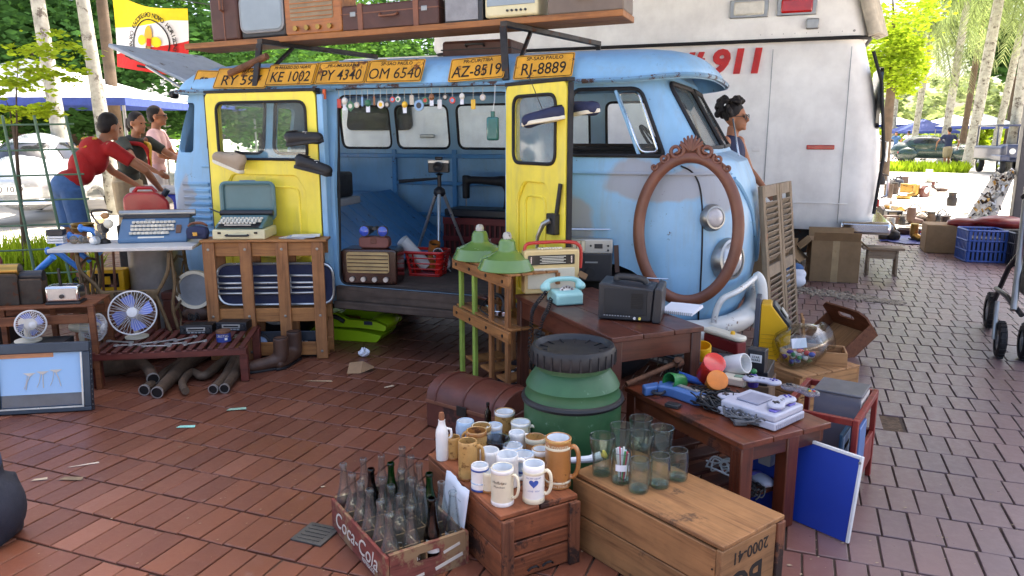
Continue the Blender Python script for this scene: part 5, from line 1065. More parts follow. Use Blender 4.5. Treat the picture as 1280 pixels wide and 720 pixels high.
MB().b2((-.08,-.06,.0),(.05,-.045,.24)).p('sleeve','blue_plastic',t,.003)
t2 = thing('framed_picture','blue framed card with a red heart tucked in the red rack','picture',on(rr,.06,.055,.0805),rr.rotation_euler.z); MB().b2((-.02,0,0),(.14,.012,.21)).p('frame',mat('teal_frame','#2f4f66',.5),t2,.003); MB().b2((-.003,-.002,.017),(.123,.001,.193)).p('card',mat('card_blue','#b8cfe6',.6),t2); MB().cyl((.06,-.0035,.06),(.06,-.002,.06),.032,n=18).p('red_shape','red_paint',t2); MB().b2((.02,-.004,.14),(.10,-.0022,.158)).p('dark_bar','ink',t2)
# ---- blue board leaning against the low table
c0,c1 = gz(995,668),gz(1053,686); v = c1-c0
bb = thing('blue_display_board','royal blue board with white edge leaning under the low table','board',(-.10,2.83,0),R(-31),rot=(-.16,0,R(-31)))
MB().b2((0,0,.004),(.40,.010,.30)).p('panel','blue_board',bb,.001); MB().b2((0,-.002,.3005),(.40,.012,.312)).p('edge_strip','white_plastic',bb,.002); MB().b2((.4005,-.002,.004),(.411,.012,.312)).p('edge_strip','white_plastic',bb,.002); MB().cyl((.405,-.006,.29),(.405,.0,.29),.005,n=8).p('rivet','dull_steel',bb)
# mouse and leads on the low shelf, tag
MSZ = .1255
t = thing('computer_mouse','grey and purple computer mouse below the low table','mouse',gz(952,606,MSZ)+Vector((0,.02,0)),-.8); blob('shell',MB().ball((0,0,.012),(.055,.032,.020)).box((0,0,.006),(.08,.05,.012)),MATS['console_grey'],t,.004,3,world=False); MB().ball((-.03,0,.024),(.02,.024,.008)).p('buttons','lilac',t)
tangle('cable_bundle','white leads looped on the shelf under the low table',905,590,MSZ,.08,.06,4,'white_plastic',21,.0035); tangle('cable_bundle','black leads heaped beside the mouse under the low table',940,618,MSZ,.06,.05,5,'cable_black',22)
t = thing('adapter_block','small grey power adapter hanging by the blue board','adapter',gz(958,577,.2),-.5); MB().box((0,0,.015),(.05,.035,.05)).p('case','grey_plastic',t,.004); MB().box((0,0,.045),(.012,.01,.012)).p('lead','grey_plastic',t)
# ================================================================== left stalls
mat('cast_brown','#6e5a3f',.55,metal=.35,var=.25,bump=.3); mat('tin','#b6b5b2',.35,metal=.55,var=.15); mat('typewriter_blue','#4f7090',.45,var=.07,coat=.1); mat('typewriter_teal','#54767a',.45,var=.07,coat=.1); mat('case_cream','#d5cda6',.5,var=.06); mat('key_white','#d8d3c4',.45)
mat('bench_red','#6a3229',.5,var=.2,grain='x',coat=.15); mat('bench_red_y','#5c2c25',.55,var=.2,grain='y',coat=.1); mat('shelf_wood','#7c4b2d',.6,var=.2,grain='x'); mat('brass','#a58345',.3,metal=.8,var=.2,wear='#5d4a2b',wamt=.58,wscale=20); mat('fan_white','#d4d5d6',.35,var=.05); mat('fan_blue','#7484cc',.35,var=.06,coat=.3)
mat('exhaust','#564638',.75,metal=.2,var=.35,scale=14,bump=.5); mat('boot_brown','#4e362a',.55,var=.25,bump=.4); mat('navy_cloth','#232a4a',.7,var=.2,bump=.4); mat('frame_steel','#3d4550',.35,metal=.5,var=.15); mat('faucet_blue','#3c7fd0',.35,var=.08,coat=.2)
mat('marble_top','#cfccc5',.5,var=.08)
# ---- lattice table
lt = thing('lattice_table','wooden lattice table of bolted pine boards below the yellow door','table',(-3.36,3.58,0),R(24)); LL,LD,LH = .74,.17,.745
P0 = [.0,.22,.44,.655]
for x in P0:
    MB().b2((x,0,.0),(x+.072,.018,LH-.001)).p('post','lattice_wood_z',lt,.003)
    MB().b2((x+.02,LD-.018,.0),(x+.085,LD,LH-.001)).p('rear_post','lattice_wood_z',lt,.003)
    for z in (.70,.28,.05): MB().lathe([(.009,0),(.008,.004),(.001,.005)],10,(x+.036,0,z),(PI/2,0,0)).p('bolt','dull_steel',lt)
for z in (.655,.24,.02):
    MB().b2((.0,.0185,z),(LL-.01,.036,z+.085)).p('rail','lattice_wood_x',lt,.003); MB().b2((.0,LD-.037,z),(LL,LD-.0185,z+.085)).p('rear_rail','lattice_wood_x',lt,.003)
for k in range(3): MB().b2((-.01,-.01+k*.063,LH),(LL+.01,.048+k*.063,LH+.015)).p('top_board','lattice_wood_x',lt,.002)
LT = LH+.0155
def keyboard(t,x0,x1,y0,z0,dy,dz,rows,n,km,s=.013):
    for r_ in range(rows):
        for k in range(n-(r_ == 0)): MB().lathe([(s*.5,0),(s*.52,.008),(s*.4,.0105),(.001,.0105)],8,(lerp(x0,x1,k/(n-1))+(r_ % 2)*.004,y0+r_*dy,z0+r_*dz)).p('key',km,t)
# teal typewriter on its cream case, lid up
p = on(lt,.22,.06,LT); t = thing('cased_typewriter','teal portable typewriter standing on its cream carrying case','typewriter',p,R(22))
cc_ = MB().b2((-.155,-.055,.0),(.165,.20,.062)).p('case','case_cream',t,.008); MB().tube(smoothp([(-.06,-.056,.030),(-.06,-.075,.026),(.06,-.075,.026),(.06,-.056,.030)],3),.006,6).p('case_handle','black_plastic',cc_)
for x in (-.11,.11): MB().b2((x-.01,-.058,.035),(x+.01,-.0545,.047)).p('clasp','iron_black',cc_)
MB().prism([(-.045,.063),(.19,.063),(.19,.125),(.08,.135),(.06,.115),(-.045,.078)],-.14,.15,axis='x').p('body','typewriter_teal',t,.008)
MB().b2((-.12,-.035,.0835),(.13,.055,.088)).p('key_well','black_plastic',t,loc=(0,0,.003),rot=(.28,0,0)); keyboard(t,-.11,.12,-.028,.095,.021,.0075,4,11,'key_white',.019); MB().box((.0,-.043,.088),(.16,.010,.006)).p('space_bar','key_white',t,.002)
MB().cyl((-.16,.13,.145),(.17,.13,.145),.017,n=14).p('platen','black_plastic',t); MB().tube([(-.16,.13,.145),(-.19,.10,.165),(-.20,.06,.18)],.005,6).p('return_lever','dull_steel',t)
ldm = MB().prism(rrect(-.165,.10,.165,.33,.035),.195,.212,axis='y').p('lid_panel','typewriter_teal',t,.004); MB().tube([(x,.185,z) for x,z in rrect(-.163,.102,.163,.328,.035)],.014,6,closed=True,flat=1).p('lid_rim','typewriter_teal',ldm)
MB().b2((-.05,.19,.33),(.05,.205,.345)).p('lid_clip','typewriter_blue',ldm,.003)
# handbag, papers
p = on(lt,.02,.07,LT); t = thing('handbag','small dark blue handbag with a twisted cord on the lattice table','handbag',p+Vector((-.06,-.02,0)),R(20)); blob('bag',MB().ball((0,0,.04),(.075,.04,.042)).box((0,0,.035),(.12,.06,.07)),MATS['navy_cloth'],t,.008,3,world=False); MB().tube(smoothp([(-.06,0,.075),(-.03,.01,.095),(.03,-.01,.10),(.06,0,.08),(.02,.02,.09),(-.05,.01,.09)],4),.006,6).p('cord','tan_leather',t); MB().b2((-.015,-.046,.02),(.015,-.04,.045)).p('clasp','brass',t,.003)
p = on(lt,.58,.08,LT); t = thing('paper_stack','few papers and magazines at the right end of the lattice table','papers',p,R(18))
for k,c_ in enumerate(('#d5d8de','#c9b9a0','#a8b3c8','#dcdcdc')): MB().box((.02*k-.03,.01*(k % 2),.002+.0035*k),(.17,.12,.003),rz=.15*k-.2).p('sheet',mat('pap' +c_,c_,.7),t)
# trombone in its open case, standing behind the lattice
t = thing('instrument_case','open dark blue instrument case with a silver trombone slide behind the lattice','case',(*on(lt,.40,.085,0)[:2],.0),R(24)); CZ0 = .355
MB().prism(rrect(-.36,.328,.37,.60,.09),.018,.040,axis='y').p('case_shell','navy_cloth',t,.006); MB().tube([(x,.012,z) for x,z in rrect(-.355,.333,.365,.595,.09)],.008,6,closed=True).p('case_trim','steel_net',t)
for z0,z1 in ((.41,.52),(.445,.475)): MB().tube(smoothp([(-.36,.0,z1),(.22,.0,z1),(.285,.0,(z1*.8+z0*.2)),(.30,.0,(z0+z1)/2),(.285,.0,(z0*.8+z1*.2)),(.22,.0,z0),(-.36,.0,z0)],4),.008,8).p('slide_tube','steel_net',t,smooth=60)
for x in (-.2,.1): MB().cyl((x,0,.405),(x,0,.525),.004,n=6).p('cross_stay','steel_net',t)
# record player panel, framed mirror disc and boots at the foot of the lattice
t = thing('car_speaker_panel','dark panel with a round pale disc leaning inside the lattice table','panel',(*on(lt,.33,.05,0)[:2],.0),R(24)); MB().b2((-.12,.015,0),(.33,.03,.165)).p('panel','frame_steel',t,.004); MB().lathe([(.06,0),(.058,.012),(.042,.014),(.04,.008),(.001,.006)],24,(-.03,.015,.095),(PI/2,0,0)).p('ring','black_plastic',t); MB().cyl((-.03,.013,.095),(-.03,.005,.095),.04,n=22).p('disc',mat('pale_blue','#9fb4d6',.4),t)
for k in range(5): MB().b2((.12+k*.03,.012,.04),(.14+k*.03,.016,.10)).p('slot','silver_paint',t)
def boot(px,py,rz,label,sc_=1):
    p = gz(px,py); t = thing('leather_boot',label,'boot',(p.x,p.y,0),rz,'brown boots on the floor'); t.scale = (sc_,)*3
    b = MB().tube(smoothp([(-.08,0,.19),(-.08,0,.12),(-.07,0,.06),(-.02,0,.045),(.06,0,.035),(.13,0,.028)],4),[.046]*5+[.047,.048,.048,.048,.048,.046,.044,.042,.041,.041,.041,.040,.038,.034,.028,.02],12); b.ball((-.075,0,.035),(.042,.036,.035)); blob('upper',b,MATS['boot_brown'],t,.007,4,world=False)
    MB().prism(rpoly([(-.12,-.034),(.10,-.042),(.155,0),(.10,.042),(-.12,.034)],.03),0,.014).p('sole','black_matt',t,.003); MB().lathe([(.040,.0),(.043,.002),(.036,.006)],16,(-.08,0,.186)).p('opening','iron_black',t)
boot(336,462,-2.25,'brown leather boot lying left of its pair below the bench'); boot(361,455,-1.45,'brown leather boot standing right of its pair by the lattice foot')
# ---- low slatted bench
BA = gz(110,441,.215); bn = thing('slatted_bench','low dark red slatted bench with fans and car radios','bench',(BA.x,BA.y,0),R(29.5)); NL,ND,NH = .83,.50,.215
MB().b2((0,0,NH-.05),(NL,.025,NH-.012)).p('front_rail','bench_red',bn,.003); MB().b2((0,ND-.025,NH-.05),(NL,ND,NH-.012)).p('rear_rail','bench_red',bn,.003)
for k in range(15): MB().b2((.004+k*.0562,-.004,NH-.0115),(.036+k*.0562,ND+.004,NH)).p('slat','bench_red_y',bn,.002)
for x in (.0,NL-.045):
    for y in (.026,ND-.07): MB().b2((x,y,0),(x+.045,y+.045,NH-.012)).p('leg','bench_red',bn,.003)
NT = NH+.0005
def fan(loc,rz,r,tilt,label,blade='fan_blue',stand=True,cage2=True):
    """cage facing local -y"""
    t = thing('desk_fan',label,'fan',loc,rz,'small desk fans'); zc = r+.035; M_ = Matrix.Translation((0,0,zc)) @ Euler((tilt,0,0)).to_matrix().to_4x4()
    def place(mb,nm,m_,par=t,**k): mb.v = [tuple(M_ @ Vector(v)) for v in mb.v]; return mb.p(nm,m_,par,**k)
    fc = place(MB().tube(arc((0,-.03,0),r,0,2*PI,40)[:-1],.0045,6,closed=True),'front_cage_ring','fan_white')
    n = 40; wires = MB()
    for k in range(n):
        a = 2*PI*k/n; ca,sa = math.cos(a),math.sin(a); wires.tube([(ca*r*.22,-.062,sa*r*.22),(ca*r*.7,-.056,sa*r*.7),(ca*r,-.03,sa*r)],.0010,4,caps=False)
    w_ = place(wires,'cage_wires','fan_white',fc); w_['kind'] = 'stuff'
    wires = MB()
    for k in range(28):
        a = 2*PI*k/28; ca,sa = math.cos(a),math.sin(a); wires.tube([(ca*r*.3,.05,sa*r*.3),(ca*r*.75,.045,sa*r*.75),(ca*r,-.026,sa*r)],.0014,4,caps=False)
    w_ = place(wires,'rear_cage_wires','fan_white',fc); w_['kind'] = 'stuff'
    place(MB().lathe([(r*.23,0),(r*.22,.008),(.001,.012)],20,(0,-.060,0),(PI/2,0,0)),'badge','fan_white',fc,smooth=50)
    for k in range(4):
        b = MB(); vs = []; a0 = k*PI/2
        for i in range(6):
            f = i/5; rr_ = r*lerp(.15,.86,f); wd = .35+.5*math.sin(f*2.6)
            for s in (-.5,.5): a = a0+s*wd+f*.35; vs.append((rr_*math.cos(a),-.012+s*.035,rr_*math.sin(a)))
        b.add(vs,[(2*i,2*i+1,2*i+3,2*i+2) for i in range(5)]); place(b,'blade',blade,smooth=60)
    place(MB().lathe([(.012,-.03),(.03,-.028),(.032,.0),(.032,.10),(.024,.13),(.001,.135)],18,(0,0,0),(-PI/2,0,0)),'motor','ivory',smooth=50)
    if stand: MB().tube([(0,.07,.006),(0,.075,zc*.6),(0,.06,zc)],[.016,.014,.016],8).p('stand','ivory',t); MB().lathe([(.001,0),(.065,0),(.065,.008),(.03,.02),(.001,.022)],20,(0,.07,0)).p('base','ivory',t,smooth=50)
    return t
p = gz(170,425,NT); fan((p.x,p.y,NT),face_cam(p,-.1),.125,-.3,'white desk fan with blue blades in the middle of the bench')
p = gz(122,433,NT); fan((p.x-.02,p.y,NT),face_cam(p,.95),.075,.0,'small fan with cream motor turned sideways beside the framed tray','fan_blue')
# car radios
def car_radio(px,py,rz,label):
    p = gz(px,py,NT); t = thing('car_radio',label,'car radio',(p.x,p.y,NT),rz,'car radios on the bench'); MB().b2((-.09,0,0),(.09,.10,.05)).p('case','dark_steel',t,.003); MB().b2((-.093,-.012,-.0),(.093,-.001,.052)).p('front_plate','black_plastic',t,.003); MB().b2((-.055,-.015,.018),(.055,-.011,.04)).p('tape_slot','silver_paint',t,.001); MB().b2((-.045,-.0165,.024),(.045,-.0145,.034)).p('slot','black_matt',t)
    for x in (-.076,.076): MB().cyl((x,-.012,.026),(x,-.028,.026),.011,n=12).p('knob','black_plastic',t)
    for k in range(5): MB().b2((-.05+k*.021,-.015,.006),(-.034+k*.021,-.0115,.014)).p('preset','grey_plastic',t)
    return t
car_radio(246,417,R(26),'older car radio with two knobs left of the blue tin'); car_radio(290,413,R(20),'flat black car radio at the right end of the bench')
tangle('cable_bundle','loose black wires on the older car radio',243,400,NT+.05,.05,.03,4,'cable_black',31,.003)
p = gz(280,426,NT); t = thing('round_tin','small blue tin with a brown lid and price sticker','tin',(p.x,p.y,NT)); MB().lathe([(.001,0),(.04,0),(.04,.05),(.001,.05)],24).p('body',mat('tin_blue','#27408c',.4,var=.15),t,smooth=40); MB().lathe([(.042,.05),(.042,.062),(.038,.065),(.001,.065)],24).p('lid','rust',t,smooth=40); fa = math.atan2(-p.y,-p.x); text_on(t,'CRISTAL',.04,.02,.036,'white_ink',-.2); MB().lathe([(.0408,.012),(.0408,.026)],4,a0=fa+.1,a1=fa+.5).p('sticker','white_plastic',t)
tr_ = random.Random(12)
for k,(px,py,rz) in enumerate(((160,432,.2),(180,430,.5),(196,433,.1),(206,427,.6),(220,430,.3),(232,424,.9),(244,429,.75),(150,428,-.2))):
    p = gz(px,py,NT); t = thing('spanner',['steel spanner lying by the fan, %s from the left' % ordn_ for ordn_ in ('second','third','fourth','fifth','sixth','seventh','eighth','first')][k],'spanner',(p.x,p.y,NT),rz+R(20),'spanners on the bench')
    Ls = tr_.uniform(.05,.09); MB().box((0,0,.004),(Ls*1.6,.012,.006)).p('shaft','tin',t,.001)
    for s in (-1,1): MB().lathe([(.007,0),(.014,0),(.014,.008),(.007,.008),(.007,0)],12,(s*Ls*.9,0,0)).p('ring_end','tin',t)
# exhaust pipes under the bench
def exhaust(name,label,pts,r,mouth,cat='exhaust pipe'):
    t = thing(name,label,cat,(pts[0].x,pts[0].y,0),0,'exhaust pipes under the bench'); o = Vector((pts[0].x,pts[0].y,0)); P = [q-o for q in smoothp(pts,5)]
    rr_ = [interp(r,i/(len(P)-1)) for i in range(len(P))]
    MB().tube(P,rr_,14,caps=True).p('pipe','exhaust',t,smooth=60)
    if mouth:
        d = (P[0]-P[1]).normalized(); MB().tube([P[0]-d*.002,P[0]+d*.012],[rr_[0]+.003]*2,16,caps=False).p('rim','steel_net',t,smooth=60); MB().tube([P[0]+d*.003,P[0]+d*.0035],[rr_[0]]*2,16).p('bore','iron_black',t); MB().tube([P[0]+d*.012+(Vector((0,0,0))),P[0]+d*.0121],[rr_[0]+.003,rr_[0]-.001],16,caps=False).p('lip','steel_net',t)
    return t
def gh(px,py,z): return gz(px,py,z)
exhaust('exhaust_pipe','double exhaust tail, left mouth of the front pair',[gh(181,487,.032),gh(205,468,.035),gh(222,456,.04),gh(238,445,.05)],[(0,.027),(.4,.029),(1,.03)],True)
exhaust('exhaust_pipe','thick exhaust tail, right mouth of the front pair',[gh(197,490,.035),gh(225,462,.045),gh(245,446,.05),gh(262,436,.05)],[(0,.029),(.5,.045),(1,.05)],True)
exhaust('exhaust_pipe','single exhaust mouth bent up beside the muffler box',[gh(191,473,.068),gh(184,459,.085),gh(170,452,.09),gh(150,455,.075),gh(118,459,.075)],[(0,.03),(.35,.03),(.5,.06),(1,.065)],True)
exhaust('exhaust_pipe','bent manifold pipe lying between the two pairs of mouths',[gh(232,489,.03),gh(228,478,.03),gh(240,465,.03),gh(255,470,.03),gh(275,455,.035),gh(290,445,.035)],[(0,.02),(.5,.024),(1,.03)],False)
exhaust('exhaust_pipe','double exhaust tail, left mouth of the right pair',[gh(267,486,.03),gh(281,472,.034),gh(289,460,.04),gh(296,448,.05)],[(0,.024),(.5,.03),(1,.04)],True)
exhaust('exhaust_pipe','double exhaust tail, right mouth of the right pair',[gh(281,485,.03),gh(292,470,.034),gh(297,460,.04),gh(302,450,.05)],[(0,.024),(.5,.03),(1,.035)],True)
# ---- leaning framed tray with glass
FA = gz(-6,519); fb = gz(117,512); an = math.atan2(fb.y-FA.y,fb.x-FA.x)
t = thing('framed_serving_tray','blue grey framed glass tray with three drawn cocktail glasses leaning at left','picture',(FA.x,FA.y,0),0,rot=(-.16,0,an)); WX,WZ = .46,.355
MB().b2((0,0,.0),(WX,.018,WZ)).p('back_panel',mat('slate_back','#3b4450',.4),t,.002)
for a,b in (((0,-.022,0),(WX,-.001,.022)),((0,-.022,WZ-.05),(WX,-.001,WZ)),((0,-.022,.0225),(.03,-.001,WZ-.0505)),((WX-.035,-.022,.0225),(WX,-.001,WZ-.0505))): MB().b2(a,b).p('frame_bar','frame_steel',t,.004)
MB().b2((.0305,-.003,.023),(WX-.0355,-.0015,WZ-.0505)).p('glass_picture',mat('glass_print','#9cc4ea',.08,var=.04,scale=2,coat=.8),t,smooth=0); MB().b2((.0305,-.0052,.023),(WX-.0355,-.0035,.095)).p('dark_band',mat('dark_print','#3a4a5d',.1,coat=.8),t,smooth=0); MB().b2((.0305,-.0052,WZ-.073),(WX*.62,-.0035,WZ-.0507)).p('orange_band',mat('orange_print','#c98352',.15,coat=.6),t,smooth=0)
MB().b2((.03,-.025,.022),(WX-.035,-.0222,.030)).p('bright_edge','steel_net',t); MB().b2((WX-.043,-.025,.031),(WX-.035,-.0222,WZ-.052)).p('bright_edge','steel_net',t)
for k in range(3):
    x = .17+k*.062; z = .205+.006*k; MB().add([(x-.03,-.006,z),(x+.03,-.006,z),(x,-.006,z-.018)],[(0,1,2)]).p('drawn_bowl','white_ink',t,smooth=0); MB().tube([(x,-.006,z-.018),(x+.012*(k-1),-.006,z-.045),(x+.02*(k-1),-.006,z-.085)],.0022,5).p('drawn_stem','white_ink',t); MB().tube([(x-.01,-.006,z-.012),(x-.018,-.006,z-.055),(x-.03,-.006,z-.08)],.0014,5).p('drawn_arm','white_ink',t)
for k in range(12): MB().cyl((WX+.001,-.011,.03+k*.026),(WX+.004,-.011,.03+k*.026),.004,n=6).p('edge_stud','dull_steel',t)
# ---- sewing machine table
SA = gz(58,312,.735); st = thing('sewing_machine_table','cast iron treadle sewing table with a pale top','table',(SA.x,SA.y,0),R(30)); SL,SD,SH = .80,.40,.735
MB().b2((0,0,SH-.022),(SL,SD,SH)).p('table_top','marble_top',st,.004)
def iron_side(x):
    m = MB()
    for y in (.05,.34):
        m.tube(smoothp([(x,y,SH-.0225),(x+.01,y,.5),(x-.015,y,.35),(x+.012,y,.18),(x,y+(.03 if y > .2 else -.03),.02)],4),.013,6)
    for z in (.12,.34,.62): m.tube([(x,.05,z),(x,.20,z+.03),(x,.34,z)],.010,6)
    for k in range(3): m.tube([(x,.12+.075*k+.028*math.cos(a),.47+.06*math.sin(a)) for a in [2*PI*i/12 for i in range(12)]],.007,5,closed=True)
    m.tube(smoothp([(x,.06,.14),(x,.16,.26),(x,.10,.36)],3),.009,5); m.tube(smoothp([(x,.33,.14),(x,.24,.26),(x,.30,.36)],3),.009,5); m.tube(smoothp([(x,.08,.6),(x,.2,.5),(x,.32,.6)],4),.009,5)
    blob('cast_leg',m,MATS['cast_brown'],st,.008,1,world=False)
iron_side(.14); iron_side(.66)
cbr = MB().b2((.27,.03,.41),(.56,.048,.475)); cbr.tube(smoothp([(.27,.039,.44),(.22,.039,.52),(.155,.039,.60),(.145,.039,.70)],4),.014,6).tube(smoothp([(.56,.039,.44),(.61,.039,.52),(.645,.039,.60),(.655,.039,.70)],4),.014,6).tube(smoothp([(.27,.039,.44),(.22,.039,.30),(.15,.039,.12)],4),.013,6).tube(smoothp([(.56,.039,.44),(.60,.039,.30),(.65,.039,.12)],4),.013,6)
cbo = blob('cast_brace',cbr,MATS['cast_brown'],st,.008,1,world=False)
text('SINGER',.058,mat('cast_dark','#3f3223',.6,metal=.3),cbo,(.415,.0285,.443),(PI/2,0,PI),bold=.015,ex=.002)
wh = MB().tube([(.20,.25+.17*math.cos(a),.25+.17*math.sin(a)) for a in [2*PI*k/28 for k in range(28)]],.010,6,closed=True)
for k in range(5): a = k*1.257; wh.tube([(.20,.25,.25),(.20,.25+.09*math.cos(a+.2),.25+.09*math.sin(a+.2)),(.20,.25+.165*math.cos(a),.25+.165*math.sin(a))],.007,5)
wh.p('flywheel','cast_brown',st,smooth=60); MB().b2((.25,.08,.06),(.55,.32,.075)).p('treadle','cast_brown',st,.004)
ST_ = SH+.0005
# blue typewriter
p = gz(192,303,ST_); t = thing('blue_typewriter','slate blue electric typewriter with cream keys on the sewing table','typewriter',(p.x,p.y,ST_),R(32)); t.scale = (1,1,1.4)
MB().prism(rpoly([(-.02,0),(.26,0),(.26,.085),(.15,.10),(.105,.095),(-.02,.018)],.008),-.20,.20,axis='x').p('body','typewriter_blue',t,.006)
MB().b2((-.20,.125,.095),(.20,.20,.112)).p('carriage','black_plastic',t,.004); MB().cyl((-.225,.165,.118),(.225,.165,.118),.016,n=14).p('platen','dull_steel',t); keyboard(t,-.125,.105,.004,.037,.023,.0142,4,11,'key_white',.024); MB().box((-.01,-.010,.022),(.15,.010,.006),rot=(.6,0,0)).p('space_bar','key_white',t); MB().box((.145,.03,.055),(.03,.05,.004),rot=(.68,0,0)).p('side_keys',mat('key_brown','#6b4a34',.5),t); text('OLIVETTI',.014,MATS['white_ink'],t,(-.03,.088,.0925),(.75,0,0))
# silver pot below the table top, red can, gold bowl, bulb lamp, crates
p = on(st,.46,.20,.30); t = thing('steel_pot','large dull steel pot standing behind the iron table frame','pot',(*on(st,.44,.52,0)[:2],0),0); MB().lathe([(.001,.0),(.16,0),(.165,.02),(.165,.68),(.17,.69),(.16,.69),(.158,.45),(.001,.45)],36).p('body','tin',t,smooth=40); MB().lathe([(.001,.692),(.16,.692),(.12,.71),(.03,.72),(.001,.72)],30).p('lid','tin',t,smooth=50)
p = gz(172,262,ST_+.05); t = thing('aluminium_pan','shallow aluminium pan behind the blue typewriter','pan',(*on(st,.52,.34,0)[:2],ST_)); MB().lathe([(.001,0),(.09,0),(.115,.06),(.12,.062),(.11,.055),(.001,.01)],28).p('bowl','tin',t,smooth=50); MB().tube(smoothp([(-.1,-.05,.06),(-.12,-.08,.10),(-.06,-.11,.11)],3),.006,6).p('handle','black_plastic',t)
p = gz(104,290,ST_); t = thing('brass_bowl','flat brass bowl with a dented rim on the sewing table','bowl',(p.x,p.y,ST_)); MB().lathe([(.001,.0),(.06,0),(.068,.01),(.07,.05),(.075,.055),(.072,.06),(.064,.055),(.062,.012),(.001,.01)],28).p('bowl','brass',t,smooth=50); MB().tube([(.07*math.cos(a),.07*math.sin(a),.032) for a in [2*PI*k/28 for k in range(28)]],.004,5,closed=True).p('bead','brass',t)
p = gz(72,304,ST_); t = thing('toy_crate','tiny white toy crate with black lid at the table edge','toy crate',(p.x,p.y,ST_),R(30))
for k in range(3): MB().b2((-.045,-.03,.002+k*.016),(.045,.03,.014+k*.016)).p('slat','white_plastic',t,.001)
MB().b2((-.047,-.032,.05),(.047,.032,.085)).p('lid','black_plastic',t,.003)
p = gz(105,304,ST_); t = thing('glass_insulators','row of small brown glass insulators lying on the table edge','insulator',(p.x,p.y,ST_),R(30)); glass('amber_glass',(.72,.62,.45),.9,.1,dirt=.35)
for k in range(4): MB().lathe([(.001,0),(.022,.0),(.026,.012),(.018,.02),(.024,.03),(.012,.045),(.001,.047)],14,(-.06+k*.035,0,.024),(PI/2+.2*k,0,.6+k)).p('insulator','amber_glass',t,smooth=50)
p = gz(131,304,ST_); t = thing('oil_lamp','old lamp of glass and metal globes on the sewing table','lamp',(p.x,p.y,ST_)); MB().lathe([(.001,0),(.035,0),(.03,.02),(.012,.03),(.012,.06),(.03,.07),(.035,.10),(.03,.12),(.001,.125)],20).p('base','dark_steel',t,smooth=50); MB().ball((.035,.01,.12),.03).p('globe','ivory',t); MB().ball((-.01,.03,.165),(.025,.025,.02)).p('globe','pine',t); MB().lathe([(.03,0),(.035,.05),(.028,.12)],18,(-.01,-.01,.03)).p('glass_chimney','amber_glass',t,smooth=50); MB().tube(smoothp([(-.02,0,.1),(-.10,.02,.16),(-.11,.03,.19),(-.02,.03,.20),(.05,.03,.19)],4),.007,6).p('bent_arm','dark_steel',t); MB().lathe([(.025,0),(.028,.03),(.02,.04),(.001,.04)],16,(.0,-.05,.025),(PI/2,0,0)).p('round_lens','lamp_glass',t)
# blue lever taps on a stand
p = gz(85,262,.9); t = thing('blue_pipe_stand','bundle of bright blue pipe handles standing left of the sewing table','pipes',(SA.x-.12,SA.y+.36,0),R(10))
for k in range(4):
    x = -.10+k*.085; MB().tube([(x,.0,0),(x+.02,.02,.55+.05*k)],.008,6).p('rod','tan_leather',t); MB().tube([(x+.02,.02,.55+.05*k),(x-.07,-.04,.66+.05*k),(x-.12,-.06,.67+.05*k)],[.017,.018,.015],8).p('blue_arm','faucet_blue',t,smooth=60); MB().ball((x-.125,-.06,.672+.05*k),(.016,.02,.026)).p('blue_knob','faucet_blue',t)
t = thing('blue_pipe_wrench','single bright blue lever with tee end below the table edge','pipe',(SA.x+.02,SA.y-.16,.0),0); MB().tube([(-.17,-.05,.52),(-.05,.0,.53),(.08,.03,.65),(.17,.05,.72)],[.02,.018,.018,.02],8).p('blue_arm','faucet_blue',t,smooth=60); MB().cyl((-.17,-.10,.50),(-.17,.0,.55),.02,n=8).p('tee','faucet_blue',t); MB().cyl((-.05,.0,.52),(-.04,.01,.0),.01,n=6).p('stand_rod','dark_steel',t)
# crate shelf with toasters and clocks at far left
p = gz(28,425); ws = thing('wooden_step_shelf','brown wooden shelf frame behind the framed tray','shelf',(-4.02,2.62,0),R(32))
for x in (.0,.26,.55): MB().b2((x,0,0),(x+.03,.03,.47)).p('post','shelf_wood',ws,.003); MB().b2((x,.27,0),(x+.03,.30,.47)).p('post','shelf_wood',ws,.003)
for y in (-.001,.271):
    for z in (.38,.12): MB().b2((.031,y+.004,z),(.549,y+.026,z+.05)).p('rail','shelf_wood',ws,.003)
for k in range(4): MB().b2((.0,.0+k*.076,.4705),(.58,.07+k*.076,.482)).p('top_slat','shelf_wood',ws,.002); MB().b2((.031,.03+k*.06,.1705),(.549,.085+k*.06,.182)).p('low_slat','shelf_wood',ws,.002)
WT = .4825
p = on(ws,.42,.08,WT); t = thing('chrome_toaster','small chrome toaster on the wooden shelf','toaster',p,R(30)); MB().b2((-.085,-.04,.012),(.085,.06,.10)).p('body','chrome',t,.012,seg=3); MB().b2((-.07,-.0415,.03),(.07,-.0395,.085)).p('front_panel','tin',t); MB().b2((-.088,-.043,0),(.088,.063,.012)).p('base','black_plastic',t,.003); MB().b2((-.06,-.005,.1005),(.06,.02,.102)).p('slot','black_matt',t); MB().cyl((-.02,.01,.10),(-.022,.01,.19),.008,n=8).p('lever','dark_steel',t); MB().cyl((0,-.042,.045),(0,-.05,.045),.012,n=10).p('dial','black_plastic',t)
for dx,sc_,lb_ in ((.13,1.0,'old brown bellows heater box with a round top on the wooden shelf'),(.255,.82,'narrow black ribbed case right of the bellows box')):
    p = on(ws,dx,.12,WT); t = thing('bellows_camera',lb_,'old box',p,R(30)); t.scale = (sc_,)*3
    for k in range(7): MB().b2((-.065,-.05+k*.016,.0),(.065,-.038+k*.016,.17-.004*(k % 2))).p('fold','exhaust',t,.002)
    MB().tube([(-.07,.0,.185),(.07,.0,.185)],.035,14).p('round_top','brass' if dx < .2 else 'black_plastic',t,smooth=50); MB().b2((-.07,-.055,.0),(.07,-.051,.16)).p('front_board','dark_steel',t,.002)
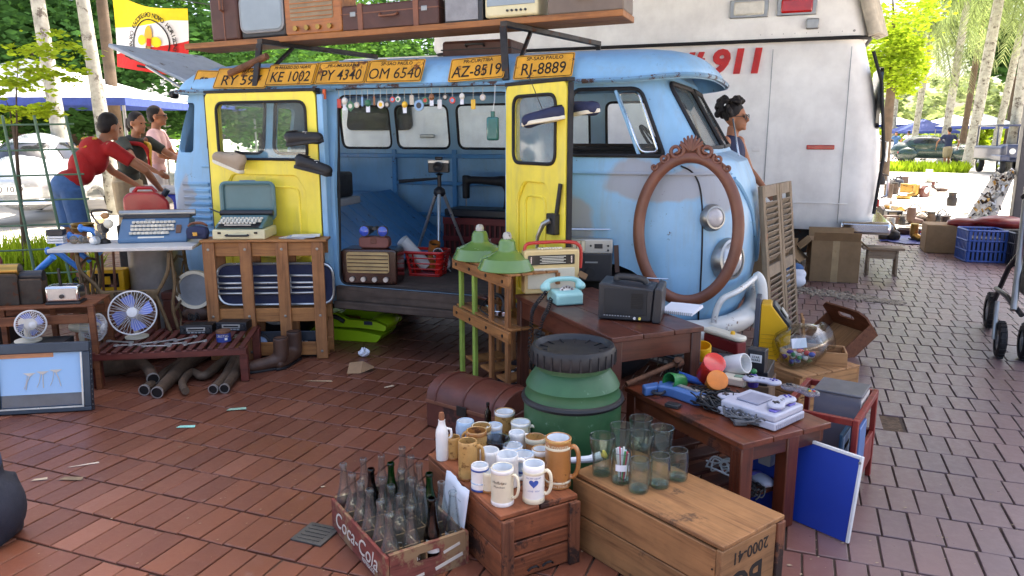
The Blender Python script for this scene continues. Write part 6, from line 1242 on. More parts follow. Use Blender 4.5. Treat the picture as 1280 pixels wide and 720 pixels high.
p = on(ws,.02,.04,WT); t = thing('grey_tin_box','grey steel box with a sloping lid at the far left edge','box',p+Vector((-.05,-.02,0)),R(30)); MB().b2((-.10,-.06,0),(.08,.08,.07)).p('box','tin',t,.004); MB().box((-.01,.01,.085),(.19,.16,.012),rot=(.18,0,0)).p('lid','tin',t,.003)
p = on(ws,.30,-.10,0); fan((p.x-.03,p.y+.02,.30),face_cam(p,.2),.072,-.1,'small fan with blue hub behind the framed tray','fan_blue'); t = thing('upturned_box','dark carton under the small blue hub fan','box',(p.x-.03,p.y+.06,0),R(30)); MB().b2((-.13,-.06,0),(.13,.11,.299)).p('carton','black_plastic',t,.004); MB().b2((-.132,-.062,.25),(.132,.112,.2995)).p('lid','black_matt',t,.002)
# dark clutter behind: crate, radio, yellow device, red loops
for k,(x,y,rz,sx,sy,sz,m_,lb_) in enumerate(((-4.08,3.62,.5,.5,.35,.40,'shelf_wood','brown wooden cabinet standing behind the sewing table legs'),(-4.75,3.15,.3,.35,.3,.52,'black_vinyl','dark covered box standing behind the bellows boxes'),(-3.68,3.80,.5,.3,.25,.40,'leather_case','brown leather case standing behind the sewing table'))):
    t = thing('storage_box',lb_,'box',(x,y,0),rz); MB().b2((-sx/2,-sy/2,0),(sx/2,sy/2,sz-.05)).p('box',m_,t,.008); MB().b2((-sx/2-.004,-sy/2-.004,sz-.049),(sx/2+.004,sy/2+.004,sz)).p('lid',m_,t,.006); MB().b2((-.04,-sy/2-.012,sz*.6),(.04,-sy/2,sz*.68)).p('handle','dark_steel',t,.004)
t = thing('yellow_meter','yellow framed instrument box on the brown cabinet','meter',(-4.12,3.56,.4005),.5); MB().b2((-.11,-.06,0),(.11,.06,.14)).p('case','yellow_plastic',t,.008); MB().b2((-.08,-.064,.03),(.08,-.0605,.12)).p('screen','dark_glass',t,.004); MB().b2((-.03,-.067,.05),(.03,-.0645,.10)).p('sign','yellow_plastic',t)
t = thing('red_hose','dark red hose looped behind the bellows boxes','hose',(-4.75,3.15,.52),.3); MB().tube(smoothp([(.15,0,.01),(.14,.02,.12),(.0,.02,.17),(-.15,.0,.14),(-.22,0,.05),(-.2,-.05,.02)],5),.012,8).p('hose',mat('hose_red','#6d2320',.5),t,smooth=60); MB().cyl((.15,0,.0),(.15,0,.03),.017,n=10).p('coupling','brass',t)
# tennis racket shaped mirror and round drum head behind lattice left
t = thing('banjo','round banjo drum with pale rim standing between the tables','banjo',(*on(lt,-.10,.12,0)[:2],.30),R(25),rot=(-.12,0,R(25))); MB().lathe([(.10,.0),(.12,.0),(.125,.02),(.12,.045),(.10,.045),(.10,0)],32,(0,0,.13),(PI/2,0,0)).p('rim','ivory',t,smooth=50); MB().cyl((0,-.03,.13),(0,-.026,.13),.10,n=30).p('skin',mat('skin_grey','#7d8288',.5),t); MB().ball((0,-.02,-.02),(.09,.03,.05)).p('tail_cover','boot_brown',t)
t = thing('storage_stool','low dark crate holding up the banjo','crate',(*on(lt,-.10,.13,0)[:2],0),R(25)); MB().b2((-.12,-.06,0),(.12,.08,.225)).p('crate','leather_case',t,.004); MB().b2((-.125,-.065,.2255),(.125,.085,.24)).p('lid','leather_case',t,.003)
# ---- lime ride on toy under the van, litter
t = thing('lime_toy_slide','lime green plastic ride on toy lying under the van door','toy',(-2.80,4.42,0),R(8)); mat('lime','#a9cf1c',.35,var=.05)
MB().prism(rpoly([(-.35,0),(.18,0),(.22,.05),(.05,.075),(-.35,.09)],.01),-.14,.14,axis='y').p('lower_shell','lime',t,.012)
for y in (-.15,.11): MB().prism(rpoly([(-.35,.09),(-.18,.13),(-.12,.20),(-.02,.155),(.18,.15),(.26,.12),(.25,.085),(.08,.10),(-.35,.095)],.015),y,y+.04,axis='y').p('side_wing','lime',t,.008)
MB().ball((.19,0,.12),(.09,.13,.05)).p('nose','lime',t); MB().b2((-.30,-.10,.09),(-.03,.10,.125)).p('seat',mat('toy_red','#8c1c1a',.4),t,.02); MB().tube(smoothp([(-.20,-.16,.12),(-.12,-.165,.175),(-.04,-.16,.14)],4),.016,8).p('dark_hole','black_plastic',t,smooth=60); MB().b2((.10,-.155,.125),(.16,-.15,.15)).p('decal','navy_cloth',t)
p = gz(455,446); t = thing('crumpled_paper','crumpled white paper ball on the red pavers','litter',(p.x,p.y,0)); o = MB().ball((0,0,.028),(.036,.03,.028),12,8).p('paper','paper',t,smooth=0)
lr = random.Random(6)
for v in o.data.vertices: v.co *= lr.uniform(.75,1.15); v.co.z = max(v.co.z,.001)
p = gz(447,464); t = thing('cardboard_scrap','torn brown cardboard scrap lying on the red pavers','litter',(p.x,p.y,0),.5); MB().add([(-.06,-.04,.0),(.02,-.05,.002),(.03,.04,.05),(-.05,.05,.04),(.09,-.02,.02),(.10,.04,.01)],[(0,1,2,3),(1,4,5,2)]).p('scrap',mat('cardboard','#9a7a5a',.9,var=.15),t,smooth=0); MB().add([(-.05,.052,.0405),(.03,.042,.0505),(.0,.06,.01)],[(0,1,2)]).p('flap','cardboard',t,smooth=0)
for px,py,w_,c_,lb_ in ((296,512,.05,'#8fae98','pale green paper slip on the pavers below the bench'),(233,534,.045,'#8cc4b4','narrow turquoise wrapper on the pavers'),(486,484,.03,'#b9a488','small beige leaf on the pavers'),(397,477,.09,'#b9a07d','thin straw lying on the pavers near the cardboard scrap'),(105,582,.06,'#b8ab98','thin straw on the pavers at left'),(50,600,.03,'#b8a58a','tiny wood chip on the pavers at far left'),(90,599,.05,'#7d6a52','dry leaf cluster on the pavers at left')):
    p = gz(px,py); t = thing('litter_scrap',lb_,'litter',(p.x,p.y,.0),rnd.uniform(.2,1.2)); MB().add([(-w_,-w_*.3 if w_ < .06 else -.003,.003),(w_,-w_*.25 if w_ < .06 else -.003,.004),(w_*.9,w_*.2 if w_ < .06 else .003,.008),(-w_*.8,w_*.3 if w_ < .06 else .003,.003)],[(0,1,2,3)]).p('scrap',mat('lit' +c_,c_,.8),t,smooth=0)
# denim bag at the lower left edge
p = gz(10,690); t = thing('denim_bag','dark denim bag standing at the lower left edge of the picture','bag',(p.x-.14,p.y+.03,0),yaw); t.scale = (.85,.85,.93)
blob('bag',MB().box((0,0,.12),(.20,.20,.24)).ball((.05,0,.13),(.11,.12,.13)).ball((0,0,.28),(.09,.09,.10)),mat('denim_dark','#232733',.9,var=.2,bump=.5,bscale=200),t,.015,5,world=False)
blob('denim_flap',MB().ball((.0,-.02,.32),(.10,.10,.09)).box((.0,-.03,.29),(.15,.16,.08)),mat('denim_blue','#3a4a66',.9,var=.2,bump=.6,bscale=240),t,.014,4,world=False); MB().tube(smoothp([(-.05,0,.40),(-.03,0,.47),(.03,0,.47),(.05,0,.40)],4),.009,6).p('strap','denim_dark',t)
# ================================================================== on, in and hanging from the van
mat('plate_yellow','#d0951f',.5,var=.2,wear='#6b3d17',wamt=.58,wscale=14); mat('plank_wood','#9c6636',.6,var=.16,grain='x',bump=.3); mat('suitcase_brown','#4a2a22',.5,var=.2,bump=.3); mat('radio_wood','#a8672a',.4,var=.18,grain='x',coat=.3); mat('tv_screen','#8f9aa0',.12,var=.1,scale=3,coat=.6); mat('speaker_cloth','#8d7f68',.9,var=.2,bump=.5)
def plate(x0,x1,num,city,label,dy=0.0,dz=0.0,ez=0):
    X0,X1 = gy(x0,100,4.10).x,gy(x1,100,4.10).x; w_ = X1-X0; t = thing('licence_plate',label,'licence plate',((X0+X1)/2,4.073+dy,1.692+dz),0,'old yellow licence plates on the van roof',rot=(-.52,ez,0)); hh = .155
    MB().prism(rrect(-w_/2,0,w_/2,hh,.015),-.0015,.0015,axis='y').p('plate','plate_yellow',t,.001)
    MB().tube([(x,-.002,z) for x,z in rrect(-w_/2+.007,.007,w_/2-.007,hh-.007,.012)],.0022,4,closed=True).p('border','ink',t)
    if num: text(num,.105,MATS['ink'],t,(0,-.002,.058),sx=min(1.0,w_/(len(num)*.062)),bold=0 if 'M' in num else .006)
    if city: text(city,.032,MATS['ink'],t,(0,-.002,.128),sx=min(1,w_/(len(city)*.024)),bold=.008)
    return t
plate(236,292,'SP 11 15','','old yellow plate at the rear end of the row, half hidden',.03,-.02,.05); plate(268,334,'RY 597','PR-UMUARAMA','old yellow plate numbered RY 597 behind the rusty bracket',0,-.012,.02); plate(333,393,'KE 1002','PR PARAISO DO NORTE','old yellow plate numbered KE 1002'); plate(388,420,'','','yellow plate mostly hidden behind PY 4340',.012,.006,-.05); plate(396,458,'PY 4340','PR-UMUARAMA','old yellow plate numbered PY 4340',-.004); plate(452,480,'','','yellow plate mostly hidden behind OM 6540',.012,.006,-.05); plate(459,529,'OM 6540','SP-SAO PAULO','old yellow plate numbered OM 6540',-.004); plate(562,632,'AZ-8519','PR-CURITIBA','old yellow plate numbered AZ 8519',-.004,.0,-.05); plate(643,717,'RJ-8889','SP-SAO PAULO','old yellow plate numbered RJ 8889 at the front end of the row',-.004,.0,-.03)
# key rings along the gutter
kr = random.Random(17); kcol = ['#c33b2a','#d9d6cc','#e0b32a','#b9b0a0','#7fa3c8','#2f6a4a','#8a5a34','#c9c9c9','#2b2b30']
kx = [424,431,438,446,453,460,468,476,484,491,498,506,515,524,532,540,550,557,566,578,592,604]
place_ = ['first','second','third','fourth','fifth','sixth','seventh','eighth','ninth','tenth','eleventh','twelfth','thirteenth','fourteenth','fifteenth','sixteenth','seventeenth','eighteenth','nineteenth','twentieth','twenty-first','twenty-second']
for k,px in enumerate(kx):
    kind = kr.choice(['disc','disc','ball','bar','tag']) if px not in (441,524,438,506) else {438: 'diamond',524: 'disc',506: 'ball'}[px]; c_ = kcol[k % 9] if px != 438 else '#2f6a4a'; X = gy(px,112,4.085).x; L_ = kr.uniform(.03,.075); cn_ = {'#c33b2a': 'red','#d9d6cc': 'white','#e0b32a': 'yellow','#b9b0a0': 'beige','#7fa3c8': 'light blue','#2f6a4a': 'green','#8a5a34': 'brown','#c9c9c9': 'silver','#2b2b30': 'black'}[c_]
    t = thing('key_ring','%s %s key ring, %s from the left under the gutter' % (cn_,kind,place_[k]),'key ring',(X,4.078,1.655),0,'key rings hanging from the van gutter')
    MB().cyl((0,0,0),(0,0,-L_),.0018,n=5).p('chain','dull_steel',t); m_ = mat('kr' +c_,c_,.35,var=.1,coat=.3); r_ = kr.uniform(.016,.024)*(1.35 if px == 524 else 1)
    if kind == 'disc': MB().cyl((0,-.003,-L_-r_),(0,.003,-L_-r_),r_,n=18).p('fob',m_,t,.001); MB().cyl((0,-.0036,-L_-r_),(0,-.003,-L_-r_),r_*.55,n=14).p('emblem',mat('kre' +kcol[(k+4) % 9],kcol[(k+4) % 9],.4),t)
    elif kind == 'ball': MB().ball((0,0,-L_-r_),(r_*.9,r_*.8,r_)).p('fob',m_,t); MB().box((0,0,-L_-2.6*r_),(r_*1.2,.004,r_*1.8)).p('paper_tag','paper',t)
    elif kind == 'diamond': MB().prism([(-.034,-L_-.034),(0,-L_-.068),(.034,-L_-.034),(0,-L_)],-.002,.002,axis='y').p('fob',m_,t); MB().cyl((0,-.0028,-L_-.034),(0,-.002,-L_-.034),.014,n=14).p('emblem','white_ink',t)
    else: MB().box((0,0,-L_-.03),(.014 if kind == 'bar' else .028,.005,.055)).p('fob',m_,t,.002); MB().tube([(.005*math.cos(a),0,-L_+.004+.005*math.sin(a)) for a in [2*PI*i/8 for i in range(8)]],.001,4,closed=True).p('ring','dull_steel',t)
t = thing('key_rail','rusty rail under the gutter on which key rings hang','rail',(-2.1,4.078,1.66)); MB().cyl((-.58,0,0),(.55,0,0),.004,n=6).p('rod','dark_steel',t); MB().ball((-.58,0,0),.007,6,5).p('end_hook','dark_steel',t)
t = thing('glass_pendant','teal glass bottle hanging on a string beside the front yellow door','bottle',(gy(616,140,4.0).x,4.0,1.36),.2); MB().box((0,0,.06),(.07,.035,.13)).p('bottle',mat('teal_glass','#2f6a66',.15,coat=.6,var=.25),t,.012); MB().cyl((0,0,.125),(0,0,.155),.012,n=10).p('neck','teal_glass',t); MB().tube([(0,0,.155),(.005,.03,.22),(.0,.075,.30)],.002,5).p('string','white_plastic',t)
# shelf plank, brackets, goods on top
PA,PB = Vector((-4.02,4.43,1.985)),Vector((-.955,4.43,2.045)); tilt = math.atan2(PB.z-PA.z,PB.x-PA.x)
pk = thing('roof_shelf','long wooden plank shelf on rusty brackets above the van roof','shelf',(-2.49,4.43,2.015),0,rot=(0,-tilt,0)); MB().b2((-1.535,-.15,-.018),(1.535,.15,.018)).p('plank','plank_wood',pk,.004)
for (a,b,c_) in (((325,64),(470,74),(318,104)),((629,37),(748,58),(632,100))):
    A_,B_ = gy(*a,4.14),gy(*b,5.25); A_.z = min(A_.z,1.968+.0); C_ = gy(*c_,4.085); A_.z = 1.975 if a[0] < 400 else 2.0; B_.z = A_.z
    MB().bar(A_,B_,.045,.03).build('bracket_arm',MATS['dark_steel'],pk,bev=.003); MB().bar(A_-Vector((0,0,.016)),(C_.x,4.09,1.69),.04,.02,up=(0,1,0)).build('bracket_upright',MATS['dark_steel'],pk,bev=.003); MB().bar(A_+(B_-A_)*.25-Vector((0,0,.015)),(C_.x+.05,4.16,1.78),.02,.02).build('bracket_brace',MATS['dark_steel'],pk,bev=.002); MB().bar(B_-Vector((0,0,.016)),(B_.x,B_.y,1.86),.03,.02,up=(0,1,0)).build('bracket_foot',MATS['dark_steel'],pk,bev=.003)
MB().cyl(gy(287,92,4.12),gy(334,70,4.12),.022,n=10).build('rusty_rod',MATS['rust'],pk)
def shelf(name,label,cat,x0,x1,y=4.31):
    a,b = gy(x0,40,y).x,gy(x1,40,y).x; x = (a+b)/2; z = 2.015+(x+2.49)*math.tan(tilt)+.0185; t = thing(name,label,cat,(x,y,z),0,rot=(0,-tilt,0)); return t,(b-a)/2
t,h_ = shelf('upright_suitcase','dark brown suitcase standing upright at the left end of the shelf','suitcase',264,299); MB().b2((-h_,0,0),(h_,.24,.46)).p('case','suitcase_brown',t,.02); MB().b2((-.004,-.003,.0),(.004,.243,.463)).p('seam','tan_leather',t); MB().tube([(0,-.002,.19),(0,-.03,.2),(0,-.03,.28),(0,-.002,.29)],.008,6).p('handle','tan_leather',t)
t,h_ = shelf('old_television','old dark television with a grey screen on the shelf','television',300,357); MB().b2((-h_,.01,.0),(h_,.25,.30)).p('cabinet','black_plastic',t,.02); MB().prism(rrect(-h_+.02,.05,h_-.02,.27,.05),-.006,.02,axis='y').p('screen','tv_screen',t,.006); MB().tube([(x,.004,z) for x,z in rrect(-h_+.014,.044,h_-.014,.276,.055)],.008,6,closed=True).p('bezel','grey_plastic',t)
def wood_radio(t,h_,hh,bodym,dialm):
    MB().prism(rrect(-h_,0,h_,hh,.03),0,.19,axis='y').p('cabinet',bodym,t,.012,seg=3); MB().prism(rrect(-h_*.78,hh*.34,h_*.72,hh*.92,.02),-.005,.002,axis='y').p('grille_cloth',dialm,t)
    for k in range(5): MB().b2((-h_*.76,-.010,hh*(.40+k*.105)),(h_*.70,-.004,hh*(.425+k*.105))).p('grille_bar',bodym,t,.001)
    for k in range(4): MB().cyl((-h_*.6+k*h_*.4,-.001,hh*.16),(-h_*.6+k*h_*.4,-.018,hh*.16),.016,n=14).p('knob','brass' if bodym == 'radio_wood' else 'silver_paint',t)
t,h_ = shelf('valve_radio','honey brown wooden valve radio with four brass knobs on the shelf','radio',357,428); wood_radio(t,h_,.27,'radio_wood','speaker_cloth')
t,h_ = shelf('strapped_suitcase','brown suitcase with two leather straps and handle on the shelf','suitcase',428,549); MB().b2((-h_,0,0),(h_,.26,.155)).p('case','suitcase_brown',t,.012); MB().b2((-h_-.002,-.003,.10),(h_+.002,.263,.106)).p('lid_edge','tan_leather',t)
for x in (-h_*.6,h_*.55): MB().b2((x-.018,-.006,0),(x+.018,.264,.162)).p('strap','tan_leather',t,.003)
MB().tube(smoothp([(-.06,-.002,.09),(-.05,-.025,.075),(.05,-.025,.075),(.06,-.002,.09)],4),.007,6).p('handle','tan_leather',t)
for x in (-h_*.75,h_*.72): MB().b2((x-.02,-.006,.085),(x+.02,-.001,.115)).p('lock','dull_steel',t,.002)
t,h_ = shelf('grey_speaker','grey fronted speaker box in the middle of the shelf','speaker',556,604); MB().b2((-h_,.0,.0),(h_,.25,.34)).p('cabinet','black_plastic',t,.006); MB().b2((-h_+.01,-.006,.012),(h_-.03,.001,.33)).p('grille',mat('grille_grey','#8b8d91',.6,bump=.5,bscale=300),t,.002)
t,h_ = shelf('cream_television','small cream television with black dials on the shelf','television',606,672); MB().b2((-h_,.0,.012),(h_,.27,.28)).p('cabinet','case_cream',t,.015); MB().b2((-h_+.015,-.005,.075),(h_-.015,.001,.26)).p('screen','tv_screen',t,.004);
for k in range(5): MB().cyl((-.02+k*.028,0,.045),(-.02+k*.028,-.01,.045),.007,n=10).p('dial','black_plastic',t)
for x in (-h_*.7,h_*.7): MB().b2((x-.02,.02,0),(x+.02,.2,.012)).p('foot','black_plastic',t)
t,h_ = shelf('brown_case','flat brown vinyl case at the right end of the shelf','case',684,779); MB().b2((-h_,0,0),(h_,.25,.20)).p('case',mat('case_taupe','#6b5d52',.5,var=.15),t,.01); MB().b2((-h_-.002,-.003,.13),(h_+.002,.253,.136)).p('lid_edge','dark_steel',t); MB().tube([(-.05,-.002,.08),(-.04,-.02,.075),(.04,-.02,.075),(.05,-.002,.08)],.006,6).p('handle','black_plastic',t)
X = gy(604,55,4.75).x; t = thing('leather_bag','dark brown leather briefcase lying on the van roof under the shelf','briefcase',(X,4.62,1.868)); MB().b2((-.24,0,0),(.24,.3,.115)).p('case','suitcase_brown',t,.02); MB().tube(smoothp([(-.06,-.002,.075),(-.05,-.03,.085),(.05,-.03,.085),(.06,-.002,.075)],4),.007,6).p('handle','black_vinyl',t); MB().b2((-.244,-.003,.055),(.244,.303,.062)).p('zip','black_vinyl',t)
# shoes
def shoe(loc,rot,m_,sole,label,name='hanging_shoe',L_=.25,hi=.075,lace=True,cord=None,grp='shoes hung on the yellow doors'):
    t = thing(name,label,'shoe',loc,0,grp,rot=rot); b = MB().tube(smoothp([(-L_*.42,0,hi*.5),(-L_*.2,0,hi*.55),(L_*.1,0,hi*.42),(L_*.3,0,hi*.3),(L_*.45,0,hi*.2)],4),[.030,.036,.038,.038,.037,.037,.036,.036,.036,.036,.037,.038,.038,.037,.034,.028,.018],12,flat=1.0); b.box((-L_*.1,0,hi*.3),(L_*.7,.06,hi*.5)); b.ball((-L_*.33,0,hi*.7),(.05,.034,hi*.45)); blob('upper',b,MATS[m_],t,.008,3,world=False)
    MB().prism(rpoly([(-L_*.5,-.03),(-L_*.1,-.032),(L_*.3,-.042),(L_*.52,0),(L_*.3,.042),(-L_*.1,.034),(-L_*.5,.03)],.03),-.006,.014).p('sole',sole,t,.004)
    if lace:
        for k in range(4): MB().bar((L_*(.02+.06*k),-.025,hi*(.92-.12*k)),(L_*(.04+.06*k),.025,hi*(.92-.12*k)),.006,.004).p('lace','white_plastic' if m_ == 'black_vinyl' else sole,t)
    MB().ball((-L_*.30,0,hi*1.08),(.042,.026,.006)).p('opening','iron_black',t)
    if cord is not None: MB().tube([Vector((0,0,hi)),Vector(cord)],.0022,5).p('hanging_cord','cable_black',t)
    return t
a = gy(381,173,3.90); shoe((a.x,3.905,a.z-.03),(.0,-.12,R(12)),'black_vinyl','black_matt','upper black trainer hung at the edge of the rear yellow door')
a = gy(391,207,3.90); shoe((a.x,3.905,a.z-.035),(.0,.22,R(12)),'black_vinyl','black_matt','lower black trainer hung at the edge of the rear yellow door')
a = gy(282,207,3.9); shoe((a.x,3.915,a.z-.005),(0,-.32,PI-.05),mat('suede','#a3927c',.9,var=.12,bump=.4).name,'ivory','beige suede ankle boot hung on the rear yellow door window',L_=.26,hi=.11,lace=False)
a = gy(682,150,3.74); shoe((a.x,3.72,a.z-.01),(.1,.16,PI+.2),'navy_cloth','ivory','navy canvas slip-on hung inside the front yellow door window',hi=.06,lace=False,cord=(.05,.03,.26)); a = gy(724,142,3.74); shoe((a.x,3.80,a.z),(.1,-.1,-.5),'navy_cloth','ivory','navy canvas slip-on hung outside the front yellow door edge',hi=.06,lace=False)
# interior goods
FZ = .4405
p = gz(462,356,FZ); t = thing('table_radio','dark brown wooden radio with four silver knobs inside the van','radio',(p.x,p.y,FZ),R(14)); wood_radio(t,.185,.23,'brown_core',mat('radio_cloth','#b39a6a',.7,var=.15,bump=.4)); RDZ = FZ+.2305; rx_,ry_ = p.x,p.y
t = thing('binocular_case','brown leather pouch lying on the dark radio','pouch',(rx_+.01,ry_+.05,RDZ),R(14)); MB().prism(rrect(-.10,0,.10,.075,.03),.0,.07,axis='y').p('pouch',mat('pouch_pink','#7a4a42',.6,var=.1),t,.008); MB().b2((-.02,-.004,.03),(.02,.0,.075)).p('flap','leather_case',t,.002)
t = thing('binoculars','black binoculars with blue lenses resting on the pouch','binoculars',(rx_+.01,ry_+.07,RDZ+.077),R(14))
for s in (-1,1): MB().cyl((s*.06,-.03,.035),(s*.045,.08,.035),.036,.022,n=18).p('barrel','black_plastic',t); MB().lathe([(.031,0),(.02,.006),(.001,.008)],18,(s*.0605,-.033,.035),(PI/2,0,0)).p('lens',mat('blue_lens','#3b55b8',.05,coat=1),t)
MB().cyl((0,-.01,.05),(0,.05,.05),.012,n=10).bar((-.05,.02,.045),(.05,.02,.045),.03,.012).p('bridge','black_plastic',t)
p = gz(529,346,FZ); bk = thing('red_basket','bright red plastic shopping basket filled with odds and ends in the van','basket',(p.x,p.y,FZ),R(8)); bw,bd,bh = .135,.10,.17; mat('basket_red','#c0211c',.35,var=.08,coat=.2)
for k in range(5):
    f = .08+k*.22; z = bh*f; kx_ = lerp(.82,1.02,f)
    MB().tube([(x*kx_,y*kx_+.1,z) for x,y in rrect(-bw,-bd,bw,bd,.03)],.005 if k < 4 else .011,5,closed=True).p('rim' if k == 4 else 'hoop','basket_red',bk)
for i in range(28):
    q_ = rrect(-bw,-bd,bw,bd,.03); f = i/28*len(q_); x,y = q_[int(f) % len(q_)]; x2,y2 = q_[(int(f)+1) % len(q_)]; x,y = lerp(x,x2,f % 1),lerp(y,y2,f % 1)
    MB().bar((x*.8,y*.8+.1,.0),(x*1.0,y*1.0+.1,bh),.016,.004,up=(x,y,0)).p('rib','basket_red',bk)
MB().b2((-bw*.8,-bd*.8+.1,.0),(bw*.8,bd*.8+.1,.006)).p('bottom','basket_red',bk)
bx_,by_ = p.x,p.y+.1
for (dx,dy,z,rr_,hh,rot,m_,lb_) in ((-.09,-.02,.13,.045,.15,(.5,-.55,0),'white_plastic','white enamel cylinder with black mouth leaning out of the red basket'),(.01,.04,.13,.04,.10,(.3,.3,0),'radio_wood','amber brown jar in the red basket'),(.07,.0,.13,.035,.06,(.9,.5,0),'tin','small metal tin in the red basket')):
    t = thing('basket_item',lb_,'container',(bx_+dx,by_+dy,FZ+z),0,rot=rot); MB().lathe([(.001,-.1),(rr_,-.1),(rr_,hh),(rr_*.9,hh),(rr_*.88,hh-.03),(.001,hh-.03)],20).p('body',m_,t,smooth=45); MB().lathe([(rr_*.86,hh-.028),(.001,hh-.027)],20).p('mouth','iron_black',t)
t = thing('alarm_clock','small steel alarm clock right of the red basket','clock',(*gz(555,340,FZ)[:2],FZ),R(15)); MB().lathe([(.05,0),(.054,.01),(.054,.05),(.001,.055)],22,(0,0,.065),(-PI/2,0,0)).p('case','tin',t,smooth=45); MB().cyl((0,-.002,.065),(0,.001,.065),.047,n=22).p('dial','white_plastic',t); MB().bar((0,-.004,.065),(.02,-.004,.09),.004,.002).bar((0,-.004,.065),(-.005,-.004,.10),.003,.002).p('hands','ink',t)
for s in (-1,1): MB().cyl((s*.03,.02,.02),(s*.045,.02,0),.005,n=6).p('foot','tin',t)
p = gz(547,300,FZ); p = Vector((-2.42,4.95,FZ)); t = thing('tripod','silver tripod with pan handle standing inside the van','tripod',p,.3);
for k in range(3): a = k*2.094+.6; MB().cyl((.25*math.cos(a),.25*math.sin(a),0),(.03*math.cos(a),.03*math.sin(a),.53),.010,.013,n=8).p('leg','steel_net',t,smooth=50)
MB().lathe([(.03,.51),(.045,.53),(.04,.56),(.015,.58),(.015,.66),(.03,.67),(.001,.68)],14).p('head','black_plastic',t,smooth=50); MB().cyl((0,0,.64),(-.28,-.08,.62),.008,.014,n=8).p('pan_handle','black_plastic',t)
t2 = thing('film_camera','black and silver film camera mounted on the tripod','camera',p+Vector((0,0,.681)),.3); MB().b2((-.075,-.03,0),(.075,.03,.085)).p('body','black_plastic',t2,.006); MB().b2((-.077,-.031,.066),(.077,.031,.09)).p('top_plate','silver_paint',t2,.004); MB().b2((-.025,-.028,.0905),(.025,.028,.112)).p('prism','black_plastic',t2,.006); MB().lathe([(.035,0),(.037,.045),(.03,.047),(.02,.04),(.001,.035)],18,(0,-.03,.042),(PI/2,0,0)).p('lens','black_plastic',t2,smooth=45)
p = Vector((-2.22,5.40,FZ)); t = thing('red_crate','dark red plastic crate with slotted sides inside the van','crate',p); hx,hy,hz = .30,.20,.33; mat('crate_red','#6a1a18',.5)
for k in range(15):
    x = -hx+.01+k*.0415
    for (z0,z1) in ((.05,.15),(.19,.28)): MB().b2((x,-hy,z0),(x+.014,-hy+.01,z1)).p('slat','crate_red',t)
for z0,z1 in ((0,.05),(.15,.19),(.28,.33)): MB().b2((-hx,-hy,z0),(hx,-hy+.012,z1)).p('front_band','crate_red',t,.002)
MB().b2((-hx,-hy+.013,0),(hx,hy,.30)).p('inner_box',mat('crate_dark','#3a1210',.7),t); text('FELIX',.035,MATS['white_ink'],t,(.06,-hy-.001,.17))
t = thing('sewing_machine','black sewing machine with curved arm on the red crate','sewing machine',p+Vector((-.02,0,hz+.0005))); MB().b2((-.29,-.15,0),(.29,.13,.06)).p('base','black_plastic',t,.01)
sm = MB().tube(smoothp([(.19,0,.06),(.19,0,.20),(.16,0,.265),(.05,0,.27),(-.12,0,.275),(-.17,0,.26)],4),[.05,.045,.042,.04,.04,.045,.048,.048,.045,.042,.04,.036,.034,.032,.03,.03,.03,.03,.032,.034,.034],12).cyl((-.17,0,.31),(-.17,0,.13),.03,n=12); blob('arm',sm,MATS['black_matt'],t,.009,3,world=False); MB().cyl((-.17,0,.13),(-.17,0,.07),.005,n=6).p('needle_bar','dull_steel',t); MB().tube([(.245,.065*math.cos(a),.235+.065*math.sin(a)) for a in [2*PI*k/20 for k in range(20)]],.012,6,closed=True).p('hand_wheel','dark_steel',t)
t = thing('grey_console_box','grey padded box on the rear deck at the edge of the door opening','box',(-2.98,4.35,.9205),.1); MB().b2((-.10,-.1,0),(.16,.2,.05)).p('base','grey_plastic',t,.01); MB().b2((-.09,-.08,.05),(.12,.18,.22)).p('seat','black_vinyl',t,.02)
for k in range(3):
    t = thing('wood_offcut',['brown plank lying on the cab dashboard, lowest','brown plank lying on the cab dashboard, middle','brown plank on the cab dashboard, topmost'][k],'plank',(-1.05,4.60+.05*k,1.271+.021*k),.35-.1*k); MB().b2((-.36,-.06,0),(.36,.06,.02)).p('board','old_plank',t,.003); MB().b2((.361,-.05,.002),(.364,.05,.018)).p('end_grain','pine',t)
# ================================================================== people
IR = Vector((math.cos(yaw),math.sin(yaw),0)); IA = Vector((-math.sin(yaw),math.cos(yaw),0))
def look(r,a): f = IR*r+IA*a; return math.atan2(f.x,-f.y)
mat('skin','#a8704e',.55,var=.08); mat('skin_dark','#7c4c34',.5,var=.08); mat('hair_dark','#1c1512',.7,var=.3,bump=.5,bscale=120); mat('shirt_red','#b01e1c',.85,var=.08,bump=1,bscale=22); mat('denim','#4a6d9c',.9,var=.2,bump=.4,bscale=200); mat('shirt_olive','#3c4038',.85,var=.1,bump=1,bscale=22); mat('khaki','#b39f7d',.85,var=.1); mat('shirt_pink','#e3b9b4',.85,var=.06,bump=1,bscale=22); mat('shirt_navy','#2c3350',.85,var=.1,bump=1,bscale=22); mat('shirt_white','#d8d6d2',.85,var=.05,bump=1,bscale=22); mat('bright_blue_cloth','#2450b8',.8)
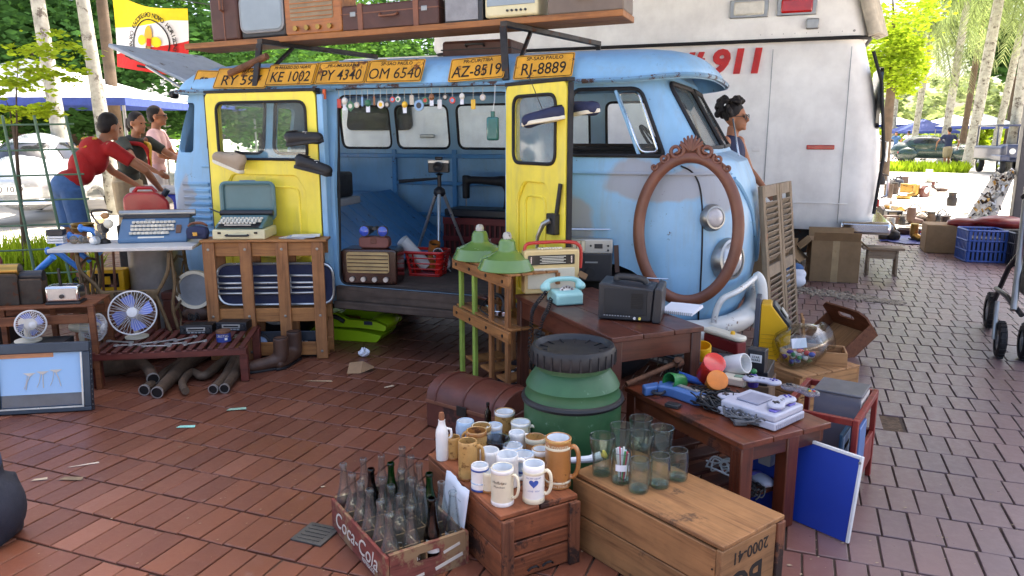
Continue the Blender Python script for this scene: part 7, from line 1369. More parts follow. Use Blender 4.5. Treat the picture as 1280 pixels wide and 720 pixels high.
def person(label,loc,rz,lean=0.,la=((-.24,-.02,-.26),(-.23,-.10,-.50)),ra=((.24,-.02,-.26),(.23,-.10,-.50)),shirt='shirt_red',pants='denim',short=True,skin='skin',h=1.72,vox=.011,hair='short',turn=0.,sleeve=.6,step=.0,sit=False,glasses=False,name='person'):
    """front is local -y; arms are elbow and hand offsets from the shoulder (x, y, z)"""
    t = thing(name,label,'person',loc,rz); t.scale = (h/1.72,)*3
    hz = .92 if not sit else .48; hip = Vector((0,0,hz)); U = Vector((0,-math.sin(lean),math.cos(lean))); Fw = Vector((0,-math.cos(lean),-math.sin(lean)))
    ch,nk = hip+U*.36,hip+U*.53; hl = lean*.35; HU = Vector((math.sin(turn)*.15,-math.sin(hl),math.cos(hl))).normalized(); hd = nk+HU*.155+Vector((0,-.02,0)); HF = Vector((math.sin(turn)*math.cos(hl),-math.cos(turn)*math.cos(hl),-math.sin(hl)))
    HS = HU.cross(HF).normalized()
    b = MB(); b.ball(hip,(.15,.105,.12)); b.ball(hip+U*.2,(.135,.095,.15)); b.ball(ch,(.165,.11,.17)); b.tube([nk-U*.05,nk+HU*.08],[.058,.052],10)
    Mh = Matrix.Translation(hd) @ Matrix((HS,-HF,HU)).transposed().to_4x4()
    hb = MB().ball((0,.012,.025),(.077,.096,.100)).ball((0,-.035,-.045),(.056,.055,.07)).ball((0,-.082,-.09),(.024,.02,.018)).tube([(0,-.094,.02),(0,-.113,-.022),(0,-.098,-.03)],[.009,.016,.011],8).ball((.078,.012,-.005),(.012,.024,.034)).ball((-.078,.012,-.005),(.012,.024,.034)).ball((0,-.088,-.057),(.026,.014,.010)).ball((.03,-.085,.028),(.022,.012,.009)).ball((-.03,-.085,.028),(.022,.012,.009))
    b.add([tuple(Mh @ Vector(v)) for v in hb.v],hb.f)
    sl = MB(); sl.ball(hip+U*.03,(.165,.118,.11)); sl.ball(hip+U*.2,(.15,.11,.16)); sl.ball(ch,(.182,.125,.185)); sl.ball(nk-U*.045,(.10,.08,.045))
    for s,(e,hn) in ((-1,la),(1,ra)):
        sh_ = nk-U*.06+Vector((s*.185,0,0)); e = sh_+Vector(e); hn = sh_+Vector(hn); d = (hn-e).normalized(); b.ball(sh_,(.06,.055,.06)); b.tube([sh_,sh_.lerp(e,.5),e,e.lerp(hn,.3),hn],[.05,.045,.038,.038,.026],10); u,v = frame_of(d); w_ = Vector((s,0,0))-d*d.dot(Vector((s,0,0))); w_ = w_.normalized() if w_.length > .1 else u; n_ = d.cross(w_)
        b.tube([hn-d*.01,hn+d*.04,hn+d*.085],[.028,.040,.036],8,flat=.6)
        for k,L_ in enumerate((.066,.078,.074,.058)): q = hn+d*.078+n_*(k-1.5)*.020; b.tube([q-d*.02,q+d*L_*.5-w_*.004,q+d*L_-w_*.016],[.0098,.0094,.0078],6)
        q = hn+d*.03+n_*-.036; b.tube([q,q-n_*.022+d*.028,q-n_*.024+d*.058],[.012,.011,.009],6)
        if sleeve: q = sh_.lerp(e,sleeve) if sleeve <= 1 else e.lerp(hn,sleeve-1); sl.tube([sh_-Vector((s*.03,0,0)),sh_,sh_.lerp(e,min(1,sleeve)*.6)]+([q] if sleeve <= 1 else [e,q]),[.07,.074,.066]+([.062] if sleeve <= 1 else [.054,.042]),10)
    pn = MB(); pn.ball(hip+Vector((0,.01,-.02)),(.168,.125,.13)); ft = MB()
    for s in (-1,1):
        hp = hip+Vector((s*.09,0,-.04)); kn = Vector((s*.105,-.03+s*step*.5,.49)) if not sit else Vector((s*.13,-.42,.50)); an = Vector((s*.11,.02+s*step,.085)) if not sit else Vector((s*.14,-.38,.09))
        b.tube([hp,hp.lerp(kn,.5),kn,kn.lerp(an,.35),an,Vector((an.x,an.y,.05))],[.09,.078,.056,.056,.038,.036],10)
        pe = kn.lerp(hp,.08) if short else an.lerp(kn,.06); pn.tube([hp,hp.lerp(kn,.5),kn.lerp(hp,.12)]+([pe] if short else [kn,pe]),[.105,.096,.088]+([.088] if short else [.072,.06]),12)
        sf = MB().ball((an.x,an.y-.06,.042),(.046,.125,.042)); sf.v = [(x,y,max(0,z)) for x,y,z in sf.v]; sf.p('shoe','black_matt',t,smooth=60)
    blob('body',b,MATS[skin],t,vox,4,world=False); blob('shirt',sl,MATS[shirt],t,vox*1.1,4,world=False); blob('shorts' if short else 'trousers',pn,MATS[pants],t,vox*1.1,3,world=False)
    hr = MB()
    if hair != 'none':
        if hair == 'short': hr.ball((0,.03,.045),(.086,.095,.095)).ball((0,.06,-.01),(.076,.06,.07))
        elif hair == 'tail': hr.ball((0,.03,.045),(.087,.097,.097)).ball((0,.06,-.01),(.08,.065,.075)).tube([(0,.10,.04),(0,.145,.02),(0,.15,-.06),(0,.13,-.12)],[.03,.038,.032,.012],8)
        elif hair == 'bun': hr.ball((0,.03,.05),(.092,.10,.10)).ball((0,.10,.07),(.075,.075,.07)).ball((0,.06,-.01),(.082,.07,.08))
        elif hair == 'curly':
            hg = random.Random(3); hr.ball((0,.03,.05),(.092,.10,.10))
            for k in range(70): a,b_ = hg.uniform(0,6.28),hg.uniform(-.2,1.4); hr.ball((.118*math.cos(a)*math.cos(b_-.3),.05+.13*math.sin(a)*math.cos(b_-.3),.05+.13*math.sin(b_)),hg.uniform(.02,.034),6,5) if math.sin(a) > -.35 or b_ > .75 else None
        elif hair == 'cap': hr.ball((0,.01,.06),(.09,.105,.08)).box((0,-.12,.05),(.12,.09,.012))
        hr.v = [tuple(Mh @ Vector(v)) for v in hr.v]; blob('hair' if hair != 'cap' else 'cap',hr,MATS['hair_dark' if hair != 'cap' else 'shirt_navy'],t,max(.008,vox*.9),2,world=False)
    for s in (-1,1): q = Mh @ Vector((s*.03,-.083,.012)); MB().ball(q,(.011,.009,.008),8,6).p('eye','hair_dark',t)
    if glasses:
        for s in (-1,1): g = MB().tube([(s*.033+.027*math.cos(a),-.104+.006*abs(math.cos(a)),.012+.021*math.sin(a)) for a in [2*PI*k/14 for k in range(14)]],.004,5,closed=True); g.v = [tuple(Mh @ Vector(v)) for v in g.v]; g.p('glasses_rim','black_plastic',t); g = MB().tube([(s*.06,-.098,.016),(s*.08,.0,.014)],.003,5); g.v = [tuple(Mh @ Vector(v)) for v in g.v]; g.p('glasses_arm','black_plastic',t)
    return t,Mh
p = gz(98,352); pm1,_ = person('man in a red shirt and denim shorts bending over goods',(p.x,p.y,0),look(.62,.8),.80,((-.16,-.24,-.22),(-.04,-.42,-.40)),((.12,-.22,-.24),(.06,-.42,-.38)),h=1.75,turn=.2)
for k,s_ in enumerate(('GRUPO ESCOTEIRO','30','CURITIBA-PR')):
    u_ = .46-k*.055; text(s_,.036 if k != 1 else .045,MATS['yellow_plastic'],pm1,(0,-math.sin(.8)*u_+math.cos(.8)*.131,.92+math.cos(.8)*u_+math.sin(.8)*.131),(PI/2-.8,0,PI),name='shirt_print',ex=.003)
p = gz(168,317); person('woman in a dark scout shirt with neckerchief reaching forward',(p.x,p.y,0),look(.9,-.35),.42,((-.10,-.26,-.20),(.02,-.46,-.34)),((.12,-.26,-.18),(.05,-.50,-.26)),'shirt_olive','khaki',False,'skin',1.68,hair='tail')
q = gz(168,317); t = thing('neckerchief','red and yellow scout neckerchief worn by the woman','neckerchief',(q.x,q.y,0),look(.9,-.35)); MB().tube(smoothp([(-.11,-.20,1.30),(-.05,-.34,1.28),(0,-.37,1.18),(.0,-.36,1.02)],4),[.024]*9+[.018,.016,.014,.01],8).p('red_roll','shirt_red',t); MB().tube(smoothp([(.11,-.20,1.30),(.05,-.34,1.28),(.01,-.38,1.18),(.03,-.36,1.0)],4),[.024]*9+[.018,.016,.014,.01],8).p('yellow_roll','yellow_plastic',t)
p = gz(204,305); person('older man in a pale pink shirt standing behind the scouts',(p.x,p.y,0),look(.95,.2),.08,((-.2,-.12,-.26),(-.12,-.34,-.30)),((.2,-.1,-.26),(.12,-.34,-.28)),'shirt_pink','shirt_white',False,h=1.74,glasses=True,turn=.1)
# woman between the van nose and the motorhome
p = Vector((gy(914,150,6.9).x,6.9,0)); person('woman with dark curly hair and glasses behind the van windscreen',p,look(.85,-.6),.04,((-.2,-.05,-.26),(-.18,-.2,-.42)),((.2,-.05,-.26),(.2,-.2,-.42)),'shirt_navy','denim',False,'skin',1.64,vox=.009,hair='curly',sleeve=0,glasses=True)
# far visitors
for (px,py,r_,a_,sh_,pa_,sho,lb_,hh,hr_,kw) in ((1182,213,.1,1,'shirt_navy','khaki',True,'man in a navy shirt and khaki shorts walking away on the bright plaza',1.72,'short',dict(step=.12)),(1046,207,.3,1,'shirt_navy','shirt_pink',True,'far visitor in a dark top and light shorts beside the motorhome',1.35,'short',{}),(1118,199,-.2,1,'denim','shirt_navy',True,'far visitor in a blue vest and dark shorts',1.65,'cap',{}),(1161,200,-1,-.2,'shirt_red','shirt_navy',False,'far visitor in a red top sitting low by the green car',1.6,'short',dict(sit=True)),(1133,198,.2,1,'shirt_white','khaki',True,'far visitor in white between the palms',1.7,'short',{}),(1086,196,.5,1,'shirt_red','denim',False,'far visitor in red near the stalls',1.7,'short',{})):
    p = gz(px,py); person(lb_,(p.x,p.y,0),look(r_,a_),.05,shirt=sh_,pants=pa_,short=sho,h=hh,vox=.03,hair=hr_,**kw)
# ================================================================== right side goods
mat('carton','#8d7353',.9,var=.12,bump=.15); mat('tarp_blue','#26357e',.5,var=.15); mat('crate_blue','#2a4f9a',.45,var=.08); mat('pink_cloth','#c8326a',.85,var=.1,bump=.3); mat('stool_wood','#a08e78',.8,var=.12,grain='x')
for (x,y,rz,sx,sy,sz,lb_) in ((.38,7.92,.10,.44,.36,.40,'large brown cardboard box beneath the motorhome bumper'),(-.18,7.75,-.2,.40,.4,.30,'smaller cardboard box pushed under the motorhome')):
    t = thing('cardboard_box',lb_,'box',(x,y,0),rz); MB().b2((-sx/2,-sy/2,0),(sx/2,sy/2,sz)).p('carton','carton',t,.004)
    for s in (-1,1): MB().box((s*(sx/2+.05),0,sz-.045),(.14,sy*.95,.006),rot=(0,s*.75,0)).p('flap','carton',t); MB().box((0,s*(sy/2+.02),sz+.04),(sx*.95,.006,.10),rot=(-s*.5,0,0)).p('flap','carton',t)
    MB().b2((-.03,-sy/2-.001,.0),(.03,-sy/2,sz)).p('tape',mat('tape','#a8906a',.3),t)
t = thing('plastic_bag','white and blue plastic bag stuffed beside the cardboard box','bag',(.02,7.35,0)); blob('bag',MB().ball((0,0,.06),(.13,.1,.07)).ball((.03,.05,.12),(.1,.1,.06)),MATS['paper'],t,.015,3,world=False); MB().ball((.02,.06,.17),(.08,.06,.05)).p('blue_cloth','denim',t)
p = gz(1100,343); t = thing('wooden_stool','small plain wooden stool with cut out legs beside the cardboard box','stool',(p.x,p.y,0),.05); MB().b2((-.19,-.10,.26),(.19,.10,.285)).p('seat','stool_wood',t,.003)
for x in (-.14,.12): MB().prism([(-.09,0),(-.03,0),(0,.09),(.03,0),(.09,0),(.07,.2595),(-.07,.2595)],x,x+.02,axis='x').p('leg','stool_wood',t,.002)
MB().b2((-.119,-.06,.17),(.1195,-.045,.2595)).p('apron','stool_wood',t,.002)
a = [gz(1095,287),gz(1100,302),gz(1198,312),gz(1200,292)]; vs,fs = [],[]
for i in range(13):
    for j in range(7): u,v = i/12,j/6; q = a[1].lerp(a[2],u).lerp(a[0].lerp(a[3],u),v); vs.append((q.x,q.y+.05*math.sin(i*1.3),.006+.012*abs(math.sin(i*1.7+j*2.3))))
for i in range(12):
    for j in range(6): fs.append((i*7+j,(i+1)*7+j,(i+1)*7+j+1,i*7+j+1))
o = MB().add(vs,fs).build('blue_tarp',MATS['tarp_blue']); tag(o,'crumpled blue tarp spread under second hand goods','tarp')
jr = random.Random(29); jm = ['dark_steel','tin','brass','leather_case','ivory','red_plastic','black_plastic','boot_brown','stone_white','exhaust']
kinds = ['kettle','jar','boxy radio','pan','boot','clock']; goods = []
for k in range(34):
    px,py = jr.uniform(1086,1205),jr.uniform(268,303);
    if px < 1100 and py > 290: px += 18
    p = gz(px,py); m_ = jr.choice(jm); kd = kinds[k % 6]; s = jr.uniform(.9,1.4); adj = {'dark_steel': 'dark metal','tin': 'bare tin','brass': 'brass','leather_case': 'brown','ivory': 'ivory','red_plastic': 'red','black_plastic': 'black','boot_brown': 'dark brown','stone_white': 'white','exhaust': 'sooty'}[m_]
    t = thing({'boxy radio': 'old_radio','jar': 'lidded_jar','pan': 'cooking_pan','boot': 'old_boot','clock': 'mantel_clock','kettle': 'old_kettle'}[kd],'%s %s laid out %s the blue tarp, %s' % (adj,kd,'behind' if py < 285 else 'on','at its left end' if px < 1115 else 'left of its middle' if px < 1132 else 'near its middle' if px < 1150 else 'right of its middle' if px < 1175 else 'at its right end'),kd.split()[-1],(p.x,p.y,.016),jr.uniform(0,6),'second hand goods round the blue tarp'); t.scale = (s,)*3; goods.append(t)
    if kd == 'kettle': MB().lathe([(.001,0),(.08,0),(.095,.04),(.08,.10),(.03,.125),(.001,.14)],16).p('body',m_,t,smooth=50); MB().tube(arc((0,0,.09),.085,.2,PI-.2,8),.008,6).p('handle','black_plastic',t); MB().cyl((.07,0,.06),(.13,0,.12),.018,.011,n=8).p('spout',m_,t)
    elif kd == 'jar': MB().lathe([(.001,0),(.05,0),(.055,.08),(.04,.10),(.04,.13),(.001,.13)],14).p('body',m_,t,smooth=50); MB().cyl((0,0,.13),(0,0,.15),.043,n=14).p('lid','dark_steel',t)
    elif kd == 'boxy radio': MB().b2((-.1,-.05,0),(.1,.05,.12)).p('case',m_,t,.008); MB().b2((-.08,-.053,.03),(.02,-.05,.10)).p('grille','speaker_cloth',t); MB().cyl((.06,-.05,.06),(.06,-.06,.06),.018,n=10).p('knob','ivory',t)
    elif kd == 'pan': MB().lathe([(.001,.004),(.10,0),(.12,.05),(.115,.05),(.095,.01),(.001,.012)],18).p('bowl',m_,t,smooth=50); MB().cyl((.11,0,.04),(.26,0,.06),.011,n=6).p('handle','black_plastic',t)
    elif kd == 'boot': MB().tube(smoothp([(0,0,.2),(0,0,.06),(.05,0,.04),(.14,0,.03)],4),[.05]*5+[.045]*4+[.04,.035,.03,.025],10).p('upper',m_,t,smooth=60); MB().b2((-.05,-.04,0),(.16,.04,.012)).p('sole','black_matt',t,.003)
    else: MB().prism(rpoly([(-.07,0),(.07,0),(.07,.12),(0,.18),(-.07,.12)],.02),-.03,.03,axis='y').p('case',m_,t,.004); MB().cyl((0,-.031,.10),(0,-.034,.10),.045,n=16).p('dial','white_plastic',t)
for k in range(18): q = gz(jr.uniform(1098,1190),jr.uniform(226,262)); g_ = dup(goods[k],(q.x,q.y,-.02),jr.uniform(0,6),'small second hand item laid out on the bright far plaza',scale=jr.uniform(1.2,2)); g_['group'] = 'goods on the far plaza'
def lattice_crate(name,label,loc,rz,sx,sy,sz,m_):
    t = thing(name,label,'crate',loc,rz)
    for k in range(4): z = .01+k*(sz-.04)/3; MB().tube([(x,y,z) for x,y in rrect(-sx/2,-sy/2,sx/2,sy/2,.03)],.012,4,closed=True).p('band',m_,t)
    for i in range(9):
        x = lerp(-sx/2+.02,sx/2-.02,i/8); MB().b2((x-.012,-sy/2-.004,0),(x+.012,-sy/2+.008,sz-.03)).p('rib',m_,t); MB().b2((x-.012,sy/2-.008,0),(x+.012,sy/2+.004,sz-.03)).p('rib',m_,t); y = lerp(-sy/2+.02,sy/2-.02,i/8); MB().b2((-sx/2-.004,y-.012,0),(-sx/2+.008,y+.012,sz-.03)).p('rib',m_,t)
    MB().b2((-sx/2+.02,-sy/2+.02,.005),(sx/2-.02,sy/2-.02,sz*.7)).p('contents','black_vinyl',t,.02)
lattice_crate('plastic_crate','blue slatted plastic crate beside the post',(2.0,9.75,0),.15,.40,.36,.38,'crate_blue'); lattice_crate('plastic_crate','black slatted plastic crate right of the blue crate',(2.42,9.62,0),.15,.40,.36,.38,'black_plastic')
# sloping stand hung with trinkets
nr = random.Random(31); n0,n1,n2,n3 = gy(1200,285,10.3),gy(1240,285,10.0),gy(1272,212,11.0),gy(1240,220,11.2); st_ = thing('trinket_stand','sloping net stand hung with silver trinkets in front of the post','stand',(n0.x,n0.y,0))
MB().add([n0,n1,n2,n3,n1+Vector((.0,.1,-.2)),n0+Vector((0,.1,-.2))],[(0,1,2,3)]).build('cloth',MATS['shirt_white'],st_)
for q in (n2,n3): MB().cyl((q.x,q.y+.02,0),(q.x,q.y+.02,q.z),.018,n=8).build('leg',MATS['dark_steel'],st_)
for k in range(150):
    q = n0.lerp(n1,nr.random()).lerp(n3.lerp(n2,nr.random()),nr.random())+Vector((0,-.02,.01)); r_ = nr.uniform(.015,.045); MB().box(q,(r_*.7,.015,r_*2.2),rot=(-.6,nr.uniform(-1,1),nr.uniform(-1,1))).build('trinket',MATS[nr.choice(['steel_net','tin','dull_steel','tin','brass','dark_steel','dull_steel','exhaust'])],st_,bev=.004)
t = thing('goods_heap','heap of cloth and cartons below the trinket stand','heap',(2.0,10.25,0)); MB().b2((-.5,-.1,0),(.1,.3,.34)).p('carton','carton',t,.01); MB().b2((.15,-.15,0),(.6,.3,.42)).p('carton','dark_steel',t,.01); blob('red_cloth',MB().ball((.25,-.12,.40),(.28,.2,.08)).ball((-.1,0,.36),(.2,.15,.07)),MATS['dark_red'],t,.03,3,world=False)
# stroller at the right edge
w0 = gz(1252,447); t = thing('pushchair','folding pushchair with grey wheels and pink cloth at the right edge','pushchair',(w0.x-.02,w0.y,0),-.06)
def pw(x,y,r_,w_):
    o = MB().lathe([(r_*.62,-w_),(r_*.9,-w_),(r_,-w_*.5),(r_,w_*.5),(r_*.9,w_),(r_*.62,w_)],26,(x,y,r_),(0,PI/2,0)).p('wheel','rubber',t,smooth=45); MB().lathe([(r_*.64,w_*.6),(r_*.3,w_*.3),(r_*.2,w_*.9),(.001,w_)],22,(x,y,r_),(0,-PI/2,0)).p('rim','grey_plastic',o,smooth=45)
    for k in range(18): a = 2*PI*k/18; MB().box((x,y+(r_+.001)*math.cos(a),r_+(r_+.001)*math.sin(a)),(w_*1.6,.012,.010),rot=(a-PI/2,0,0)).p('tread_block','rubber',o) if r_+r_*math.sin(a) > .012 else None
pw(0,0,.115,.022); pw(.13,.0,.115,.022); pw(.06,.85,.13,.024); pw(.62,.85,.13,.024)
for x in (-.035,.165): MB().tube([(x,0,.115),(x,.03,.25),(x+.01,.1,.34)],.014,8).p('fork','dull_steel',t)
MB().tube([(.06,.06,.30),(.09,.25,.60),(.12,.48,1.05)],.020,10).p('frame_tube','dull_steel',t,smooth=60); MB().tube([(.06,.85,.13),(.09,.55,.5),(.16,.2,.80)],.017,8).p('frame_tube','black_plastic',t); MB().tube([(.62,.85,.13),(.60,.5,.55),(.58,.25,.95)],.018,8).p('frame_tube','black_plastic',t); MB().tube([(.10,.02,.28),(.04,.2,.36),(.04,.6,.34)],.016,8).p('foot_rest','black_plastic',t)
blob('seat',MB().box((.36,.35,.45),(.42,.5,.20)).box((.38,.62,.75),(.42,.12,.6)),MATS['black_vinyl'],t,.025,4,world=False); blob('pink_cloth',MB().tube(smoothp([(.26,.35,1.0),(.22,.28,.85),(.22,.25,.70),(.17,.22,.62)],4),[.07,.07,.075,.08,.08,.08,.08,.08,.08,.07,.06,.05,.03],12),MATS['pink_cloth'],t,.018,2,world=False); MB().tube([(.10,.45,.98),(.2,.35,1.1),(.4,.35,1.12),(.56,.4,1.05)],.02,8).p('push_bar','dark_steel',t)
# ================================================================== background
def leafmat(name,c,tr,var=.35):
    m = bpy.data.materials.new(name); m.use_nodes = True; t = m.node_tree; L = t.links; t.nodes.remove(t.nodes['Principled BSDF']); MATS[name] = m
    geo = t.nodes.new('ShaderNodeNewGeometry'); c = C(c); cc = ramp(t,geo.outputs['Random Per Island'],[(0,tuple(x*(1-var) for x in c[:3])+(1,)),(1,tuple(min(1,x*(1+var)) for x in c[:3])+(1,))])
    d = t.nodes.new('ShaderNodeBsdfDiffuse'); x = t.nodes.new('ShaderNodeBsdfTranslucent'); mx = t.nodes.new('ShaderNodeMixShader'); mx.inputs[0].default_value = tr; L.new(cc,d.inputs[0]); L.new(mixc(t,1.0,cc,(1.25,1.25,.7,1),'MULTIPLY'),x.inputs[0]); L.new(d.outputs[0],mx.inputs[1]); L.new(x.outputs[0],mx.inputs[2]); L.new(mx.outputs[0],t.nodes['Material Output'].inputs[0]); return m
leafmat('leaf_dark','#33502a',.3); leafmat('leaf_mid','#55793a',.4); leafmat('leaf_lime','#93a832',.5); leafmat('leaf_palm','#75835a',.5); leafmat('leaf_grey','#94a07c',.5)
mat('bark_pale','#a19e90',.9,var=.3,scale=7,bump=.6,wear='#5f564b',wamt=.55,wscale=6); mat('bark_dark','#5a4a3a',.95,var=.3,scale=5,bump=.6); mat('tent_white','#e4e3e0',.8,var=.04); mat('tent_blue','#33478f',.7); mat('car_silver','#b9bdbf',.25,metal=.5,var=.05,coat=.6); mat('car_green','#22382c',.25,coat=.8,var=.08); mat('jeep_navy','#26304d',.4,coat=.3)
def leaves(mb,c,r,n,s,rg,shell=.45):
    """small leaf quads gathered in clumps through an ellipsoid"""
    nc = max(5,n // 26); cl = []
    for k in range(nc):
        while True:
            v = Vector((rg.uniform(-1,1),rg.uniform(-1,1),rg.uniform(-1,1)))
            if shell < v.length <= 1: break
        cl.append((v,rg.uniform(.12,.30)))
    for k in range(n):
        v,q = cl[k % nc]; p = Vector((c[0]+r[0]*(v.x+rg.gauss(0,q*.5)),c[1]+r[1]*(v.y+rg.gauss(0,q*.5)),c[2]+r[2]*(v.z+rg.gauss(0,q*.4)))); a = Vector((rg.gauss(0,1),rg.gauss(0,1),rg.gauss(0,.6))).normalized(); u,w_ = frame_of(a); L_ = s*rg.uniform(.6,1.3); u,w_ = u*L_,w_*L_*.42
        i = len(mb.v); mb.v += [tuple(p-u),tuple(p-w_),tuple(p+u),tuple(p+w_)]; mb.f.append((i,i+1,i+2,i+3)); mb.mi.append(0)
def tree(label,x,y,h,tr,crowns,lm,n,s,seed,bark='bark_pale',lean=(0,0),group=None,name='broadleaf_tree'):
    rg = random.Random(seed); t = thing(name,label,'tree',(x,y,-.02),0,group); P = [(lean[0]*f,lean[1]*f,h*f) for f in (0,.25,.5,.75,1)]
    MB().tube(P,[tr*1.3,tr,tr*.9,tr*.8,tr*.5],10).p('trunk',bark,t,smooth=60)
    for k,(c,r) in enumerate(crowns):
        MB().tube([P[3],(Vector(P[4])+Vector(c))/2,c],[tr*.5,tr*.35,tr*.12],6).p('limb',bark,t); mb = MB(); leaves(mb,c,r,n,s,rg); mb.p('crown' if k == 0 else 'foliage',lm,t,smooth=0)
    return t
def dirpt(px,Y): d = ray(px,HZ); return d.x/d.y*Y                 # X of an image column at depth Y
def zof(py,px,Y): return gy(px,py,Y).z
def W(px,d): r = ray(px,HZ); r = Vector((r.x,r.y)).normalized()*d; return r.x,r.y    # place at distance d below an image column
# left wood
for k,(px,d,py,m_,rr_) in enumerate(((20,24,60,'leaf_dark',4.5),(95,27,70,'leaf_dark',5),(180,25,50,'leaf_dark',4.5),(250,30,60,'leaf_mid',4.5),(330,30,70,'leaf_mid',4.2),(420,32,60,'leaf_mid',4.5),(500,33,80,'leaf_dark',4),(-60,24,40,'leaf_dark',5))):
    x,y = W(px,d); tree(['dense dark tree at the far left edge','dense dark tree behind the white canopy','dense dark tree behind the flag','mid green tree behind the van tailgate','mid green tree behind the upright suitcase','mid green tree behind the strapped suitcase','dark tree left of the motorhome roof','dark tree beyond the left edge of the picture'][k],x,y,4.2,.22,[((0,0,6.2),(rr_,rr_,3.6)),((-1.5,.5,3.6),(rr_*.8,rr_*.8,1.9)),((1.8,-.5,3.2),(rr_*.8,rr_*.7,1.8))],m_,4600,.125,40+k,'bark_dark',group='trees of the park')
for k,(px,d,ln) in enumerate(((80,15.0,(-1.1,.4)),(136,15.5,(-.9,.2)),(148,18,(-.4,.2)))):
    x,y = W(px,d); tree(['pale slender palm trunk leaning behind the canopy, leftmost','pale slender palm trunk left of the flag','darker palm trunk just behind the trunk left of the flag'][k],x,y,9,.115,[((ln[0],ln[1],9.6),(2.2,2.2,1.4))],'leaf_palm',900,.3,60+k,'bark_pale' if k < 2 else 'bark_dark',ln,'palms','palm_tree')
x,y = W(10,8.4); tree('sapling with bright yellow green leaves at the left edge',x,y,1.5,.02,[((.25,.0,2.05),(.85,.6,.30)),((-.1,.1,1.72),(.5,.5,.2))],'leaf_lime',800,.036,71,'bark_dark',(.1,0),name='sapling')
# far wood and shrubs
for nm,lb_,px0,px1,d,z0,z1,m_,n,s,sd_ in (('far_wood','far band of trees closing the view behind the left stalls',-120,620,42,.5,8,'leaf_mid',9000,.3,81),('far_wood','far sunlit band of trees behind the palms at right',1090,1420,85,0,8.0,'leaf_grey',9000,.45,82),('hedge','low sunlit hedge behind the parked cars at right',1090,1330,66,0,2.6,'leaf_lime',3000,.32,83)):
    rg = random.Random(sd_); mb = MB()
    for k in range(14): a = (k+.5)/14; x,y = W(lerp(px0,px1,a),d*rg.uniform(.94,1.06)); hh = (z1-z0)*rg.uniform(.6,1.0); wd = d*(px1-px0)/940/14; leaves(mb,(x,y,z0+hh*.5),(wd*1.1,2.0,hh*.55),n // 14,s,rg,.1)
    tag(mb.build(nm,MATS[m_],smooth=0),lb_,'trees',kind='stuff')
x,y = W(1108,27); tree('bright lime green tree beside the motorhome roof corner',x,y,4.0,.16,[((-.2,0,5.6),(1.5,1.8,2.0)),((.1,0,3.6),(.9,.9,1.0))],'leaf_lime',4600,.085,90,'bark_dark')
for px,d,sd_,lb_ in ((1262,62,91,'dark dense tree behind the palms at the upper right'),): x,y = W(px,d); tree(lb_,x,y,6,.3,[((0,0,10.5),(4.5,4,3.6)),((1,0,7),(4,3,2))],'leaf_dark',3000,.3,sd_,'bark_dark')
# royal palms on the right
def palm(label,px,d,h,tr,bark,seed,lean=0.,nf=22,fl=3.6,lm='leaf_palm'):
    x,y = W(px,d); rg = random.Random(seed); t = thing('palm_tree',label,'palm',(x,y,-.02),0,'palms on the right'); MB().tube([(lean*f,0,h*f) for f in (0,.2,.5,.8,1)],[tr*1.25,tr,tr*1.05,tr*.9,tr*.6],12).p('trunk',bark,t,smooth=60); mb = MB(); o = Vector((lean,0,h))
    for k in range(nf):
        a = rg.uniform(0,6.28); up = rg.uniform(-.5,.9); dr = Vector((math.cos(a),math.sin(a),0)); P = [o+dr*fl*f*.8+Vector((0,0,up*fl*f*.6-1.1*fl*f*f*.62)) for f in [i/9 for i in range(10)]]; mb.tube(P,[.04*(1-.08*i) for i in range(10)],4)
        for i in range(1,10):
            for q in range(4):
                p = P[i-1].lerp(P[i],q/4); T_ = (P[i]-P[i-1]).normalized(); sd_ = dr.cross(Vector((0,0,1)))
                for s in (-1,1): tip = p+sd_*s*rg.uniform(.35,.6)+T_*.3+Vector((0,0,-rg.uniform(.15,.55))); wv = T_*.035; j = len(mb.v); mb.v += [tuple(p-wv),tuple(p+wv),tuple(tip)]; mb.f.append((j,j+1,j+2)); mb.mi.append(0)
    mb.p('crown',lm,t,smooth=0)
for k,a in enumerate(((1142,50,7.6,.17,'bark_pale','palm with drooping crown nearest to the motorhome',.8),(1180,48,9.6,.20,'bark_pale','tall palm left of the navy shirted man',1.0),(1203,55,10.2,.18,'bark_dark','dark trunked palm right of the navy shirted man',1.0),(1214,40,9.6,.22,'bark_pale','thick mottled palm trunk in the middle of the right row',1.3),(1244,52,9.6,.19,'bark_pale','palm leaning right beside the jeep',1.8),(1266,36,9.2,.20,'bark_pale','thick pale palm just left of the grey post',.4),(1116,62,9.5,.18,'bark_pale','farther palm beside the motorhome rear',-.2))): palm(a[5],a[0],a[1],a[2],a[3],a[4],100+k,a[6]*.45,38,4.2,'leaf_palm' if k % 2 else 'leaf_grey')
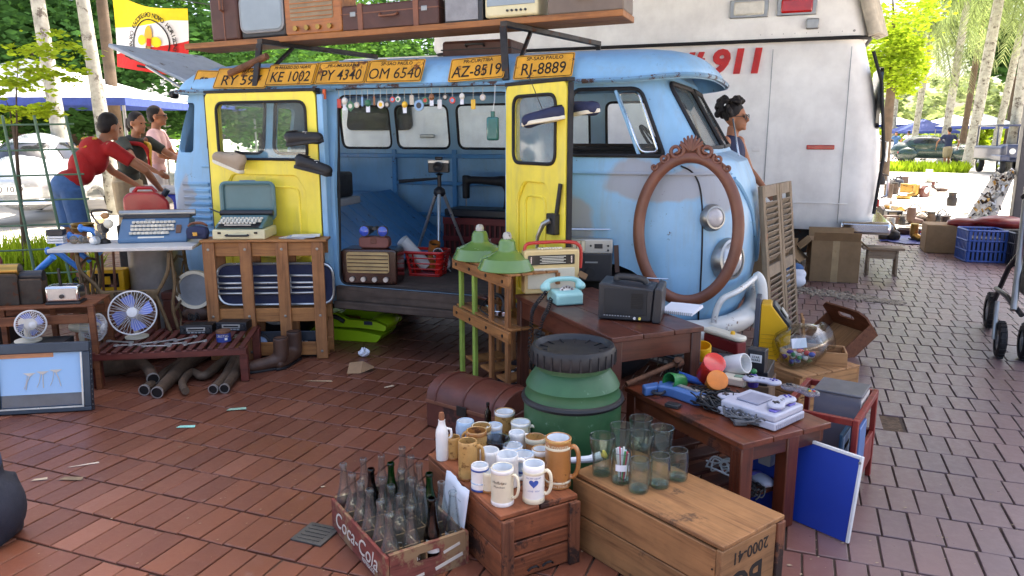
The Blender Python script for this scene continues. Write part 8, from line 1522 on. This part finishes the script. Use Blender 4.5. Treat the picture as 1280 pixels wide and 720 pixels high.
# canopies
def tent(label,px,d,wd,h,dp=3.0,m_='tent_white'):
    x,y = W(px,d); t = thing('market_tent',label,'tent',(x,y,0),yaw,'white market tents'); a = wd/2; b = dp/2
    for s,q in ((((-a,-b),(a,-b)),0),(((a,-b),(a,b)),0),(((a,b),(-a,b)),0),(((-a,b),(-a,-b)),0)): MB().add([(*s[0],h),(*s[1],h),(0,0,h+.85)],[(0,1,2)]).p('roof_panel',m_,t); MB().add([(*s[0],h),(*s[1],h),(*s[1],h-.15),(*s[0],h-.15)],[(3,2,1,0)]).p('valance','tent_blue' if m_ == 'tent_white' else m_,t)
    for sx in (-1,1):
        for sy in (-1,1): MB().cyl((sx*a*.98,sy*b*.98,0),(sx*a*.98,sy*b*.98,h),.03,n=6).p('leg','dull_steel',t)
tent('white canopy with blue edge behind the silver car',45,19,5.4,2.1); tent('white canopy behind the pink shirted man',236,22,2.6,2.2); tent('far blue canopy among the palms at right',1152,60,3.5,1.7,m_='tent_blue'); tent('far white canopy right of the blue one',1190,63,5,2.0); tent('far white canopy beside the jeep',1222,58,4,2.0); tent('far white canopy next to the motorhome rear',1100,64,5,2.2)
# cars
def car(label,loc,rz,m_,name='beetle_car',scale=1,plate_txt=None,jeep=False):
    t = thing(name,label,'car',loc,rz); t.scale = (scale,)*3; cab = MB()
    if jeep: bd = MB().box((0,.2,.75),(1.5,3.2,.55)).box((0,-1.3,.85),(1.3,.9,.5)); cabs = None
    else:
        bd = MB().ball((0,0,.62),(.66,1.95,.38)).ball((0,.35,.88),(.64,1.15,.56)).ball((0,1.2,.65),(.55,.75,.45)).ball((0,-1.2,.65),(.5,.75,.36))
        for sx in (-1,1):
            for y in (-1.25,1.2): bd.ball((sx*.62,y,.48),(.20,.48,.33))
        cabs = MB().ball((0,.35,.88),(.655,1.165,.575))
    blob('body',bd,MATS[m_],t,.04,5,world=False)
    if cabs is not None:
        for (a,b) in (((-.34,1.0,1.02),(.34,2.0,1.28)),((-.45,-1.2,1.02),(.45,-.3,1.32)),((-.8,-.45,1.02),(-.4,.95,1.28)),((.4,-.45,1.02),(.8,.95,1.28))): from_mesh('window',boolean(cabs,MB().b2(a,b),'INTERSECT'),MATS['dark_glass'],t,40,world=False)
        for sx in (-1,1): MB().lathe([(.07,0),(.05,.03),(.001,.035)],14,(sx*.62,1.62,.55),(-PI/2,0,0)).p('tail_lamp','red_lens',t); MB().lathe([(.10,0),(.07,.03),(.001,.04)],14,(sx*.6,-1.66,.66),(PI/2,0,0)).p('headlight','lamp_glass',t)
        for y in (1.98,-1.96): MB().tube([(-.72,y-.12*(y > 0),.40),(-.5,y,.40),(.5,y,.40),(.72,y-.12*(y > 0),.40)],.045,8).p('bumper','chrome',t)
    else:
        MB().tube([(-.7,-.75,1.0),(-.68,-.6,1.75),(.68,-.6,1.75),(.7,-.75,1.0)],.035,6).p('windscreen_frame',m_,t); MB().b2((-.72,-.6,1.74),(.72,1.7,1.80)).p('soft_top','jeep_navy',t,.02)
        for sx in (-1,1): MB().cyl((sx*.70,1.65,1.0),(sx*.69,1.65,1.75),.03,n=6).p('top_post',m_,t); MB().cyl((sx*.5,-1.76,.85),(sx*.5,-1.79,.85),.10,n=16).p('headlight','lamp_glass',t); MB().b2((sx*.55,-1.8,.5),(sx*.85,-.7,.72)).p('wing',m_,t,.04)
        for k in range(6): MB().b2((-.3+k*.11,-1.78,.70),(-.24+k*.11,-1.755,1.02)).p('grille_slot','steel_net',t)
    if plate_txt: pl_ = MB().b2((-.22,1.99,.52),(.22,2.005,.66)).p('number_plate','white_plastic',t); text(plate_txt,.12,MATS['ink'],pl_,(0,2.006,.59),(PI/2,0,PI))
    for sx in (-1,1):
        for y in (-1.22,1.2): w_ = MB().lathe([(.17,-.08),(.30,-.08),(.33,-.04),(.33,.04),(.30,.08),(.17,.08)],20,(sx*.64,y,.33),(0,PI/2,0)).p('wheel','rubber',t,smooth=45); MB().lathe([(.18,.06),(.10,.09),(.001,.09)],16,(sx*.64,y,.33),(0,sx*PI/2,0)).p('hubcap','chrome',w_,smooth=45)
x,y = W(58,15.5); car('silver beetle shaped car seen from behind at far left',(x,y,0),yaw+.25+PI*0+PI,'car_silver',plate_txt='LQ 1019'); x,y = W(1168,44); car('dark green beetle shaped car behind the far visitors',(x,y,0),yaw+1.2,'car_green'); x,y = W(1266,34); car('navy open jeep with soft top at the far right',(x,y,0),face_cam((x,y),.3),'jeep_navy','jeep',jeep=True); x,y = W(1102,58); car('far white beetle shaped car by the motorhome rear',(x,y,0),yaw+1.4,'moto_white')
# flag
f0,f1,f2,f3 = (gy(*q,8.2) for q in ((140,-8),(232,10),(233,97),(143,83))); fg = thing('scout_flag','yellow, white and red flag with a round emblem hung at upper left','flag',((f0.x+f1.x)/2,8.2,1.7)); mat('flag_yellow','#f0d21c',.8,var=.05); mat('flag_white','#e8e6e2',.8,var=.04); mat('flag_red','#c81e1a',.8,var=.05)
def fp(u,v,o=0.): q = f0.lerp(f1,u).lerp(f3.lerp(f2,u),v); return Vector((q.x,q.y+.05*math.sin(u*7+v*2)-.06*math.sin(u*PI)*v+o,q.z-.10*math.sin(u*PI)*(1-v)*.8))
for nm,lo,hi,m_ in (('yellow_band',lambda u: 0,lambda u: .46-.36*u if u < .8 else .17,'flag_yellow'),('white_band',lambda u: .46-.36*u if u < .8 else .17,lambda u: .82-.36*u,'flag_white'),('red_band',lambda u: .82-.36*u,lambda u: 1.,'flag_red')):
    vs,fs = [],[]
    for i in range(17):
        for j in range(7): u = i/16; vs.append(fp(u,lerp(lo(u),hi(u),j/6)))
    for i in range(16):
        for j in range(6): fs.append((i*7+j,(i+1)*7+j,(i+1)*7+j+1,i*7+j+1))
    MB().add(vs,fs).build(nm,MATS[m_],fg)
cu_,cv_,ru,rv = .56,.52,.23,.33; MB().tube([fp(cu_+ru*math.cos(a),cv_-rv*math.sin(a),-.012) for a in [2*PI*k/32 for k in range(32)]],.008,5,closed=True).build('emblem_ring',MATS['ink'],fg)
for (u,v,a,b) in ((.56,.42,.05,.14),(.47,.52,.06,.08),(.65,.52,.06,.08),(.56,.62,.03,.06)): MB().add([fp(u+a*math.cos(q),v-b*math.sin(q),-.016 if b < .14 else -.02) for q in [2*PI*k/14 for k in range(14)]],[tuple(range(14))]).build('lily_petal',MATS['brass'] if b == .06 else MATS['flag_yellow'] if a > .055 else MATS['yellow_plastic'],fg)
MB().add([fp(.55,.48,-.026),fp(.60,.48,-.026),fp(.60,.60,-.026),fp(.55,.60,-.026)],[(0,1,2,3)]).build('red_shield',MATS['flag_red'],fg)
s_ = 'GRUPO ESCOTEIRO NOVO HORIZONTE'
for k,ch in enumerate(s_):
    if ch == ' ': continue
    a = PI*1.12-k/(len(s_)-1)*PI*1.24; q = fp(cu_+(ru+.055)*math.cos(a),cv_-(rv+.07)*math.sin(a),-.012); text(ch,.085,MATS['ink'],fg,q,(PI/2,-(a-PI/2)*1.0 ,0),bold=.01,world=True)
MB().bar(fp(.42,.93,-.015),fp(.86,.95,-.015),.03,.004,up=(0,1,0)).build('motto_bar',MATS['ink'],fg); MB().cyl(f0+Vector((-.3,0,.12)),f1+Vector((.5,0,.0)),.006,n=5).build('hanging_cord',MATS['cable_black'],fg)
# wire trellis, grass, cooler, red can, kerb plants
x,y = W(26,7.6); t = thing('green_trellis','thin green metal trellis rack standing at the left edge','trellis',(x,y,0),yaw+.2)
for k in range(5): MB().tube([(-.55+k*.27,0,0),(-.62+k*.24,.05,1.55)],.012,6).p('upright',mat('trellis_green','#5d7a5e',.6),t)
for k in range(7): MB().cyl((-.6,.01+k*.006,.2+k*.21),(.52-k*.02,.01+k*.006,.22+k*.21),.008,n=5).p('cross_bar','trellis_green',t)
mb = MB(); rg = random.Random(5)
for k in range(2600):
    px = rg.choice([rg.uniform(-40,105),rg.uniform(-40,60)]); d = rg.uniform(8.2,9.6); x,y = W(px,d); h_ = rg.uniform(.1,.42)*(1.1 if px < 70 else .6); a = rg.uniform(0,6.28); q = Vector((math.cos(a),math.sin(a),0))*.02; l = Vector((rg.gauss(0,.1),rg.gauss(0,.1),h_)); p = Vector((x,y,-.02)); mb.add([p-q,p+q,p+l],[(0,1,2)])
for k in range(2200): px = rg.uniform(1085,1215); d = rg.uniform(34,37); x,y = W(px,d); h_ = rg.uniform(.15,.45); a = rg.uniform(0,6.28); q = Vector((math.cos(a),math.sin(a),0))*.07; p = Vector((x,y,-.02)); mb.add([p-q,p+q,p+Vector((rg.gauss(0,.1),0,h_))],[(0,1,2)])
tag(mb.build('grass',MATS['leaf_lime'],smooth=0),'bright sunlit grass strip beyond the paved floor','grass',kind='stuff')
x,y = W(205,8.6); t = thing('cooler_box','blue cooler box with white lid on a stand behind the van','cooler',(x,y,0),yaw); MB().b2((-.3,-.2,.45),(.3,.2,.80)).p('box',mat('cooler_blue','#2438b0',.4),t,.02); MB().b2((-.31,-.21,.801),(.31,.21,.87)).p('lid','white_plastic',t,.02); MB().b2((-.28,-.18,0),(.28,.18,.449)).p('stand','dark_steel',t,.01)
x,y = W(178,6.3); t = thing('red_jerrycan','red plastic jerrycan on a stand below the scouts hands','jerrycan',(x,y,0),yaw+.2); MB().prism(rpoly([(-.16,.74),(.16,.74),(.16,.90),(.08,.97),(-.12,.97),(-.16,.93)],.03),-.08,.08,axis='y').p('body','red_plastic',t,.02); MB().tube([(-.10,0,.965),(-.07,0,1.0),(.03,0,1.0),(.06,0,.965)],.014,8).p('handle','red_plastic',t); MB().cyl((.11,0,.94),(.14,0,.985),.022,n=10).p('cap','black_plastic',t); MB().b2((-.2,-.15,0),(.25,.15,.739)).p('stand','dark_steel',t,.01)
